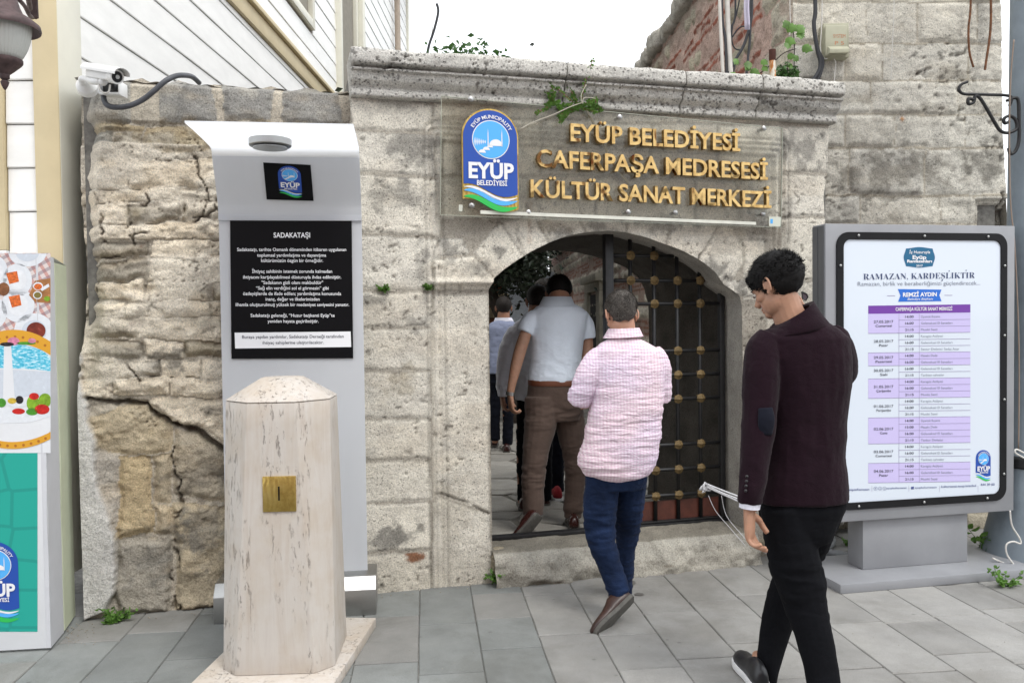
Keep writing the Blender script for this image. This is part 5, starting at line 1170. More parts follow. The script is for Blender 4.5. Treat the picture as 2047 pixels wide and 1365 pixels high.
mb = MB(); mb.pbox(PPd, -.0, b1a, .0, .052, -.52, 0); mb.build('base_plate', M_GMET, cab, bevel=.003)
pd0, pd1 = PPd.sz(1725, 1100, -.21)[0], PPd.sz(1934, 1100, -.21)[0]; mb = MB(); mb.pbox(PPd, pd0, pd1, .053, czb+.01, -.36, -.21); mb.build('pedestal', M_GMET, cab, bevel=.003)

# ================================================================== LAMP POST
M_POLE = simple('post_paint', (.21, .25, .285), .5, .0, .12, 9, .25, 30, .003)
lp = thing('lamp_post', (3.22, 5.12, 0), 'blue grey steel lamp post with a flared base at the right edge', 'lamp post')
px = Vector((3.262, 5.15, 0)); MB().lathe(px, [(.30, 0), (.29, .08), (.235, .32), (.225, .62), (.205, .66), (.175, .70), (.165, 1.3), (.150, 2.3), (.140, 3.6), (.128, 6.0)], 28).build('post', M_POLE, lp, smooth=True, sharp=1.0)
MB().lathe(px, [(.233, .60), (.242, .61), (.242, .66), (.225, .67)], 28).build('clamp_band', MAT_BLACK, lp, smooth=True, sharp=.6)
BRP = yawp((3.13, 5.02, 0), 0)
def bar_px(pts, pl, r, d=0, sub=6): return catmull([pl.hit(x, y, d) for x, y in pts], sub)
br = thing('scroll_bracket', BRP.hit(2015, 240), 'black wrought iron scroll bracket fixed to the lamp post', 'bracket')
for nm, pts, r in (('top_bar', [(1934, 164), (1921, 170), (1917, 180), (1926, 188), (1950, 189), (1985, 190), (2010, 191), (2022, 196), (2018, 212)], .009), ('brace', [(1947, 200), (1936, 198), (1936, 208), (1946, 205), (1950, 192), (1960, 198), (1975, 222), (1990, 248), (2000, 262), (2015, 266), (2032, 258), (2030, 240), (2018, 232), (2007, 238), (2009, 247), (2018, 243)], .010), ('back_bar', [(2012, 202), (2030, 196), (2036, 205), (2037, 240), (2037, 280), (2030, 302), (2020, 308), (2016, 296)], .010)):
    MB().tube(bar_px(pts, BRP, r), r, 6).build(nm, MAT_BLACK, br, smooth=True)
def cable(nm, pts, Y, r, mat, label, cat='cable', group=None, n=6, sub=6):
    P = [at(x, y, Y if not isinstance(Y, (list, tuple)) else Y[i]) for i, (x, y) in enumerate(pts)]
    o = MB().tube(catmull(P, sub), r, n).build(nm, mat, None, smooth=True); return tag(o, label, cat, group)
M_WHC = simple('white_cable', (.62, .60, .56), .5)
cable('wire', [(2027, 80), (2021, 150), (2018, 250), (2020, 400), (2029, 500), (2037, 700), (2036, 900)], 4.98, .0045, simple('brown_wire', (.25, .19, .15), .6), 'thin brown wire running down the lamp post')
cable('wire', [(2019, 1020), (2023, 1050), (2038, 1075), (2040, 1086), (2025, 1082), (2012, 1088), (2012, 1105), (2022, 1122), (2034, 1135), (2050, 1143)], [4.9]*10, .0055, M_WHC, 'pale wire looping down the flared foot of the lamp post')
cable('wire', [(1984, 1115), (2000, 1122), (2030, 1134), (2060, 1146)], 4.93, .0055, M_WHC, 'pale wire lying along the ground beside the lamp post')
cable('wire', [(2047, 905), (2032, 898), (2030, 905), (2047, 915)], 4.9, .0055, M_WHC, 'loose pale wire end sticking out from the post clamp')
gc = [gnd(x, y, .03) for x, y in ((1720, 1118), (1690, 1110), (1660, 1105), (1640, 1106), (1650, 1098), (1662, 1085), (1661, 1072), (1650, 1062))]
tag(MB().tube(catmull(gc, 6), .026, 8).build('conduit_hose', MAT_GREYC, None, smooth=True), 'grey corrugated hose lying on the paving behind the poster cabinet', 'hose')

# ================================================================== GLASS SIGN over the arch
sign = thing('glass_sign', W.hit(1220, 320, .05), 'clear glass sign with raised gold letters and a blue emblem over the arch', 'sign')
m, n, l, p = new_mat('sign_glass'); n.remove(p); tb_ = n.new('ShaderNodeBsdfTransparent'); tb_.inputs[0].default_value = (.985, .985, .965, 1); gl = n.new('ShaderNodeBsdfGlossy'); gl.inputs['Roughness'].default_value = .06; fr_ = n.new('ShaderNodeFresnel'); fr_.inputs[0].default_value = 1.35
mx = n.new('ShaderNodeMixShader'); l.new(fr_.outputs[0], mx.inputs[0]); l.new(tb_.outputs[0], mx.inputs[1]); l.new(gl.outputs[0], mx.inputs[2])
df_ = n.new('ShaderNodeBsdfDiffuse'); df_.inputs[0].default_value = (.42, .38, .26, 1); mx2 = n.new('ShaderNodeMixShader'); dn = noise_node(n, l, 5, 5, .65, posvec(n, l, (1, 1, .6))); mr = n.new('ShaderNodeMapRange'); mr.inputs[1].default_value = .3; mr.inputs[2].default_value = .75; mr.inputs[3].default_value = .0; mr.inputs[4].default_value = .10; l.new(dn.outputs[0], mr.inputs[0])
l.new(mr.outputs[0], mx2.inputs[0]); l.new(mx.outputs[0], mx2.inputs[1]); l.new(df_.outputs[0], mx2.inputs[2]); l.new(mx2.outputs[0], n['Material Output'].inputs[0]); M_GLASS = m
GD = .060
gq = [W.hit(*c_, GD) for c_ in ((882, 193), (1563, 257), (1560, 455), (880, 430))]
MB().prism(gq, W.n*.008).build('glass_sheet', M_GLASS, sign)
M_EDGE = simple('glass_edge', (.42, .44, .36), .2); 
for a, b in ((0, 1), (1, 2), (2, 3), (3, 0)):
    d_ = (gq[b]-gq[a]); up = W.n.cross(d_).normalized()*.0014; MB().prism([gq[a]-up, gq[a]+up, gq[b]+up, gq[b]-up], W.n*.0085).build('glass_edge', M_EDGE, sign)
m, n, l, p = new_mat('polished_gold'); p.inputs['Base Color'].default_value = (.78, .55, .24, 1); p.inputs['Metallic'].default_value = 1; v = posvec(n, l); t = noise_node(n, l, 6, 2, .5, v); l.new(bump(n, l, t.outputs[0], .7, .045), p.inputs['Normal']); t = noise_node(n, l, 22, 4, .6, v); r = ramp(n, [(.3, (.36, .22, .08)), (.6, (.52, .36, .155))]); l.new(t.outputs[0], r.inputs[0]); l.new(r.outputs[0], p.inputs['Base Color']); p.inputs['Roughness'].default_value = .17; M_GOLDL = m
def gold_line(words, xl, xr, yl, yr, cap):
    V, F = glyphs(words, .022, 0, 3); x0 = min(v[0] for v in V); x1 = max(v[0] for v in V)
    # letter by letter, placed by their own advance
    pos = []; cu = bpy.data.curves.new('t', 'FONT'); cu.size = 1; cu.offset = .022
    o = bpy.data.objects.new('t', cu); COL.objects.link(o)
    def ext(s_):
        cu.body = s_; bpy.context.view_layer.update(); bb = o.evaluated_get(bpy.context.evaluated_depsgraph_get()).bound_box; return min(b[0] for b in bb), max(b[0] for b in bb)
    a = W.hit(xl, yl, GD+.012); b = W.hit(xr, yr, GD+.012); u = (b-a)/(x1-x0); h = cap*a.y/FPX/caph()
    for i, ch in enumerate(words):
        if ch == ' ': continue
        right = ext(words[:i+1])[1]; own = ext(ch); Vc, Fc = glyphs(ch, .022, .5, 3); cxr = max(v[0] for v in Vc); off = right-cxr
        mb = MB(); mb.add([a+u*(v[0]+off-x0)+W.v*(h*v[1])+W.n*(.018+v[2]*.034) for v in Vc], Fc)
        me = mb.mesh(); bm = bmesh.new(); bm.from_mesh(me); bmesh.ops.remove_doubles(bm, verts=bm.verts, dist=1e-5); bmesh.ops.recalc_face_normals(bm, faces=bm.faces); bm.to_mesh(me); bm.free(); obj_from('gold_letter', me, sign, M_GOLDL)
    bpy.data.objects.remove(o)
gold_line('EYÜP BELEDİYESİ', 1138, 1475, 284, 304, 33); gold_line('CAFERPAŞA MEDRESESİ', 1071, 1530, 335, 361, 33); gold_line('KÜLTÜR SANAT MERKEZİ', 1060, 1537, 395, 417, 33)
logo(sign, W, (925, 218), (1033, 224), GD+.03, thick=.018, rim=M_BRASS)
for x, y in ((936, 205), (938, 414), (1230, 240), (1515, 262), (1247, 427), (1513, 431), (1340, 428), (1050, 428)): MB().lathe(W.hit(x, y, 0), [(.009, -.0), (.009, .062), (.016, .066), (.016, .074), (.008, .079)], 12, W.n).build('sign_screw', MAT_STEEL, sign, smooth=True, sharp=.6)
MB().prism([W.hit(*c_, GD+.01) for c_ in ((960, 421), (1510, 444), (1510, 450), (960, 428))], W.n*.008).build('light_strip', simple('strip_plastic', (.66, .66, .58), .5), sign)
MB().prism([W.hit(*c_, GD+.0095) for c_ in ((1537, 433), (1561, 434), (1560, 453), (1537, 452))], W.n*.001).build('maker_sticker', flat_mat('sticker_paper', (.62, .64, .55)), sign)
MB().poly([W.hit(*c_, GD+.0115) for c_ in ((1540, 438), (1545, 438), (1545, 447), (1540, 447))]).build('sticker_print', M_SKYB, sign)
MB().prism([W.hit(*c_, GD+.0095) for c_ in ((917, 409), (925, 410), (924, 423), (917, 422))], W.n*.001).build('paper_scrap', flat_mat('scrap_paper', (.55, .56, .48)), sign)
tag(MB().tube(catmull([W.hit(x, y, .03) for x, y in ((1163, 206), (1180, 235), (1200, 275), (1225, 325), (1262, 375))], 5), .008, 6).build('stick', simple('dry_stem', (.42, .37, .27), .8), None, smooth=True), 'dry stick slanting down behind the glass sign', 'stick')
for i, pts in enumerate(([(1163, 206), (1140, 214), (1105, 230), (1070, 243), (1040, 258)], [(1163, 206), (1162, 190), (1172, 170)], [(1165, 208), (1168, 196), (1190, 197)])): tag(MB().tube(catmull([W.hit(x, y, .13+.02*i) for x, y in pts], 5), .0028, 5).build('twig', simple('pale_twig', (.5, .46, .38), .8), None, smooth=True), ['long bare twig trailing left over the top of the glass sign', 'short bare twig rising beside the cornice plants', 'small bare twig curling right under the cornice'][i], 'twig')

# ================================================================== IRON GATE
gate = thing('iron_gate', W.pt(1.9, .2, -.2), 'black iron grille gate leaf with brass coloured studs and rust red kick panel', 'gate')
GDp = -.20
def gz(x, y): return W.sz(x, y, GDp)
MAT_STUD = simple('stud_bronze', (.17, .115, .048), .6, .3, .3, 40, .2)
arch_in = [(a, b) for a, b in hole]
def arch_top(s):
    best = 0
    for i in range(len(hole)-1):
        (a, b), (c, d_) = hole[i], hole[i+1]
        if (a-s)*(c-s) <= 0 and a != c: best = max(best, b+(d_-b)*(s-a)/(c-a))
    return best
zb0 = .205
def vbar(s, z0, z1, r, nm, sq=False):
    mb = MB()
    if sq: mb.pbox(W, s-r, s+r, z0, z1, GDp-r, GDp+r)
    else: mb.tube([W.pt(s, z0, GDp), W.pt(s, (z0+z1)/2, GDp), W.pt(s, z1, GDp)], r, 8)
    return mb.build(nm, MAT_BLACK, gate, smooth=not sq, bevel=0 if not sq else .003)
sp = gz(1217, 700)[0]; vbar(sp, zb0, arch_top(sp)+.05, .028, 'gate_post', True)
vx = [1261, 1308, 1354, 1399]; vsx = [gz(x, 700)[0] for x in vx]
for s in vsx: vbar(s, zb0, arch_top(s)+.03, .013, 'upright_bar')
sr = gz(1442, 700)[0]; vbar(sr, zb0, 1.80, .018, 'frame_stile', True)
hy = [512, 561, 607, 701, 749, 797, 888, 937, 988]; hz_ = [gz(1354, y)[1] for y in hy]
for z_ in hz_:
    s1 = sr
    while arch_top(s1) < z_ and s1 > sp: s1 -= .01
    MB().tube([W.pt(sp, z_, GDp), W.pt((sp+s1)/2, z_, GDp), W.pt(s1, z_, GDp)], .012, 8).build('cross_bar', MAT_BLACK, gate, smooth=True)
stud = None
for z_ in hz_:
    for s in vsx:
        if arch_top(s) < z_+.01: continue
        c_ = W.pt(s, z_, GDp)
        if stud is None:
            r = .029; mb = MB(); V = [Vector((-r*.75, 0, -r*.75)), Vector((r*.75, 0, -r*.75)), Vector((r*.75, 0, r*.75)), Vector((-r*.75, 0, r*.75))]
            back = [Vector((v_.x, .018, v_.z)) for v_ in V]; mid = [Vector((0, -.004, -r*1.05)), Vector((r*1.05, -.004, 0)), Vector((0, -.004, r*1.05)), Vector((-r*1.05, -.004, 0))]
            mb.add(back+V+mid+[Vector((0, -.028, 0))], [(3, 2, 1, 0)]+[(i, (i+1) % 4, 4+(i+1) % 4, 4+i) for i in range(4)]+[(4+i, 4+(i+1) % 4, 8+i) for i in range(4)]+[(8+i, 4+(i+1) % 4, 8+(i+1) % 4) for i in range(4)]+[(8+i, 8+(i+1) % 4, 12) for i in range(4)])
            stud = mb.mesh(); stud.materials.append(MAT_STUD)
        o = bpy.data.objects.new('stud', stud); COL.objects.link(o); o.parent = gate; o.matrix_parent_inverse = WMAT[gate.name].inverted(); o.location = c_+W.n*.010; o.rotation_euler = (0, 0, math.atan2(W.u.y, W.u.x))
zk0, zk1 = gz(1354, 1036)[1], gz(1354, 999)[1]
MB().pbox(W, sp+.03, sr-.02, zk0-.01, zk1, GDp-.02, GDp-.012).build('kick_panel', simple('rust_red_paint', (.085, .022, .012), .55, 0, .35, 12, .2), gate)
MB().pbox(W, sp, sr, .225, zk0-.002, GDp-.022, GDp+.022).build('bottom_rail', MAT_BLACK, gate, bevel=.003)
MB().pbox(W, hole[0][0]+.0, op_r+.01, .195, .222, GDp-.03, GDp+.03).build('sill_bar', MAT_BLACK, gate, bevel=.003)
# twine from the gate to the jamb
M_TW = simple('white_twine', (.6, .6, .62), .6)
knot = [at(1408+random.uniform(-11, 13), 972+random.uniform(-9, 12), 4.93+random.uniform(-.02, .02)) for _ in range(16)]
twn = thing('twine_knot', at(1410, 972, 4.93), 'knotted white plastic twine tied to the gate and stretched to the right', 'twine')
MB().tube(catmull(knot, 4), .0045, 5).build('knot', M_TW, twn, smooth=True)
for pts in ([(1415, 970), (1440, 983), (1480, 999), (1530, 1022)], [(1415, 974), (1450, 990), (1490, 1008)], [(1413, 967), (1445, 980), (1485, 995)]): MB().tube(catmull([at(x, y, 4.9) for x, y in pts], 5), .005, 5).build('strand', M_TW, twn, smooth=True)
for pts in ([(1416, 990), (1430, 1020), (1455, 1050), (1490, 1090)], [(1442, 990), (1452, 1030), (1480, 1065), (1510, 1095), (1560, 1115)]): MB().tube(catmull([at(x, y, 4.9) for x, y in pts], 5), .0018, 4).build('thread', M_TW, twn, smooth=True)
# ================================================================== PEOPLE
def remesh_np(mb, vox, smooth_it=3, fac=.5):
    me = mb.mesh(); o = bpy.data.objects.new('tmp', me); COL.objects.link(o)
    m1 = o.modifiers.new('r', 'REMESH'); m1.mode = 'VOXEL'; m1.voxel_size = vox; m1.use_smooth_shade = True
    if smooth_it: m2 = o.modifiers.new('s', 'SMOOTH'); m2.factor = fac; m2.iterations = smooth_it
    r = bpy.data.meshes.new_from_object(o.evaluated_get(bpy.context.evaluated_depsgraph_get())); bpy.data.objects.remove(o); bpy.data.meshes.remove(me); return r
def displace(me, fn):
    n = len(me.vertices); P = np.zeros(n*3); N = np.zeros(n*3); me.vertices.foreach_get('co', P); me.vertices.foreach_get('normal', N); P = P.reshape(-1, 3); N = N.reshape(-1, 3)
    me.vertices.foreach_set('co', (P+N*fn(P, N)[:, None]).astype(np.float32).ravel()); me.update(); return me
def ring2(l, r, Y, b, n=26, ex=2.3, dy=0.0, Yr=None):
    a = at(*l, Y); c = at(*r, Y if Yr is None else Yr); ce = (a+c)/2; A = (c-a)/2; B = Vector((-(A.normalized().y), A.normalized().x, 0)).normalized()*b; P = []
    for k in range(n):
        t = 2*math.pi*k/n; ct_, st_ = math.cos(t), math.sin(t)
        P.append(ce+A*math.copysign(abs(ct_)**(2/ex), ct_)+B*math.copysign(abs(st_)**(2/ex), st_)+Vector((0, 0, dy*st_)))
    return P
def torso(mb, rows, ex=2.3):
    """rows: (xl, xr, y, Y, depth_half[, yr])"""
    mb.rings([ring2((q[0], q[2]), (q[1], q[5] if len(q) > 5 else q[2]), q[3], q[4], ex=ex) for q in rows])
def limb(mb, pts, n=16, sq=1.0):
    """pts: (px, py, Y, r_px)"""
    P = [at(x, y, Y) for x, y, Y, r in pts]; R = [pxm(r, Y) for x, y, Y, r in pts]
    cp = catmull([Vector((p.x, p.y, p.z)) for p in P], 5); cr = catmull([Vector((r, 0, 0)) for r in R], 5); mb.tube(cp, [c.x for c in cr], n, True, sq)
def wr(P, sx, sy, sz_, amp, seed, ridge=True, oct=3):
    n = fbm(P[:, 0]*sx, P[:, 1]*sy, P[:, 2]*sz_, seed=seed, oct=oct); return ((1-np.abs(n)*3).clip(-.5, 1) if ridge else n)*amp
def garment(name, mb, vox, mat, parent, fn=None, it=4, label=None):
    me = remesh_np(mb, vox, it)
    if fn: displace(me, fn)
    me.polygons.foreach_set('use_smooth', [True]*len(me.polygons)); o = obj_from(name, me, parent, mat)
    if label: o['label'] = label
    return o
def cloth(name, col, rough=.85, weave=420, var=.08, sheen=.04, bstr=.25, wr_=.0):
    m, n, l, p = new_mat(name); v = posvec(n, l); t = noise_node(n, l, 8, 4, .6, v); r = ramp(n, [(.3, tuple(c*(1-var) for c in col)), (.7, tuple(min(1, c*(1+var)) for c in col))]); l.new(t.outputs[0], r.inputs[0]); l.new(r.outputs[0], p.inputs['Base Color'])
    p.inputs['Roughness'].default_value = rough; p.inputs['Sheen Weight'].default_value = sheen; p.inputs['Sheen Roughness'].default_value = .5; p.inputs['Specular IOR Level'].default_value = .12
    t2 = noise_node(n, l, weave, 3, .7, v); b = bump(n, l, t2.outputs[0], bstr, .002)
    t3 = noise_node(n, l, 14, 4, .55, posvec(n, l, (1, 1, 1.6)), 1.2); b = bump(n, l, t3.outputs[0], .35, .012+wr_, b); l.new(b, p.inputs['Normal']); return m
def skin_mat(name, col):
    m, n, l, p = new_mat(name); v = posvec(n, l); t = noise_node(n, l, 25, 5, .6, v); r = ramp(n, [(.3, tuple(c*.86 for c in col)), (.7, tuple(min(1, c*1.1) for c in col))]); l.new(t.outputs[0], r.inputs[0]); l.new(r.outputs[0], p.inputs['Base Color'])
    p.inputs['Roughness'].default_value = .5; p.inputs['Subsurface Weight'].default_value = .12; p.inputs['Subsurface Radius'].default_value = (.012, .005, .003); p.inputs['Specular IOR Level'].default_value = .35
    t2 = noise_node(n, l, 260, 3, .6, v); l.new(bump(n, l, t2.outputs[0], .2, .0015), p.inputs['Normal']); return m
SK1 = skin_mat('skin_light', (.50, .27, .185)); SK2 = skin_mat('skin_olive', (.40, .22, .145)); SK3 = skin_mat('skin_tan', (.33, .17, .11))
def hair_mat(name, a, b):
    m, n, l, p = new_mat(name); v = posvec(n, l); t = noise_node(n, l, 160, 4, .7, v); r = ramp(n, [(.35, a), (.7, b)]); l.new(t.outputs[0], r.inputs[0]); l.new(r.outputs[0], p.inputs['Base Color']); p.inputs['Roughness'].default_value = .62; p.inputs['Specular IOR Level'].default_value = .16; return m
HB = hair_mat('black_hair', (.003, .003, .0035), (.014, .0125, .012)); HG = hair_mat('greying_hair', (.018, .014, .012), (.16, .145, .13)); HD = hair_mat('dark_hair', (.012, .010, .009), (.04, .034, .03))
def basis(f, nod=0, tilt=0):
    f = Vector((f[0], f[1], 0)).normalized(); up = Vector((0, 0, 1)); rt = f.cross(up)
    q = Quaternion(rt, -math.radians(nod)) @ Quaternion(f, math.radians(tilt)); return (q @ rt, q @ f, q @ up)
class Head:
    def __init__(s, c, f, nod=0, tilt=0, k=1.0): s.c = Vector(c); s.r, s.f, s.u = basis(f, nod, tilt); s.k = k
    def w(s, x, y, z): return s.c+(s.r*x+s.f*y+s.u*z)*s.k
    def eball(s, mb, c, r, n=20, m=14):
        rl = []
        for i in range(m+1):
            ph = math.pi*(i+.05)/(m+.1)-math.pi/2; rl.append([s.w(c[0]+r[0]*math.cos(ph)*math.cos(2*math.pi*k/n), c[1]+r[1]*math.cos(ph)*math.sin(2*math.pi*k/n), c[2]+r[2]*math.sin(ph)) for k in range(n)])
        mb.rings(rl)
    def skin(s, mb):
        s.eball(mb, (0, -.012, .035), (.075, .096, .086)); s.eball(mb, (0, .030, -.045), (.057, .060, .062)); s.eball(mb, (0, .044, -.005), (.058, .050, .068)); s.eball(mb, (0, .070, -.085), (.024, .022, .018))
        s.eball(mb, (0, .080, .020), (.048, .018, .011)); s.eball(mb, (0, .088, -.058), (.022, .010, .0055)); s.eball(mb, (0, .087, -.069), (.019, .010, .006)); s.eball(mb, (0, .10, -.032), (.017, .012, .009))
        for x in (-.045, .045): s.eball(mb, (x, .056, -.022), (.018, .026, .018))
        mb.tube([s.w(0, .082, .016), s.w(0, .099, -.008), s.w(0, .112, -.028), s.w(0, .100, -.038)], [.008*s.k, .009*s.k, .012*s.k, .009*s.k], 10)
    def ears(s, parent, mat):
        for sg in (-1, 1):
            mb = MB(); pts = []
            for i in range(15):
                t = math.radians(-80+i*19.5); pts.append(s.w(sg*(.079+.009*max(0, math.cos(t))+.002), -.004-.015*math.cos(t), -.001+.029*math.sin(t)+.004*math.cos(t)))
            mb.tube(pts, [.0035*s.k]+[.0048*s.k]*13+[.005*s.k], 7); s.eball(mb, (sg*.0775, -.003, -.001), (.0075, .013, .026), 12, 8); s.eball(mb, (sg*.079, .004, -.028), (.005, .007, .009), 10, 6)
            me = remesh_np(mb, .0018*s.k, 3); me.polygons.foreach_set('use_smooth', [True]*len(me.polygons)); obj_from('ear', me, parent, mat)
    def hair(s, parent, mat, thick=.012, seed=1, n=2600, ln=.02, low=-.060, front=.062, amp=.006, wid=.0011, comb=(0, -.4, -.6), curl=0, tops=1.0):
        rnd = random.Random(seed); rn = np.random.RandomState(seed)
        def hl(x, y):   # hairline height in local units
            if y > .055: return front-.01
            if abs(x) > .055 and y > -.015: return .012-(.03 if .018 < y < .034 else 0)
            return low+ (0.012 if abs(x) > .05 else 0)+max(0, (y+.03))*.75 if y > -.03 else low+(abs(x)/.075)**2*.018
        def surf(a, ph, t):
            d = (math.cos(ph)*math.cos(a), math.cos(ph)*math.sin(a), math.sin(ph)); tt = t*(.35+.65*sstep(-.03, .07, .035+.086*d[2]))*(1+(tops-1)*max(0, d[2])); tt = float(tt)
            return (d[0]*(.075+tt), -.012+d[1]*(.096+tt), .035+d[2]*(.086+tt)), d
        A, B = 64, 44; V = []; K = []
        for j in range(B+1):
            for i in range(A):
                (x, y, z), d = surf(2*math.pi*i/A, -1.25+(math.pi/2+1.25)*j/B, thick); K.append(z > hl(x, y)); V.append(s.w(x, y, z))
        Pn = np.array([v[:] for v in V]); fr = 30/s.k; nn = fbm(Pn[:, 0]*fr, Pn[:, 1]*fr, Pn[:, 2]*fr, seed=seed, oct=4); c = np.array(s.c[:]); Dn = Pn-c; Dn /= np.linalg.norm(Dn, axis=1, keepdims=True)+1e-9; Pn = Pn+Dn*(nn*amp*s.k)[:, None]
        F = []
        for j in range(B):
            for i in range(A):
                q = (j*A+i, j*A+(i+1) % A, (j+1)*A+(i+1) % A, (j+1)*A+i)
                if sum(K[v] for v in q) >= 3: F.append(q)
        mb = MB(); mb.add([Vector(p) for p in Pn], F); me = mb.mesh(fix=False); me.polygons.foreach_set('use_smooth', [True]*len(me.polygons))
        # strands
        sv = []; sf = []; cnt = 0
        while cnt < n:
            a = rnd.uniform(0, 2*math.pi); ph = math.asin(rnd.uniform(-.95, 1)); (x, y, z), d = surf(a, ph, thick*rnd.uniform(.55, 1.0))
            if z < hl(x, y)-.030*rnd.random()**2.2: continue
            cnt += 1; nrm = (s.r*d[0]+s.f*d[1]+s.u*d[2]).normalized(); cb = s.r*(comb[0]+rnd.uniform(-.35, .35))+s.f*(comb[1]+rnd.uniform(-.3, .3))+s.u*(comb[2]*(1 if d[2] < .6 else .1)+rnd.uniform(-.2, .2))
            hgt = float(sstep(-.05, .08, z)); L = ln*(.25+.75*hgt)*rnd.uniform(.6, 1.3)*s.k; p = s.w(x, y, z)-nrm*.003; t1 = (nrm*(.7 if hgt > .4 else .25)+cb).normalized(); t2 = (t1+cb*.6+Vector((rnd.uniform(-1, 1), rnd.uniform(-1, 1), rnd.uniform(-1, 1)))*curl-nrm*.4).normalized()
            sd = t1.cross(nrm).normalized()*wid*s.k; b_ = len(sv); sv += [p-sd, p+sd, p+t1*L*.55+sd*.8, p+t1*L*.55-sd*.8, p+t1*L*.55+t2*L*.45]; sf += [(b_, b_+1, b_+2, b_+3), (b_+3, b_+2, b_+4)]
        me2 = mesh_pf(sv, sf); bm = bmesh.new(); bm.from_mesh(me); bm.from_mesh(me2); bm.to_mesh(me); bm.free(); bpy.data.meshes.remove(me2)
        return obj_from('hair', me, parent, mat)
def hand(mb, wr_, d, s, nrm, k=1.0, curl=(18, 26, 20), thumb=1, spread=.06, tcurl=20, cs=(1, 1.1, 1.2, 1.35)):
    """d: towards the fingers, s: across the palm to the index finger, nrm: direction the palm faces"""
    d, s, nrm = Vector(d).normalized(), Vector(s).normalized(), Vector(nrm).normalized(); s = (s-d*s.dot(d)).normalized(); nrm = (nrm-d*nrm.dot(d)-s*nrm.dot(s)).normalized(); wr_ = Vector(wr_)
    rl = []
    for t, hw, hh in ((-.02, .024, .019), (.0, .026, .018), (.03, .034, .018), (.06, .040, .017), (.085, .041, .014), (.098, .038, .011)):
        rl.append([wr_+(d*t+s*hw*math.cos(a)+nrm*hh*math.sin(a))*k for a in [2*math.pi*i/16 for i in range(16)]])
    mb.rings(rl)
    for i, (L, r) in enumerate(((.074, .0088), (.082, .0090), (.076, .0086), (.060, .0076))):
        b = wr_+(d*.088+s*(.031-.0205*i)-nrm*.001)*k; a = math.radians(curl[0]*cs[i]*.5); dd = (d+s*spread*(1.5-i)).normalized(); pts = [b-dd*.02*k, b]; p = b; ang = 0
        for seg, cu in zip((.44, .31, .25), curl):
            ang += math.radians(cu*cs[i]); v = dd*math.cos(ang)+nrm*math.sin(ang); p = p+v*(L*seg*k); pts.append(p)
        mb.tube(catmull(pts, 3), [r*1.05*k]*6+[r*k]*3+[r*.93*k]*3+[r*.8*k], 10)
    b = wr_+(d*.022+s*.026+nrm*.004)*k; tv = (d*.62+s*.62*thumb+nrm*.35).normalized(); p1 = b+tv*.040*k; t2 = (d*.85+s*.22+nrm*.4).normalized(); p2 = p1+t2*.030*k; t3 = (d*.9+s*.0+nrm*math.sin(math.radians(tcurl+20))).normalized()
    mb.tube(catmull([b-tv*.01*k, b, p1, p2, p2+t3*.024*k], 3), [.0135*k]*4+[.0125*k]*3+[.0105*k]*3+[.010*k]*2+[.008*k], 10)
def shoe(parent, heel, toe, up, mat, smat, k=1.0, sole=.018, low=True, name='shoe'):
    heel, toe = Vector(heel), Vector(toe); a = (toe-heel).normalized(); L = .29*k; up = Vector(up); up = (up-a*up.dot(a)).normalized(); s = a.cross(up)
    mb = MB(); rl = []; sl_ = []
    for t, hw, h in ((0, .022, .045), (.03, .031, .062), (.10, .036, .078), (.22, .037, .086), (.34, .037, .082), (.45, .039, .066), (.6, .045, .052), (.76, .048, .044), (.88, .042, .038), (.96, .028, .030), (1.0, .012, .022)):
        c = heel+a*(L*t); rl.append([c+s*(hw*k*math.cos(q))+up*((sole+h*k*max(0, math.sin(q))**.75) if math.sin(q) > 0 else sole) for q in [2*math.pi*i/20 for i in range(20)]])
        hw2 = hw*k*1.07+.001; sl_.append([c+s*hw2*x_+up*y_ for x_, y_ in ((1, .001), (1, sole+.004), (-1, sole+.004), (-1, .001), (0, 0))])
    mb.rings(rl); me = mb.mesh(smooth=True); o = obj_from(name, me, parent, mat); mb = MB(); mb.rings(sl_); mb.build('sole', smat, o, bevel=.002); return o
M_LEB = simple('brown_leather', (.042, .020, .015), .35, 0, .3, 20, .1); M_LEM = simple('maroon_leather', (.034, .010, .008), .25, 0, .2, 20); M_SOLE = simple('dark_sole', (.09, .085, .075), .7, 0, .25, 40, .4); M_SOLEW = simple('white_sole', (.72, .72, .72), .5, 0, .05); M_LEK = simple('black_leather', (.014, .014, .016), .35, 0, .2, 30, .1)
M_JKT = cloth('aubergine_wool', (.0125, .0045, .0085), .95, 260, .12, .06, .8); M_TRK = cloth('black_cotton', (.0045, .0047, .0062), .95, 500, .1, .0); M_JEAN = cloth('navy_denim', (.009, .018, .048), .85, 500, .35, .02, .5, .01); M_JEAN2 = cloth('black_denim', (.006, .007, .012), .85, 500, .2, .0); M_BRT = cloth('taupe_cotton', (.090, .062, .050), .8, 600, .06, .1, .2)
M_POLO = cloth('pale_blue_jersey', (.74, .81, .90), .8, 500, .03, .1, .15); M_WSH = cloth('white_cotton', (.78, .78, .84), .8, 500, .04, .1); M_BSH = cloth('blue_melange', (.24, .27, .38), .85, 300, .12, .1, .5); M_CUFF = cloth('white_cuff', (.68, .68, .76), .8)
m, n, l, p = new_mat('pink_gingham'); v = posvec(n, l, (1, 1, 1), (0, 0, 0))
def band(axis, per):
    sx = n.new('ShaderNodeSeparateXYZ'); ns_ = noise_node(n, l, 7, 3, .5, v); mv = n.new('ShaderNodeMix'); mv.data_type = 'VECTOR'; 
    l.new(v, sx.inputs[0]); a = math_n(n, l, 'MULTIPLY_ADD', ns_.outputs[0], .022, sx.outputs[axis]); return math_n(n, l, 'GREATER_THAN', math_n(n, l, 'FRACT', math_n(n, l, 'MULTIPLY', a, 1/per)), .5)
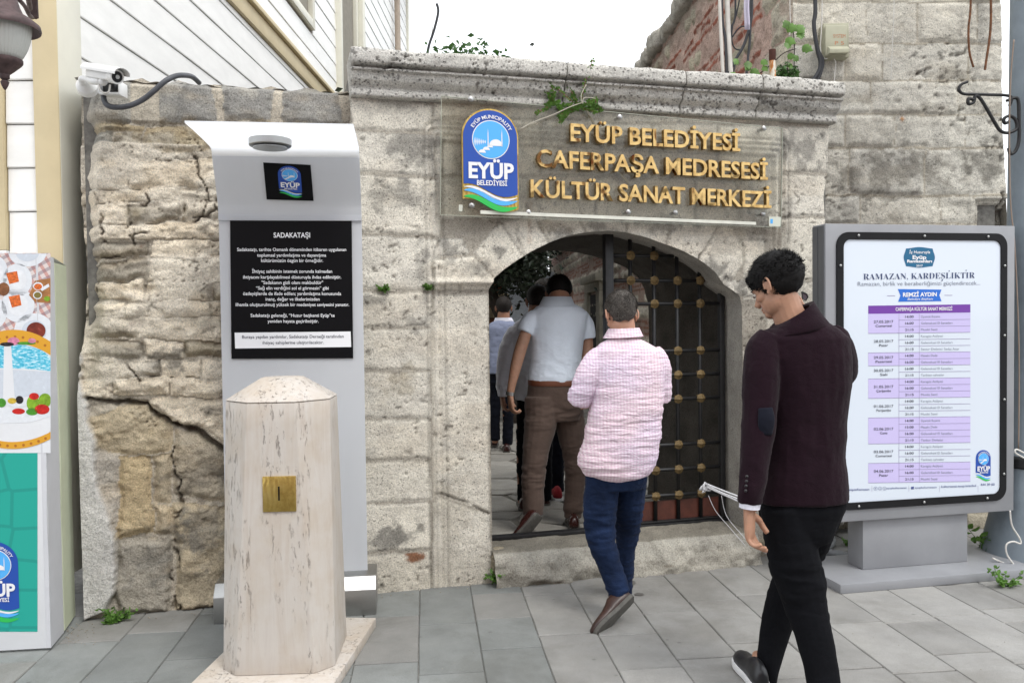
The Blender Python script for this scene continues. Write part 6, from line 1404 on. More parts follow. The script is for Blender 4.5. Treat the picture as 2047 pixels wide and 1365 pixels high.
s_ = math_n(n, l, 'MULTIPLY', math_n(n, l, 'ADD', band(0, .0165), band(2, .0165)), .5); r = ramp(n, [(.0, (.80, .71, .76)), (.5, (.75, .60, .67)), (1, (.67, .50, .60))]); l.new(s_, r.inputs[0]); nb_ = noise_node(n, l, 3, 2, .5, v); rb_ = ramp(n, [(.40, (.95, .97, 1.05)), (.6, (1.03, 1, .99))]); l.new(nb_.outputs[0], rb_.inputs[0]); c = mixc(n, l, 1.0, r.outputs[0], rb_.outputs[0], 'MULTIPLY'); l.new(c, p.inputs['Base Color'])
p.inputs['Roughness'].default_value = .85; p.inputs['Specular IOR Level'].default_value = .2; t = noise_node(n, l, 9, 5, .6, posvec(n, l, (1, 1, 3.2)), 1.5); b = bump(n, l, t.outputs[0], .7, .02); t2 = noise_node(n, l, 90, 3, .6, v); b = bump(n, l, t2.outputs[0], .4, .004, b); l.new(b, p.inputs['Normal']); M_PINK = m

# ---- man in the dark jacket, in front of the poster cabinet
Y = 3.25; pf_ = thing('person', gnd(1600, 1400), 'young man in a dark purple wool jacket and black trousers walking past the poster cabinet', 'man')
hd = Head(at(1555, 574, Y), (-.68, .73), 25, 4, 1.0)
mb = MB(); hd.skin(mb); limb(mb, [(1562, 590, Y, 31), (1572, 618, Y, 31), (1585, 650, Y, 33), (1598, 690, Y, 38)]); limb(mb, [(1598, 680, Y, 60), (1600, 800, Y, 62), (1602, 950, Y, 60), (1600, 1010, Y, 62)], sq=.8)
limb(mb, [(1568, 1010, 3.22, 26), (1590, 1110, 3.21, 24), (1612, 1215, 3.18, 19), (1650, 1420, 3.06, 13)]); limb(mb, [(1642, 1012, 3.30, 24), (1615, 1080, 3.37, 20), (1562, 1215, 3.48, 15), (1530, 1360, 3.465, 11)])
limb(mb, [(1530, 700, 3.2, 22), (1518, 830, 3.16, 20), (1506, 960, 3.12, 17), (1499, 1020, 3.10, 14)]); limb(mb, [(1660, 690, 3.3, 22), (1684, 740, 3.42, 18), (1640, 700, 3.62, 14), (1600, 640, 3.66, 12)])
hand(mb, at(1497, 1020, 3.10), (.06, .06, -1), (.50, .84, 0), (.84, -.50, .0), 1.10, (24, 30, 20), 1, .11, 20, (.7, 1.0, 1.3, 1.6))
hand(mb, at(1600, 640, 3.66), (-.3, 0, 1), (.5, -.8, 0), (-.6, -.6, 0), 1.0, (40, 40, 30))
garment('body', mb, .003, SK2, pf_, None, 2); hd.ears(pf_, SK2)
hd.hair(pf_, HB, .017, 5, 7500, .022, -.066, .050, .012, .0013, (0, .45, -.1), .9, 1.25)
mb = MB(); 
for i in range(9): hd.eball(mb, (-.04+.010*i, .088+.006*math.sin(i), .068+.006*math.cos(i*2)), (.009, .013, .010), 10, 7)
garment('hair_quiff', mb, .004, HB, pf_, lambda P, N: fbm(P[:, 0]*120, P[:, 1]*120, P[:, 2]*120, seed=3)*.004, 2)
for sg in (-1, 1):
    mb = MB(); hd.eball(mb, (sg*.031, .086, .002), (.009, .008, .0055)); mb.build('eye', flat_mat('eye_white', (.6, .57, .53), .2), pf_, smooth=True); mb = MB(); hd.eball(mb, (sg*.031, .093, .0), (.0055, .0045, .0055)); mb.build('iris', flat_mat('iris_brown', (.04, .02, .012), .1), pf_, smooth=True)
    mb = MB(); mb.tube([hd.w(sg*.012, .098, .020), hd.w(sg*.030, .096, .025), hd.w(sg*.048, .080, .020)], [.003, .0036, .002], 6); mb.build('eyebrow', HB, pf_, smooth=True)
mb = MB(); torso(mb, [(1562, 1630, 650, Y, .078, 636), (1530, 1666, 662, Y, .098, 654), (1512, 1694, 676, Y, .118), (1512, 1700, 712, Y, .13), (1526, 1696, 770, Y, .135), (1530, 1686, 840, Y, .13), (1522, 1684, 910, Y, .135), (1514, 1688, 960, Y, .14), (1512, 1690, 1000, Y, .142, 994)])
limb(mb, [(1540, 672, 3.21, 24), (1525, 705, 3.20, 35), (1521, 770, 3.17, 35), (1517, 850, 3.15, 33), (1509, 930, 3.12, 29), (1501, 975, 3.10, 25), (1499, 1004, 3.10, 23)]); limb(mb, [(1660, 668, 3.28, 26), (1676, 700, 3.32, 33), (1682, 745, 3.42, 27), (1655, 715, 3.58, 21), (1625, 670, 3.64, 17)])
def fj(P, N): return wr(P, 6, 6, 5, .004, 11)+wr(P, 14, 14, 5, .0018, 12)+fbm(P[:, 0]*160, P[:, 1]*160, P[:, 2]*160, seed=13, oct=2)*.0009
garment('jacket', mb, .006, M_JKT, pf_, fj, 4)
# fold-over collar
def band_rings(rows, th, mat, name, parent, n=36):
    mb = MB(); outer = [ring2(a, b, Yq, bb, n, 2.0) for a, b, Yq, bb in rows]; inner = [[(sum(r_, Vector())/len(r_))+(p-(sum(r_, Vector())/len(r_)))*(1-th) for p in r_] for r_ in outer]
    mb.rings(outer+list(reversed(inner)), cap=False); k = len(outer)*2; 
    for i in range(n): mb.f.append(((k-1)*n+i, (k-1)*n+(i+1) % n, (i+1) % n, i))
    return mb.build(name, mat, parent, smooth=True, sharp=1.2)
band_rings([((1543, 668), (1640, 650), Y, .085), ((1550, 650), (1618, 608), Y, .072), ((1545, 652), (1625, 602), Y, .077), ((1533, 663), (1640, 626), Y, .092), ((1521, 677), (1656, 646), Y, .116), ((1524, 680), (1653, 650), Y, .112)], .05, M_JKT, 'jacket_collar', pf_)
mb = MB(); mb.tube(catmull([at(1502, 996, 3.10), at(1499, 1006, 3.10), at(1498, 1015, 3.10)], 3), [pxm(21, 3.1)]*4+[pxm(20.5, 3.1)]*3, 18); mb.build('shirt_cuff', M_CUFF, pf_, smooth=True, sharp=.8)
mb = MB(); limb(mb, [(1530, 815, 3.095, 14), (1532, 840, 3.09, 17), (1530, 868, 3.095, 14)], 14, .5); mb.build('elbow_patch', cloth('navy_patch', (.008, .009, .016)), pf_, smooth=True)
for i in range(4): MB().ball(at(1493-i*.8, 952+i*9.5, 3.052), .0062, 8, 5).build('cuff_button', M_LEK, pf_, smooth=True)
mb = MB(); torso(mb, [(1520, 1688, 985, Y, .125), (1518, 1684, 1015, Y, .13), (1524, 1668, 1050, Y, .125), (1540, 1650, 1080, Y, .11)])
limb(mb, [(1568, 1010, 3.22, 49), (1584, 1100, 3.21, 51), (1597, 1160, 3.20, 48), (1612, 1215, 3.18, 42), (1630, 1280, 3.14, 36), (1644, 1350, 3.10, 33), (1655, 1440, 3.04, 33)]); limb(mb, [(1644, 1012, 3.30, 42), (1618, 1070, 3.36, 42), (1586, 1150, 3.44, 36), (1562, 1215, 3.48, 33), (1546, 1280, 3.48, 28), (1533, 1340, 3.46, 23), (1529, 1368, 3.46, 21)])
def fk(P, N):
    kz = np.exp(-((P[:, 2]-.52)/.14)**2)+.6*np.exp(-((P[:, 2]-.85)/.08)**2); return wr(P, 5, 5, 16, .007, 21)*kz+wr(P, 7, 7, 5, .003, 22)
garment('trousers', mb, .0065, M_TRK, pf_, fk, 4)
shoe(pf_, gnd(1524, 1384, 0), gnd(1469, 1314, 0)+Vector((0, 0, .012)), (0, 0, 1), M_LEK, M_SOLEW, 1.0, .028); shoe(pf_, gnd(1672, 1452, 0)+Vector((0, 0, .06)), gnd(1632, 1395, 0)+Vector((0, 0, .0)), (-.05, .25, 1), M_LEK, M_SOLEW, 1.0, .028)
MB().tube(catmull([at(1478, 1318, 3.60), at(1484, 1324, 3.58), at(1492, 1322, 3.6), at(1500, 1328, 3.57)], 4), .0045, 6).build('shoe_tassel', M_LEK, pf_, smooth=True)
mb = MB(); limb(mb, [(1508, 1350, 3.50, 11), (1512, 1330, 3.5, 12), (1518, 1310, 3.48, 14)]); mb.build('ankle', SK2, pf_, smooth=True)
gs = thing('sunglasses', at(1610, 592, 3.3), 'dark framed glasses held behind the head of the young man in the jacket', 'glasses'); lens = [at(x, y, 3.33) for x, y in ((1603, 583), (1613, 588), (1615, 594), (1611, 600), (1605, 598))]; MB().prism(lens, (0, .002, 0)).build('lens', flat_mat('smoky_lens', (.12, .10, .12), .1), gs); MB().tube(lens+[lens[0]], .0028, 6).build('frame', M_LEK, gs)

# ---- man in the pink checked shirt
Y = 4.32; pe = thing('person', gnd(1240, 1205), 'man with greying hair in pink checked shirt and blue jeans stepping up to the gateway', 'man')
hd = Head(at(1242, 630, Y-.02), (-.22, .97), 26, 0, .98)
mb = MB(); hd.skin(mb); limb(mb, [(1243, 640, Y, 25), (1246, 665, Y, 25), (1250, 700, Y, 24)]); limb(mb, [(1250, 720, Y, 40), (1252, 800, Y, 48), (1235, 940, Y, 42)], sq=.8)
limb(mb, [(1205, 950, 4.3, 26), (1200, 1060, 4.3, 22), (1238, 1180, 4.28, 13)]); limb(mb, [(1262, 950, 4.4, 26), (1252, 1060, 4.5, 20), (1248, 1180, 4.6, 12)])
limb(mb, [(1192, 720, 4.3, 15), (1165, 780, 4.3, 14), (1168, 806, 4.42, 12), (1200, 790, 4.62, 10)]); limb(mb, [(1318, 720, 4.34, 15), (1326, 790, 4.38, 13), (1300, 795, 4.6, 10)])
hand(mb, at(1200, 790, 4.62), (.6, .8, .1), (0, 0, 1), (.8, -.6, 0), 1.0, (30, 35, 25)); hand(mb, at(1300, 795, 4.6), (-.6, .8, .1), (0, 0, 1), (-.8, -.6, 0), 1.0, (30, 35, 25))
garment('body', mb, .0048, SK1, pe, None, 3); hd.ears(pe, SK1); hd.hair(pe, HG, .010, 9, 9000, .015, -.070, .055, .006, .0010, (0, -.2, -.4), .8)
mb = MB(); torso(mb, [(1219, 1277, 676, Y, .07), (1200, 1296, 686, Y, .085), (1184, 1322, 702, Y, .11), (1180, 1328, 730, Y, .125), (1184, 1326, 770, Y, .135), (1181, 1323, 815, Y, .14), (1172, 1319, 862, Y, .145), (1160, 1314, 905, Y, .15), (1154, 1308, 925, Y, .15), (1168, 1296, 944, Y, .14), (1192, 1272, 956, Y, .11)], 2.4)
limb(mb, [(1202, 705, 4.30, 18), (1188, 726, 4.30, 25), (1172, 762, 4.29, 26), (1160, 792, 4.30, 24), (1156, 804, 4.31, 22)]); limb(mb, [(1304, 702, 4.33, 18), (1315, 724, 4.34, 23), (1322, 760, 4.35, 20), (1324, 800, 4.37, 16)])
def fe(P, N):
    a = wr(P, 2.6, 3, 30, .0040, 31, True, 3)+wr(P, 4, 4, 9, .004, 32)+wr(P, 6, 6, 60, .0022, 33); return a*sstep(2.0, 1.2, P[:, 2]*1.25)+wr(P, 9, 9, 9, .002, 34)
garment('shirt', mb, .0062, M_PINK, pe, fe, 2)
band_rings([((1216, 676), (1282, 674), Y, .082), ((1219, 660), (1275, 657), Y, .068), ((1216, 657), (1278, 655), Y, .072), ((1205, 676), (1286, 672), Y, .094)], .04, M_PINK, 'shirt_collar', pe)
mb = MB(); torso(mb, [(1174, 1292, 925, Y, .12), (1170, 1294, 955, Y, .12), (1172, 1288, 975, Y, .11)])
limb(mb, [(1206, 950, 4.30, 35), (1200, 1010, 4.30, 33), (1200, 1060, 4.29, 28.5), (1207, 1095, 4.27, 25), (1222, 1140, 4.24, 22.5), (1237, 1178, 4.20, 21), (1242, 1192, 4.19, 19)]); limb(mb, [(1261, 955, 4.36, 32), (1258, 1010, 4.42, 28), (1253, 1065, 4.5, 23), (1248, 1110, 4.55, 20), (1246, 1160, 4.60, 18), (1246, 1190, 4.62, 17)])
def fjn(P, N): kz = np.exp(-((P[:, 2]-.42)/.13)**2)+.8*np.exp(-((P[:, 2]-.12)/.09)**2)+.3; return wr(P, 5, 5, 17, .007, 41)*kz+wr(P, 9, 9, 7, .003, 42)
garment('jeans', mb, .006, M_JEAN, pe, fjn, 3)
shoe(pe, at(1268, 1197, 4.16), gnd(1203, 1262), (-.45, .62, .5), M_LEB, M_SOLE, 1.0); shoe(pe, gnd(1240, 1199), gnd(1234, 1150), (0, 0, 1), M_LEB, M_SOLE, 1.0)
MB().tube(catmull([hd.w(-.082, -.02, .028), hd.w(-.086, -.002, .030), hd.w(-.084, .03, .026), hd.w(-.075, .07, .02)], 4), .003, 6).build('spectacle_arm', M_LEK, pe, smooth=True)

# ---- man in the pale polo shirt
Y = 5.55; pd_ = thing('person', gnd(1110, 1055, .13), 'man in a pale blue polo shirt, brown trousers and tan belt walking through the gateway', 'man')
hd = Head(at(1118, 590, Y+.12), (0.05, 1), 34, 0, 1.04)
mb = MB(); hd.skin(mb); limb(mb, [(1118, 590, Y+.08, 21), (1118, 612, Y+.04, 21), (1116, 640, Y+.02, 20)]); limb(mb, [(1114, 660, Y, 30), (1108, 750, Y, 28)], sq=.8); limb(mb, [(1085, 800, 5.53, 14), (1068, 930, 5.45, 13), (1062, 1035, 5.42, 10)]); limb(mb, [(1132, 800, 5.58, 14), (1150, 930, 5.62, 15), (1146, 1035, 5.62, 10)])
limb(mb, [(1060, 642, 5.51, 11), (1043, 690, 5.46, 12.5), (1032, 730, 5.42, 11.5), (1023, 770, 5.4, 8.5), (1020, 788, 5.4, 7.5)]); limb(mb, [(1171, 650, 5.59, 11), (1174, 700, 5.6, 12), (1168, 780, 5.5, 9)])
hand(mb, at(1020, 788, 5.4), (.08, .05, -1), (-.3, .95, 0), (.95, .3, 0), 1.05, (30, 40, 30)); hand(mb, at(1168, 782, 5.5), (0, .1, -1), (.3, .95, 0), (-.95, .3, 0), 1.05, (30, 40, 30))
garment('body', mb, .0048, SK2, pd_, None, 3); hd.ears(pd_, SK2); hd.hair(pd_, HB, .013, 14, 3200, .014, -.085, .055, .003, .0014, (0, -.3, -.6), .3)
mb = MB(); torso(mb, [(1086, 1144, 606, Y+.03, .07), (1070, 1161, 614, Y, .09), (1057, 1176, 628, Y, .11), (1057, 1172, 655, Y, .125), (1062, 1166, 690, Y, .13), (1061, 1162, 725, Y, .13), (1056, 1158, 755, Y, .135), (1058, 1154, 765, Y, .13)])
limb(mb, [(1072, 630, 5.53, 14), (1058, 644, 5.50, 17), (1048, 664, 5.48, 16)]); limb(mb, [(1160, 630, 5.56, 14), (1171, 650, 5.58, 16), (1176, 676, 5.59, 14.5)])
def fp(P, N): return wr(P, 6, 6, 6, .004, 51)+wr(P, 9, 9, 18, .003, 52)*sstep(1.5, 1.1, P[:, 2])
garment('polo_shirt', mb, .0068, M_POLO, pd_, fp, 3); band_rings([((1083, 612), (1146, 614), Y+.03, .080), ((1090, 594), (1138, 594), Y+.06, .068), ((1086, 593), (1142, 593), Y+.05, .074), ((1076, 613), (1152, 615), Y+.02, .100)], .04, M_POLO, 'polo_collar', pd_)
mb = MB(); torso(mb, [(1057, 1156, 758, Y, .128), (1054, 1160, 785, Y, .135), (1050, 1164, 812, Y, .135), (1056, 1160, 838, Y, .12)])
limb(mb, [(1082, 795, 5.5, 33), (1080, 850, 5.48, 32), (1070, 905, 5.45, 26), (1066, 950, 5.44, 23), (1066, 1000, 5.42, 22), (1066, 1028, 5.42, 21)]); limb(mb, [(1132, 800, 5.58, 31), (1142, 860, 5.6, 29), (1150, 920, 5.62, 23), (1149, 970, 5.63, 20), (1146, 1010, 5.63, 19), (1145, 1034, 5.63, 19)])
def fb(P, N): kz = np.exp(-((P[:, 2]-.55)/.13)**2)+np.exp(-((P[:, 2]-.92)/.09)**2)+np.exp(-((P[:, 2]-.22)/.06)**2)+.2; return wr(P, 5, 5, 15, .007, 61)*kz
garment('trousers', mb, .0065, M_BRT, pd_, fb, 3)
mb = MB(); torso(mb, [(1055, 1159, 758.5, Y, .137), (1055, 1159, 769, Y, .137)]); mb.build('belt', simple('tan_leather', (.15, .05, .024), .45), pd_, bevel=.002)
shoe(pd_, at(1080, 1036, 5.30)+Vector((0, 0, .02)), gnd(1040, 1078, .13)+Vector((0, 0, .0)), (-.3, .75, .5), M_LEM, M_SOLE, 1.0); shoe(pd_, gnd(1148, 1061, .13), gnd(1140, 1030, .13), (0, 0, 1), M_LEM, M_SOLE, 1.0)
wt = thing('wristwatch', at(1020, 786, 5.4), 'steel wristwatch on the left wrist of the man in the polo shirt', 'watch'); MB().tube([at(1021, 783, 5.4), at(1020, 790, 5.4)], .031, 16).build('bracelet', MAT_STEEL, wt, smooth=True, sharp=.8)

# ---- man in white long sleeves, half hidden
Y = 6.15; pb_ = thing('person', gnd(1040, 1022, .13), 'man in a loose white long sleeved shirt, half hidden left of the polo shirt', 'man')
hd = Head(at(1075, 604, Y), (0, 1), 20, 0, 1.0)
mb = MB(); hd.skin(mb); limb(mb, [(1075, 610, Y, 18), (1075, 640, Y, 22)]); limb(mb, [(1070, 650, Y, 32), (1066, 780, Y, 30)], sq=.8); limb(mb, [(1052, 790, Y, 18), (1046, 900, Y, 14), (1044, 1005, Y, 9)]); limb(mb, [(1082, 790, Y, 18), (1088, 900, Y, 14), (1090, 1000, Y+.1, 9)]); limb(mb, [(1022, 670, Y, 12), (1006, 780, Y, 8)]); limb(mb, [(1122, 670, Y, 12), (1130, 780, Y, 8)])
hand(mb, at(1004, 790, Y), (.1, .05, -1), (-.3, .95, 0), (.95, .3, 0), 1.0, (30, 40, 30)); hand(mb, at(1130, 785, Y), (0, .1, -1), (.3, .95, 0), (-.95, .3, 0), 1.0, (30, 40, 30))
garment('body', mb, .006, SK3, pb_, None, 3); hd.ears(pb_, SK3); hd.hair(pb_, HD, .011, 19, 1500, .012, -.06, .055, .003, .0016)
mb = MB(); torso(mb, [(1050, 1100, 634, Y, .07), (1030, 1122, 645, Y, .1), (1018, 1134, 664, Y, .12), (1024, 1126, 710, Y, .13), (1028, 1116, 770, Y, .14), (1030, 1114, 798, Y, .14)]); limb(mb, [(1034, 660, Y, 16), (1020, 690, Y, 19), (1010, 730, Y, 17), (1005, 770, Y, 13), (1004, 792, Y, 10)]); limb(mb, [(1118, 660, Y, 15), (1126, 720, Y, 16), (1130, 785, Y, 10)])
garment('shirt', mb, .0075, M_WSH, pb_, lambda P, N: wr(P, 6, 6, 9, .006, 71), 3)
mb = MB(); torso(mb, [(1032, 1110, 785, Y, .12), (1034, 1106, 830, Y, .12)]); limb(mb, [(1053, 820, Y, 21), (1050, 900, Y, 18), (1048, 1000, Y, 13)]); limb(mb, [(1086, 820, Y, 21), (1088, 900, Y, 17), (1090, 995, Y+.1, 13)]); garment('trousers', mb, .008, M_TRK, pb_, lambda P, N: wr(P, 6, 6, 12, .005, 72), 3)
shoe(pb_, gnd(1047, 1022, .13), gnd(1044, 1000, .13), (0, 0, 1), M_LEM, M_SOLE, 1.0); shoe(pb_, gnd(1090, 1012, .13), gnd(1090, 992, .13), (0, 0, 1), M_LEM, M_SOLE, 1.0)
# ---- man with red trainers, mostly hidden
Y = 6.6; pc_ = thing('person', gnd(1105, 1000, .13), 'man with red trainers, hidden behind the polo shirt except head top and feet', 'man')
hd = Head(at(1087, 590, Y), (0, 1), 16, 0, 1.02)
mb = MB(); hd.skin(mb); limb(mb, [(1088, 600, Y, 17), (1092, 630, Y, 20)]); limb(mb, [(1096, 640, Y, 30), (1098, 780, Y, 28)], sq=.8); limb(mb, [(1084, 780, Y, 16), (1086, 890, Y+.1, 12), (1088, 960, Y+.2, 8)]); limb(mb, [(1112, 780, Y, 16), (1112, 890, Y, 12), (1114, 980, Y, 8)])
hand(mb, at(1060, 780, Y), (0, .1, -1), (-.3, .95, 0), (.95, .3, 0), 1.0); limb(mb, [(1070, 650, Y, 11), (1060, 780, Y, 7)]); limb(mb, [(1126, 650, Y, 11), (1134, 780, Y, 7)]); hand(mb, at(1134, 780, Y), (0, .1, -1), (.3, .95, 0), (-.95, .3, 0), 1.0)
garment('body', mb, .006, SK3, pc_, None, 3); hd.ears(pc_, SK3); hd.hair(pc_, HG, .010, 23, 1500, .012, -.06, .055, .003, .0016)
mb = MB(); torso(mb, [(1070, 1112, 625, Y, .07), (1052, 1138, 645, Y, .11), (1060, 1134, 710, Y, .13), (1066, 1130, 790, Y, .13)]); garment('shirt', mb, .009, M_JEAN2, pc_, None, 3)
mb = MB(); torso(mb, [(1066, 1130, 780, Y, .12), (1068, 1128, 815, Y, .12)]); limb(mb, [(1084, 810, Y, 18), (1086, 890, Y+.1, 15), (1088, 962, Y+.2, 13)]); limb(mb, [(1113, 810, Y, 19), (1112, 890, Y, 17), (1112, 950, Y, 15), (1112, 982, Y, 15)]); garment('jeans', mb, .008, M_JEAN2, pc_, lambda P, N: wr(P, 6, 6, 12, .006, 82), 3)
M_REDC = cloth('red_canvas', (.22, .02, .025)); shoe(pc_, gnd(1116, 1002, .13), gnd(1108, 984, .13), (0, 0, 1), M_REDC, M_SOLEW, 1.0, .022); shoe(pc_, gnd(1090, 985, .13), gnd(1087, 968, .13), (0, 0, 1), M_REDC, M_SOLEW, 1.0, .022)
# ---- man far ahead in the courtyard
Y = 8.8; pa = thing('person', gnd(1000, 902, .13), 'man far ahead in the courtyard in a blue grey polo and black jeans', 'man')
hd = Head(at(1007, 617, Y), (.05, 1), 6, 0, 1.0)
mb = MB(); hd.skin(mb); limb(mb, [(1007, 625, Y, 12), (1006, 650, Y, 14)]); limb(mb, [(1003, 655, Y, 24), (1002, 740, Y, 22)], sq=.8); limb(mb, [(992, 750, Y, 13), (989, 820, Y, 10), (990, 885, Y, 6)]); limb(mb, [(1012, 750, Y, 13), (1014, 820, Y, 10), (1013, 890, Y, 6)]); limb(mb, [(978, 660, Y, 9), (968, 720, Y, 8), (966, 755, Y, 6)]); limb(mb, [(1030, 660, Y, 9), (1036, 720, Y, 8), (1036, 755, Y, 6)])
hand(mb, at(966, 756, Y), (0, .1, -1), (-.3, .95, 0), (.95, .3, 0), 1.0); hand(mb, at(1036, 756, Y), (0, .1, -1), (.3, .95, 0), (-.95, .3, 0), 1.0)
garment('body', mb, .007, SK3, pa, None, 3); hd.ears(pa, SK3); hd.hair(pa, HD, .012, 29, 1200, .014, -.06, .055, .003, .0018)
mb = MB(); torso(mb, [(992, 1022, 640, Y, .07), (980, 1030, 646, Y, .1), (974, 1036, 656, Y, .12), (976, 1032, 700, Y, .13), (974, 1030, 745, Y, .14)]); limb(mb, [(980, 654, Y, 8), (974, 675, Y, 9), (970, 695, Y, 8)]); limb(mb, [(1028, 654, Y, 8), (1034, 675, Y, 9), (1036, 695, Y, 8)]); garment('polo_shirt', mb, .009, M_BSH, pa, lambda P, N: wr(P, 6, 6, 9, .006, 91), 3)
band_rings([((989, 641), (1024, 641), Y, .075), ((991, 635), (1022, 635), Y, .07), ((990, 635), (1023, 635), Y, .072), ((987, 642), (1027, 642), Y, .082)], .05, M_CUFF, 'striped_collar', pa)
mb = MB(); torso(mb, [(978, 1026, 740, Y, .12), (978, 1027, 765, Y, .12)]); limb(mb, [(991, 765, Y, 13.5), (989, 820, Y, 11), (990, 880, Y, 9)]); limb(mb, [(1014, 765, Y, 13.5), (1016, 820, Y, 11), (1014, 888, Y, 10)]); garment('jeans', mb, .009, M_JEAN2, pa, lambda P, N: wr(P, 6, 6, 12, .006, 92), 3)
shoe(pa, gnd(989, 897, .13)+Vector((0, 0, .02)), gnd(987, 884, .13), (0, .2, 1), M_LEM, M_SOLE, 1.0); shoe(pa, gnd(1013, 906, .13), gnd(1012, 892, .13), (0, 0, 1), M_LEM, M_SOLE, 1.0)
# ================================================================== BEHIND THE GATE
fw = thing('courtyard_wall', (-1.5, 17.5, 0), 'brick and stone garden wall at the far end of the courtyard', 'wall')
FW = Plane((-6, 16.5, 0), (1, 0, 0)); rfw = random.Random(6)
MB().pbox(FW, 0, 5.85, .1, 2.25, -.5, -.02).build('wall_core', simple('red_mortar', (.30, .13, .075), .95, var=.2), fw)
mfs = simple('pale_stone', (.52, .43, .30), .9, var=.2, scale=5, bmp=.3); z = .15; row = 0
while z < 2.1:
    x = 3.2+(row % 2)*.2
    while x < 5.8: MB().pbox(FW, x, x+.34, z, z+.2, -.03, .01).build('pale_stone', mfs, fw, bevel=.015); x += .40
    z += .285; row += 1
MB().pbox(FW, 0, 5.95, 2.252, 2.36, -.6, .08).build('wall_coping', simple('mossy_coping', (.12, .13, .08), .9, var=.3), fw, bevel=.01)
fh = thing('far_house', (-2, 24, 0), 'pale rendered house with brick chimney glimpsed beyond the courtyard trees', 'house')
FH = Plane((-6, 24, 0), (1, 0, 0)); MB().pbox(FH, 0, 9, 0, 2.9, -4, 0).build('wall', simple('pale_render', (.55, .60, .66), .8), fh); MB().pbox(FH, 5.6, 6.3, 2.9, 3.6, -1.5, -.6).build('chimney', simple('brick_chimney', (.33, .14, .09), .9, var=.4, scale=6), fh)
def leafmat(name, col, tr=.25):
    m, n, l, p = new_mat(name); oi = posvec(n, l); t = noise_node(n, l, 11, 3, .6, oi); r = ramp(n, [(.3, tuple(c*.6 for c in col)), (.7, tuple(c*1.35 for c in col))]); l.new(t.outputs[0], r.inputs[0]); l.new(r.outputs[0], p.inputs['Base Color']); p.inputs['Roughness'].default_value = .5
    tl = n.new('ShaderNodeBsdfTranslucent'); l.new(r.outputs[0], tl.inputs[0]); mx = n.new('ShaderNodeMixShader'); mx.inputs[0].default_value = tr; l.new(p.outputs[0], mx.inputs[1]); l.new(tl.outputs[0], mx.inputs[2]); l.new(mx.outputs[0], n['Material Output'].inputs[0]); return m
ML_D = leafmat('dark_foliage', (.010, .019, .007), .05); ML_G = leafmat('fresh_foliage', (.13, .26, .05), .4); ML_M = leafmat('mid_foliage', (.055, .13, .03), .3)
M_BARK = simple('bark', (.045, .035, .028), .95, var=.4, scale=20, bmp=.8, stretch=(1, 1, .25))
def leaf_cloud(pts, size, rnd, droop=.4):
    V = []; F = []
    for p in pts:
        d = Vector((rnd.gauss(0, 1), rnd.gauss(0, 1), rnd.gauss(0, .6)-droop)).normalized(); s = d.cross(Vector((rnd.gauss(0, 1), rnd.gauss(0, 1), rnd.gauss(0, 1)))).normalized(); L = size*rnd.uniform(.6, 1.3); w_ = L*.28; b = len(V); u = d.cross(s)*L*.12
        V += [p, p+d*L*.45+s*w_+u, p+d*L, p+d*L*.45-s*w_+u]; F += [(b, b+1, b+2), (b, b+2, b+3)]
    return V, F
def tree(loc, h, cr, lab, seed, mat, nleaf, lsize, zc=None, flat=.6, trunk=.16, lean=0, xmax=99):
    r = random.Random(seed); o = thing('tree', loc, lab, 'tree'); loc = Vector(loc); mb = MB(); top = loc+Vector((lean, 0, h)); mb.tube(catmull([loc, loc+Vector((lean*.2+.1, 0, h*.35)), loc+Vector((lean*.6-.05, .1, h*.7)), top], 4), [trunk*(1-.06*i) for i in range(13)], 9)
    ends = []
    for i in range(14):
        t = r.uniform(.72, 1.0); p = loc.lerp(top, t); a = r.uniform(0, 2*math.pi); e = p+Vector((math.cos(a)*cr*r.uniform(.4, .9), math.sin(a)*cr*r.uniform(.4, .9), cr*r.uniform(-.05, .3))); mb.tube(catmull([p, p.lerp(e, .5)+Vector((0, 0, .15)), e], 4), [.06, .055, .05, .04, .035, .03, .025, .02, .012], 6); ends.append(e); ends.append(p.lerp(e, .6))
    mb.build('trunk', M_BARK, o, smooth=True); pts = []
    zc = h*.85 if zc is None else zc
    cl = [loc+Vector((r.gauss(0, .45)*cr+lean, r.gauss(0, .45)*cr, zc+r.gauss(0, .35)*cr*flat)) for _ in range(46)]+ends
    for _ in range(nleaf):
        c = r.choice(cl); k = cr*.36; q = c+Vector((r.gauss(0, k), r.gauss(0, k), r.gauss(0, k*.65)))
        if q.x < xmax+r.gauss(0, .05): pts.append(q)
    V, F = leaf_cloud(pts, lsize, r); me = mesh_pf(V, F); obj_from('crown', me, o, mat, 'stuff'); return o
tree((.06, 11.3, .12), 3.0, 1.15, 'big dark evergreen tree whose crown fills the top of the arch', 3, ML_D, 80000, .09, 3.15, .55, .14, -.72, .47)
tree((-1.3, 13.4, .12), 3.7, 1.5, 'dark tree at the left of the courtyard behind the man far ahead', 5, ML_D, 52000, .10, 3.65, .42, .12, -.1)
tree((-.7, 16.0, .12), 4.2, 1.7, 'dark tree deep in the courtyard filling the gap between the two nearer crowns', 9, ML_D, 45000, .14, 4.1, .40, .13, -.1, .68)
tree((-.9, 22.0, .12), 5.0, 2.6, 'farthest dark tree showing as a solid mass behind the courtyard crowns', 12, ML_D, 45000, .22, 4.8, .38, .13, -.1, .96)
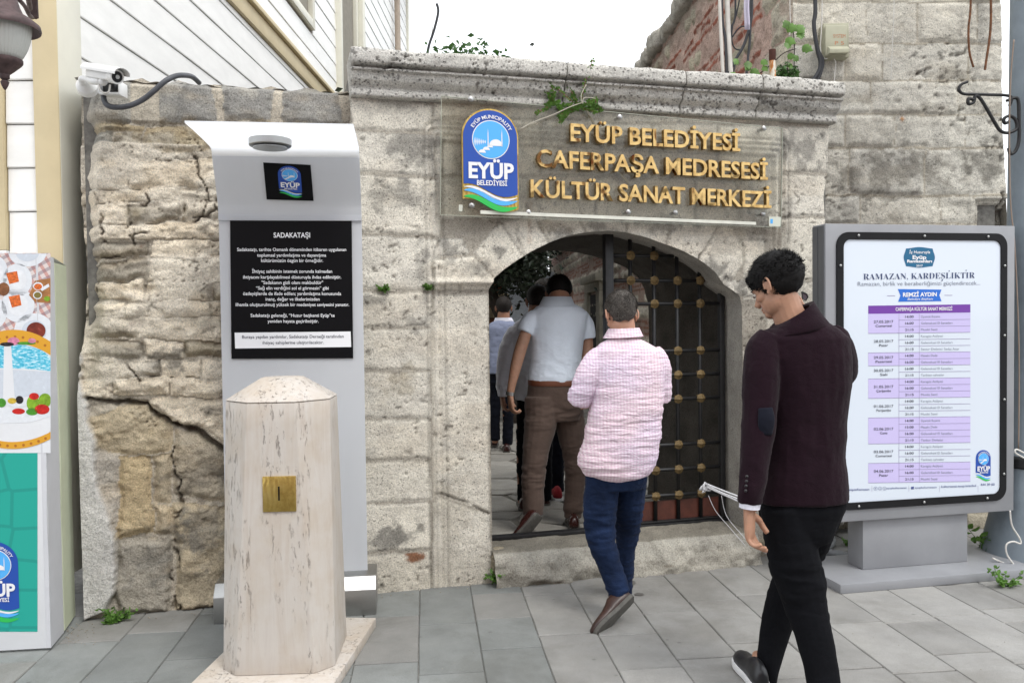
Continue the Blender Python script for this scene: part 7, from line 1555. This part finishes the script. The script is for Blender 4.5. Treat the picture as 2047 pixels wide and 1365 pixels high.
def sprigs(loc_fn, lab, name='shrub', cat='shrub', n=9, mat=None, seed=1, L=.4, ls=.05, per=26):
    r = random.Random(seed); base = loc_fn; o = thing(name, base, lab, cat); mb = MB(); pts = []
    for i in range(n):
        a = r.uniform(0, 2*math.pi); e = Vector(base)+Vector((math.cos(a)*L*r.uniform(.2, .9), math.sin(a)*L*.4, L*r.uniform(.5, 1.2))); c = catmull([Vector(base)+Vector((r.uniform(-.2, .2)*L, 0, 0)), Vector(base).lerp(e, .5)+Vector((0, 0, .05*L)), e], 5); mb.tube(c, .006*L/.4, 5)
        for _ in range(per): p = r.choice(c[3:]); pts.append(p+Vector((r.gauss(0, .05*L), r.gauss(0, .04*L), r.gauss(0, .05*L))))
    mb.build('stem', M_BARK, o, smooth=True); V, F = leaf_cloud(pts, ls, r); obj_from('leaves', mesh_pf(V, F), o, mat or ML_M, 'stuff'); return o
tb1 = tree(Vector((at(925, 400, 15).x, 15, 0)), 6.2, .62, 'small tree whose light top shows over the cornice by the white house', 8, ML_M, 2600, .13, 5.95, .7, .07)
# ================================================================== WEEDS AND CLIMBERS
def weed(px_, py_, lab, p=None, n=9, L=.09, lw=.016, mat=ML_G, seed=0, up=.8, cat='weed', spread=1.0, nrm=None, segs=3, hang=0):
    r = random.Random(seed+int(px_)); b = Vector(p) if p is not None else gnd(px_, py_); o = thing('weed', b, lab, cat); V = []; F = []; st = MB()
    for i in range(n):
        a = r.uniform(0, 2*math.pi); d = Vector((math.cos(a)*spread, math.sin(a)*spread*.6, up*r.uniform(.4, 1.3))); 
        if nrm is not None: d = d+Vector(nrm)*.6
        d.normalize(); l_ = L*r.uniform(.5, 1.2); c = catmull([b, b+d*l_*.6, b+d*l_+Vector((0, 0, -hang*l_))], 4); st.tube(c, .0016, 4)
        for k in range(segs*3):
            q = c[min(len(c)-1, 2+k % 7)]; dd = Vector((r.gauss(0, 1), r.gauss(0, 1)-.4, r.gauss(.2, .7))).normalized(); s = dd.cross(Vector((r.gauss(0, 1), r.gauss(0, 1), 1))).normalized(); ll = lw*r.uniform(1.2, 2.6); f0 = len(V); up_ = dd.cross(s)*ll*.15
            V += [q, q+dd*ll*.35+s*lw*.6+up_, q+dd*ll*.7+s*lw*.5+up_, q+dd*ll, q+dd*ll*.7-s*lw*.5+up_, q+dd*ll*.35-s*lw*.6+up_]; F += [(f0, f0+1, f0+2, f0+3), (f0, f0+3, f0+4, f0+5)]
    st.build('stem', ML_M, o, smooth=True); obj_from('leaves', mesh_pf(V, F), o, mat); return o
weed(238, 1240, 'grassy weed growing at the foot of the rubble wall', n=16, L=.10, lw=.012, seed=1); weed(222, 1246, 'low spreading weed beside the grassy one at the rubble wall foot', n=8, L=.05, lw=.014, seed=2)
weed(995, 1160, 'leafy weed growing from the left end of the doorstep', p=gnd(995, 1166)+Vector((0, -.03, .02)), n=14, L=.085, lw=.014, seed=3)
weed(768, 578, 'tiny green tuft in the wall joint beside the display panel', p=W.hit(768, 582, .005), n=9, L=.035, lw=.012, seed=4); weed(858, 576, 'tiny green tuft at the top of the cracked joint', p=W.hit(858, 578, .01), n=9, L=.035, lw=.012, seed=5)
weed(1697, 1090, 'small weed between the hose and the poster cabinet pedestal', n=9, L=.06, lw=.012, seed=6); weed(2010, 1172, 'weed at the front edge of the cabinet base plate', n=9, L=.12, lw=.016, seed=7); weed(1978, 1108, 'broad leaved weed against the foot of the lamp post', n=8, L=.16, lw=.028, seed=8)
# pellitory on the cornice
for i, (x, y, L, n_, lab) in enumerate(((1160, 213, .26, 9, 'tall pink stemmed wall plant growing up over the cornice'), (1105, 206, .12, 8, 'bushy wall plant spreading left under the cornice'), (1130, 222, .13, 8, 'hanging wall plant above the gold lettering'), (1185, 212, .06, 8, 'small wall plant right of the tall one'))):
    p_ = W.hit(x, y+4, .06); o = thing('wall_plant', p_, lab, 'wall plant', 'plants growing on the cornice'); r = random.Random(40+i); st = MB(); V = []; F = []
    for k in range(n_):
        dr = Vector((r.gauss(0, .35 if i == 0 else .9), -.25, 1 if i < 2 and k % 2 == 0 else r.uniform(-.7, .8))); 
        if i == 0 and k > 2: dr = Vector((r.gauss(0, .8), -.3, r.uniform(-.3, .5)))
        dr.normalize(); l_ = L*(1 if k < 3 else .45)*r.uniform(.7, 1.1); c = catmull([p_, p_+dr*l_*.5+Vector((r.gauss(0, .01), -.02, 0)), p_+dr*l_], 7); st.tube(c, .0022, 5)
        for q in c[2:]:
            for _ in range(3):
                dd = Vector((r.gauss(0, 1), r.gauss(0, .6)-.3, r.gauss(0, .6))).normalized(); s = dd.cross(Vector((0, 1, .4))).normalized(); ll = .016*r.uniform(.7, 1.4); f0 = len(V); V += [q, q+dd*ll*.5+s*ll*.4, q+dd*ll, q+dd*ll*.5-s*ll*.4]; F.append((f0, f0+1, f0+2, f0+3))
    st.build('stem', simple('red_stem', (.22, .09, .06), .7), o, smooth=True); obj_from('leaves', mesh_pf(V, F), o, ML_G)
# climber beside the rusty pipe
def vine(pts, Y, leaves, lab, seed, mat=ML_G, size=.055):
    r = random.Random(seed); P = catmull([at(x, y, Y) for x, y in pts], 6); o = thing('climbing_plant', P[0], lab, 'climbing plant', 'climbing plants behind the cornice'); MB().tube(P, .0035, 5).build('stem', M_BARK, o, smooth=True)
    for (x, y, s_) in leaves:
        b = at(x, y, Y-.03); a = r.uniform(-1, 1); dd = Vector((math.sin(a), -.35, -math.cos(a)*.8)).normalized(); s = dd.cross(Vector((0, 1, .1))).normalized(); L = size*s_; pr = [(0, 0), (.12, .22), (.35, .42), (.5, .30), (.62, .40), (.75, .18), (1, 0)]; up_ = Vector((0, -1, 0)); V = [b+dd*(t*L)+s*(w_*L)+up_*(-abs(w_)*L*.4) for t, w_ in pr]+[b+dd*(t*L)-s*(w_*L)+up_*(-abs(w_)*L*.4) for t, w_ in reversed(pr[1:-1])]; F = []
        n_ = len(pr); c0 = [b+dd*(t*L) for t, _ in pr]; V2 = [b+dd*(t*L)+s*(w_*L)-up_*(w_*L*.35) for t, w_ in pr]; V3 = [b+dd*(t*L)-s*(w_*L)-up_*(w_*L*.35) for t, w_ in pr]; VV = c0+V2+V3; F = [(i, i+1, n_+i+1, n_+i) for i in range(n_-1)]+[(i+1, i, 2*n_+i, 2*n_+i+1) for i in range(n_-1)]; obj_from('leaf', mesh_pf(VV, F, True), o, mat)
vine([(1460, 170), (1500, 158), (1535, 135), (1565, 108), (1590, 98)], 5.55, [(1475, 118, 1.1), (1495, 122, 1.3), (1500, 130, 1.2), (1522, 120, 1.1), (1470, 145, 1.2), (1485, 150, 1.3), (1500, 140, 1.4), (1512, 148, 1.2), (1492, 158, 1.3), (1525, 132, 1), (1530, 150, 1)], 'climber with broad green leaves between the cables and the rusty pipe', 51)
vine([(1585, 170), (1587, 140), (1588, 110), (1587, 75), (1582, 48)], 5.6, [(1572, 52, 1.6), (1580, 45, 1.5), (1593, 50, 1.6), (1600, 62, 1.4), (1570, 78, 1.5), (1576, 84, 1.2), (1604, 92, 1.5), (1596, 112, 1.2), (1574, 110, 1.1), (1580, 126, 1)], 'tall young climber rising against the ashlar wall right of the pipe', 52)
sprigs(at(1575, 178, 5.6), 'low dark green bush behind the cornice at the foot of the pipe', 'bush', 'bush', 14, ML_M, 9, .16, .045, 16)
# rusty pipe, cables, conduits, box
pp_ = thing('rusty_pipe', at(1545, 170, 5.5), 'white pipe stub with a rusty open top behind the cornice', 'pipe'); m, n, l, p = new_mat('rust_streaked_paint'); v = posvec(n, l, (1, 1, .25)); t = noise_node(n, l, 45, 4, .6, v); r = ramp(n, [(.45, (.62, .60, .52)), (.55, (.45, .17, .03)), (.7, (.25, .08, .02))]); l.new(t.outputs[0], r.inputs[0]); l.new(r.outputs[0], p.inputs['Base Color']); p.inputs['Roughness'].default_value = .8
pt0 = at(1546, 178, 5.5); pt1 = at(1544, 122, 5.5); pt2 = at(1544, 100, 5.5); MB().tube([pt0, pt1], .020, 14).build('pipe_shaft', m, pp_, smooth=True, sharp=.8)
mb = MB(); mb.lathe(pt1, [(.0205, 0), (.0225, .003), (.0225, (pt2-pt1).length), (.019, (pt2-pt1).length), (.018, .01)], 16, (pt2-pt1)); mb.build('pipe_socket', simple('deep_rust', (.07, .022, .014), .85, var=.4), pp_, smooth=True, sharp=.8)
MCW = simple('white_trunking', (.60, .57, .52), .6, var=.12)
for i, (pts, r_, mt, lab) in enumerate(((
    [(1437, -60), (1440, 40), (1446, 165)], .012, MCW, 'left white cable trunking on the corner of the old building'), ([(1452, -60), (1456, 60), (1462, 168)], .017, MCW, 'right white cable trunking with a broken end on the old building'),
    ([(1441, -60), (1444, 40), (1450, 80), (1453, 165)], .010, MAT_CABLE, 'black cable squeezed between the two white trunkings'), ([(1468, -60), (1470, 30), (1461, 60), (1458, 115)], .007, MAT_CABLE, 'dark cable hanging beside the right trunking'),
    ([(1482, -20), (1472, 30), (1465, 50), (1463, 80), (1469, 97), (1483, 99), (1492, 80), (1496, 60), (1485, 53), (1474, 60), (1464, 75)], .005, MAT_CABLE, 'black cable curled in a loop below the hanging cloth'),
    ([(1500, -60), (1503, 20), (1497, 60), (1485, 95), (1470, 120), (1455, 150), (1442, 168)], .010, MAT_CABLE, 'thick black cable sweeping down to the left behind the cornice'),
    ([(1498, -60), (1500, 30), (1499, 80), (1495, 120), (1490, 170)], .009, MAT_CABLE, 'black cable dropping straight down right of the loop'), ([(1470, 118), (1466, 145), (1452, 166)], .006, MAT_CABLE, 'short black cable end slanting behind the cornice'),
    ([(1627, -60), (1630, 20), (1627, 50), (1633, 95), (1640, 125), (1636, 145), (1622, 165), (1612, 180)], .015, MAT_CABLE, 'thick black cable running past the junction box'), ([(1634, 100), (1645, 122), (1640, 148), (1628, 170), (1618, 182)], .012, MAT_CABLE, 'black cable leaving the bottom of the junction box'),
    ([(1644, -60), (1643, 40), (1640, 95), (1645, 115), (1654, 118)], .0035, M_WHC, 'white string wire hanging left of the junction box'), ([(1667, 118), (1671, 128), (1669, 145), (1667, 175)], .003, M_WHC, 'short white wire below the junction box'),
    ([(1579, -60), (1579, 10), (1580, 60), (1577, 72)], .003, M_WHC, 'thin white string hanging over the young climber'), ([(1788, -60), (1787, 20), (1784, 90), (1781, 160)], .0025, M_WHC, 'long thin thread hanging down the ashlar wall'),
    ([(1942, -60), (1940, 20), (1936, 60), (1938, 105), (1946, 135)], .0075, MAT_RUST, 'left bent rusty rod hanging on the ashlar wall'), ([(1979, -60), (1981, 20), (1979, 70), (1971, 125), (1969, 140)], .0085, MAT_RUST, 'right bent rusty rod hanging on the ashlar wall'))):
    Yc = 5.86 if pts[0][0] > 1550 else 5.70
    cable('cable' if mt not in (MCW, MAT_RUST) else ('trunking' if mt is MCW else 'rod'), pts, Yc, r_, mt, lab, 'cable' if mt not in (MCW, MAT_RUST) else ('trunking' if mt is MCW else 'rod'), None, 8)
cl_ = thing('hanging_cloth', at(1492, 20, 5.6), 'strip of lilac white cloth hanging among the cables', 'cloth'); mb = MB(); rl = []
for i in range(9):
    y = -60+i*15; rl.append([at(1487.5+math.sin(i)*.8+dx, y, 5.62+.012*math.cos(dx)) for dx in (0, 3, 6, 9, 11)]+[at(1487.5+math.sin(i)*.8+dx, y, 5.635) for dx in (11, 9, 6, 3, 0)])
mb.rings(rl); mb.build('cloth', cloth('lilac_cloth', (.62, .58, .70)), cl_, smooth=True)
TB = Plane(T.pt(0, 0, .01), T.u); jb = thing('junction_box', T.hit(1670, 80, .05), 'beige electrical junction box with faded red writing on the ashlar wall', 'junction box')
def tbx(x0, x1, y0, y1, d0, d1, nm, mat, bev=.004): (a0, b0), (a1, b1) = T.sz(x0, y1, d1), T.sz(x1, y0, d1); return MB().pbox(T, a0, a1, b0, b1, d0, d1).build(nm, mat, jb, bevel=bev)
M_BX = simple('beige_plastic', (.42, .41, .30), .55, var=.08); tbx(1646, 1697, 46, 116, .0, .09, 'box_body', M_BX); tbx(1650, 1694, 50, 112, .0905, .125, 'box_lid', M_BX, .008)
mb = MB(); (a0, b0), (a1, b1) = T.sz(1655, 110, .13), T.sz(1694, 92, .13); mb.prism([T.pt(a0, b1, .126), T.pt(a0-.005, b0, .126), T.pt(a0, b0, .165), T.pt(a0+.004, b0+.03, .165)], T.u*(a1-a0)); mb.build('box_cover', M_BX, jb, bevel=.003)
mb = MB(); text_into(mb, T, 'SYSTEM', 1666, 1690, 76, 7, .1262, .0); text_into(mb, T, 'P 5', 1669, 1687, 90, 7, .1262, .0); mb.build('red_writing', flat_mat('faded_red', (.50, .20, .10)), jb)
# ================================================================== LANTERN, SECURITY CAMERAS, WALL CONDUIT
ln_ = thing('wall_lantern', at(8, 90, 3.55), 'bronze painted wall lantern with ribbed glass shade in the top left corner', 'lantern'); LY = 3.55; c0 = at(10, 180, LY); k = LY/FPX
M_BRZ = simple('worn_bronze', (.085, .055, .055), .6, .3, .45, 25, .25)
zz = lambda y: (180-y)*k
MB().lathe(c0, [(.001, zz(181)), (3*k, zz(178)), (6*k, zz(172)), (8*k, zz(165)), (5*k, zz(161)), (9*k, zz(157)), (9*k, zz(150)), (18*k, zz(142)), (26*k, zz(134)), (30*k, zz(130)), (33*k, zz(126)), (33*k, zz(120)), (28*k, zz(118))], 28).build('lower_collar', M_BRZ, ln_, smooth=True, sharp=.8)
m, n, l, p = new_mat('ribbed_glass'); p.inputs['Base Color'].default_value = (.55, .56, .53, 1); p.inputs['Roughness'].default_value = .25; p.inputs['Subsurface Weight'].default_value = .3; p.inputs['Subsurface Radius'].default_value = (.05, .05, .05); M_RG = m
rings_ = []
for r_, y in ((27, 121), (33, 112), (40, 98), (45, 82), (48, 66), (49, 50), (49, 40)): rings_.append([c0+Vector((math.cos(2*math.pi*i/120)*(r_+(1.3 if i % 3 == 0 else 0))*k, math.sin(2*math.pi*i/120)*(r_+(1.3 if i % 3 == 0 else 0))*k, zz(y))) for i in range(120)])
MB().rings(rings_).build('glass_shade', M_RG, ln_, smooth=True)
MB().lathe(c0, [(50*k, zz(44)), (66*k, zz(62)), (67*k, zz(58)), (65*k, zz(50)), (50*k, zz(38)), (36*k, zz(30)), (30*k, zz(16)), (26*k, zz(2)), (20*k, zz(-20)), (5*k, zz(-30))], 32).build('canopy', M_BRZ, ln_, smooth=True, sharp=.9)
mb = MB(); mb.tube(catmull([at(38, 0, 3.75), at(50, 14, 3.85), at(58, 30, 3.95), at(64, 36, 4.2)], 5), .010, 6); mb.tube(catmull([at(64, -40, 4.2), at(66, 0, 4.25), at(68, 36, 4.3)], 4), .022, 6); mb.tube(catmull([at(40, -30, 3.8), at(55, -6, 3.9), at(60, 18, 4.1)], 4), .012, 6); mb.build('wall_bracket', M_BRZ, ln_, smooth=True)
cm = thing('security_camera', at(205, 150, 4.12), 'white bullet security camera on a ball arm fixed to the rubble wall', 'security camera'); cY = 4.12
def cp(x, y, Y=cY): return at(120+x/6.823, 100+y/6.823, Y)
a = cp(415, 310, 4.18); b = cp(790, 372, 4.02); ax = (b-a).normalized(); upv = Vector((0, 0, 1)); sdv = ax.cross(upv).normalized(); upc = sdv.cross(ax).normalized(); L = (b-a).length
mb = MB(); mb.frame_box(a-sdv*.026-upc*.024, ax*L*.80, sdv*.052, upc*.050); mb.build('camera_body', MAT_WHITEP, cm, bevel=.006)
MB().lathe(a+ax*L*.78, [(.030, 0), (.034, .01), (.034, L*.2), (.028, L*.2), (.026, L*.2-.006)], 22, ax).build('lens_housing', MAT_WHITEP, cm, smooth=True, sharp=.7); MB().lathe(a+ax*(L*.98-.004), [(.026, 0), (.026, .001)], 20, ax).build('lens_glass', flat_mat('lens_black', (.015, .015, .018), .05), cm); MB().lathe(a+ax*(L*.985), [(.010, 0), (.010, .002)], 14, ax).build('lens_ring', MAT_STEEL, cm)
mb = MB(); rl = []
for t in (-.10, .2, .5, .8, 1.14):
    r_ = []
    for j in range(13): q = math.radians(-12+204*j/12); r_.append(a+ax*(L*t)+sdv*(.040*math.cos(q))+upc*(.016+.030*math.sin(q)+(.0 if t < 1 else .0)))
    r_ += [p_+((a+ax*(L*t)+upc*.01)-p_).normalized()*.003 for p_ in reversed(r_)]; rl.append(r_)
mb.rings(rl); mb.build('sun_shield', MAT_WHITEP, cm, smooth=True, sharp=.8)
mb = MB(); mb.tube(catmull([cp(560, 430, 4.12), cp(470, 430, 4.14), cp(400, 415, 4.17)], 4), [.018]*9, 12); mb.tube(catmull([cp(410, 415, 4.17), cp(340, 395, 4.19), cp(290, 400, 4.2), cp(310, 470, 4.22)], 4), [.015]*13, 12); mb.ball(cp(585, 435, 4.10), .021, 12, 8); mb.build('ball_arm', MAT_WHITEP, cm, smooth=True)
MB().lathe(W.hit(120+385/6.823, 100+535/6.823, -.03), [(.052, 0), (.052, .035), (.044, .046), (.018, .075), (.012, .1)], 26, W.n+Vector((0, 0, .35))).build('mounting_flange', MAT_WHITEP, cm, smooth=True, sharp=.6)
cm2 = thing('junction_bracket', cp(650, 530, 4.16), 'small grey framed camera housing with loose cable under the bullet camera', 'camera housing'); q0 = cp(520, 600, 4.14); 
mb = MB(); hx = cp(790, 605, 4.12)-q0; mb.frame_box(q0, hx, Vector((0, .09, 0)), Vector((0, 0, .010))); mb.frame_box(q0, hx.normalized()*.008, Vector((0, .09, 0)), Vector((0, 0, .068))); mb.frame_box(q0+hx, hx.normalized()*.008, Vector((0, .09, 0)), Vector((0, 0, .068))); mb.build('housing_frame', MAT_WHITEP, cm2, bevel=.002)
MB().frame_box(q0+Vector((.008, .03, .011)), hx*.93, Vector((0, .05, 0)), Vector((0, 0, .055))).build('housing_core', simple('dark_housing', (.05, .05, .05), .5), cm2, bevel=.006); MB().tube(catmull([cp(530, 470, 4.10), cp(545, 540, 4.09), cp(600, 590, 4.09), cp(665, 570, 4.09), cp(680, 480, 4.10)], 5), .0045, 6).build('loose_cable', M_WHC, cm2, smooth=True); MB().ball(cp(735, 510, 4.13), .020, 12, 8).build('lens', M_LEK, cm2, smooth=True)
cable('conduit', [(207, 188), (208, 200), (215, 211), (232, 215), (258, 212), (285, 200), (308, 182), (330, 163), (350, 153), (366, 151), (384, 154), (398, 166)], [4.18, 4.17, 4.16, 4.16, 4.17, 4.19, 4.2, 4.22, 4.27, 4.34, 4.5, 4.62], .0135, MAT_CONDUIT, 'dark grey flexible conduit curving over the top of the rubble wall', 'conduit', n=12)
cable('wire', [(873, 8), (876, 25), (868, 60), (858, 90), (852, 118)], 16.0, .025, MAT_CABLE, 'black wire dropping from the eave of the white house', 'wire'); cable('wire', [(868, 12), (864, 60), (856, 112)], 16.2, .008, M_WHC, 'thin pale wire beside the black eave wire', 'wire')
# litter, and shadow marks painted as dark patches on the paving near the step
dk_ = simple('shadow_dark', (.10, .095, .088), .5)
for i, (x, y, rx, ry) in enumerate(((1262, 1165, 9, 6), (1278, 1187, 11, 3.5), (1258, 1184, 5, 3))):
    r = random.Random(i); o = MB().poly([gnd(x+rx*math.cos(t)*r.uniform(.7, 1.1), y+ry*math.sin(t)*r.uniform(.7, 1.1), .0022) for t in [2*math.pi*k/16 for k in range(16)]]).build('painted_shadow', dk_, None, kind='stuff')
dl = MB(); r = random.Random(55)
for _ in range(420):
    t = r.random()
    if t < .3: p_ = W.pt(r.uniform(-1.4, 2.9), 0, r.uniform(.0, .10)**1); p_.z = .002
    elif t < .5: q = gnd(r.uniform(130, 190), r.uniform(1225, 1290)); p_ = q+Vector((0, 0, .002))
    else: p_ = gnd(r.uniform(0, 2047), r.uniform(1100, 1365))+Vector((0, 0, .002))
    if (p_-W.o).dot(W.n) < .0: continue
    s = r.uniform(.002, .006) if t < .5 else r.uniform(.001, .003); dl.frame_box(p_, (s, s*.3, 0), (-s*.4, s, 0), (0, 0, s*.6))
dl.build('grit', simple('grit', (.30, .27, .22), .9, var=.4, scale=90), None, kind='stuff')

# ================================================================== STREET BEHIND THE CAMERA (unseen house, added for the gold letters and the glass to mirror)
op_ = thing('reflection_house', (0, -12, 0), 'red brick house added across the street, mirrored in the polished gold letters', 'house')
OP = Plane((-9, -11, 0), (1, 0, 0)); OP.n = Vector((0, 1, 0))
MB().pbox(OP, 0, 18, 0, 7.5, -6, 0).build('wall', simple('red_facade', (.30, .10, .06), .9, var=.3, scale=3), op_)
mw_ = simple('dark_window', (.03, .035, .04), .1); mc_ = simple('cream_surround', (.62, .57, .45), .8); ma_ = simple('awning_cloth', (.50, .06, .04), .9)
for fx in range(6):
    for fz in (0, 1):
        a = 1.2+fx*2.8; b = .6+fz*3.6; wf = MB().pbox(OP, a-.15, a+1.45, b, b+2.4, .0, .08).build('window', mc_, op_); MB().pbox(OP, a, a+1.3, b+.15, b+2.25, .081, .1).build('pane', mw_, wf)
MB().frame_box((-8, -10.9, 2.9), (15, 0, 0), (0, 1.6, -.5), (0, 0, .06)).build('awning', ma_, op_)
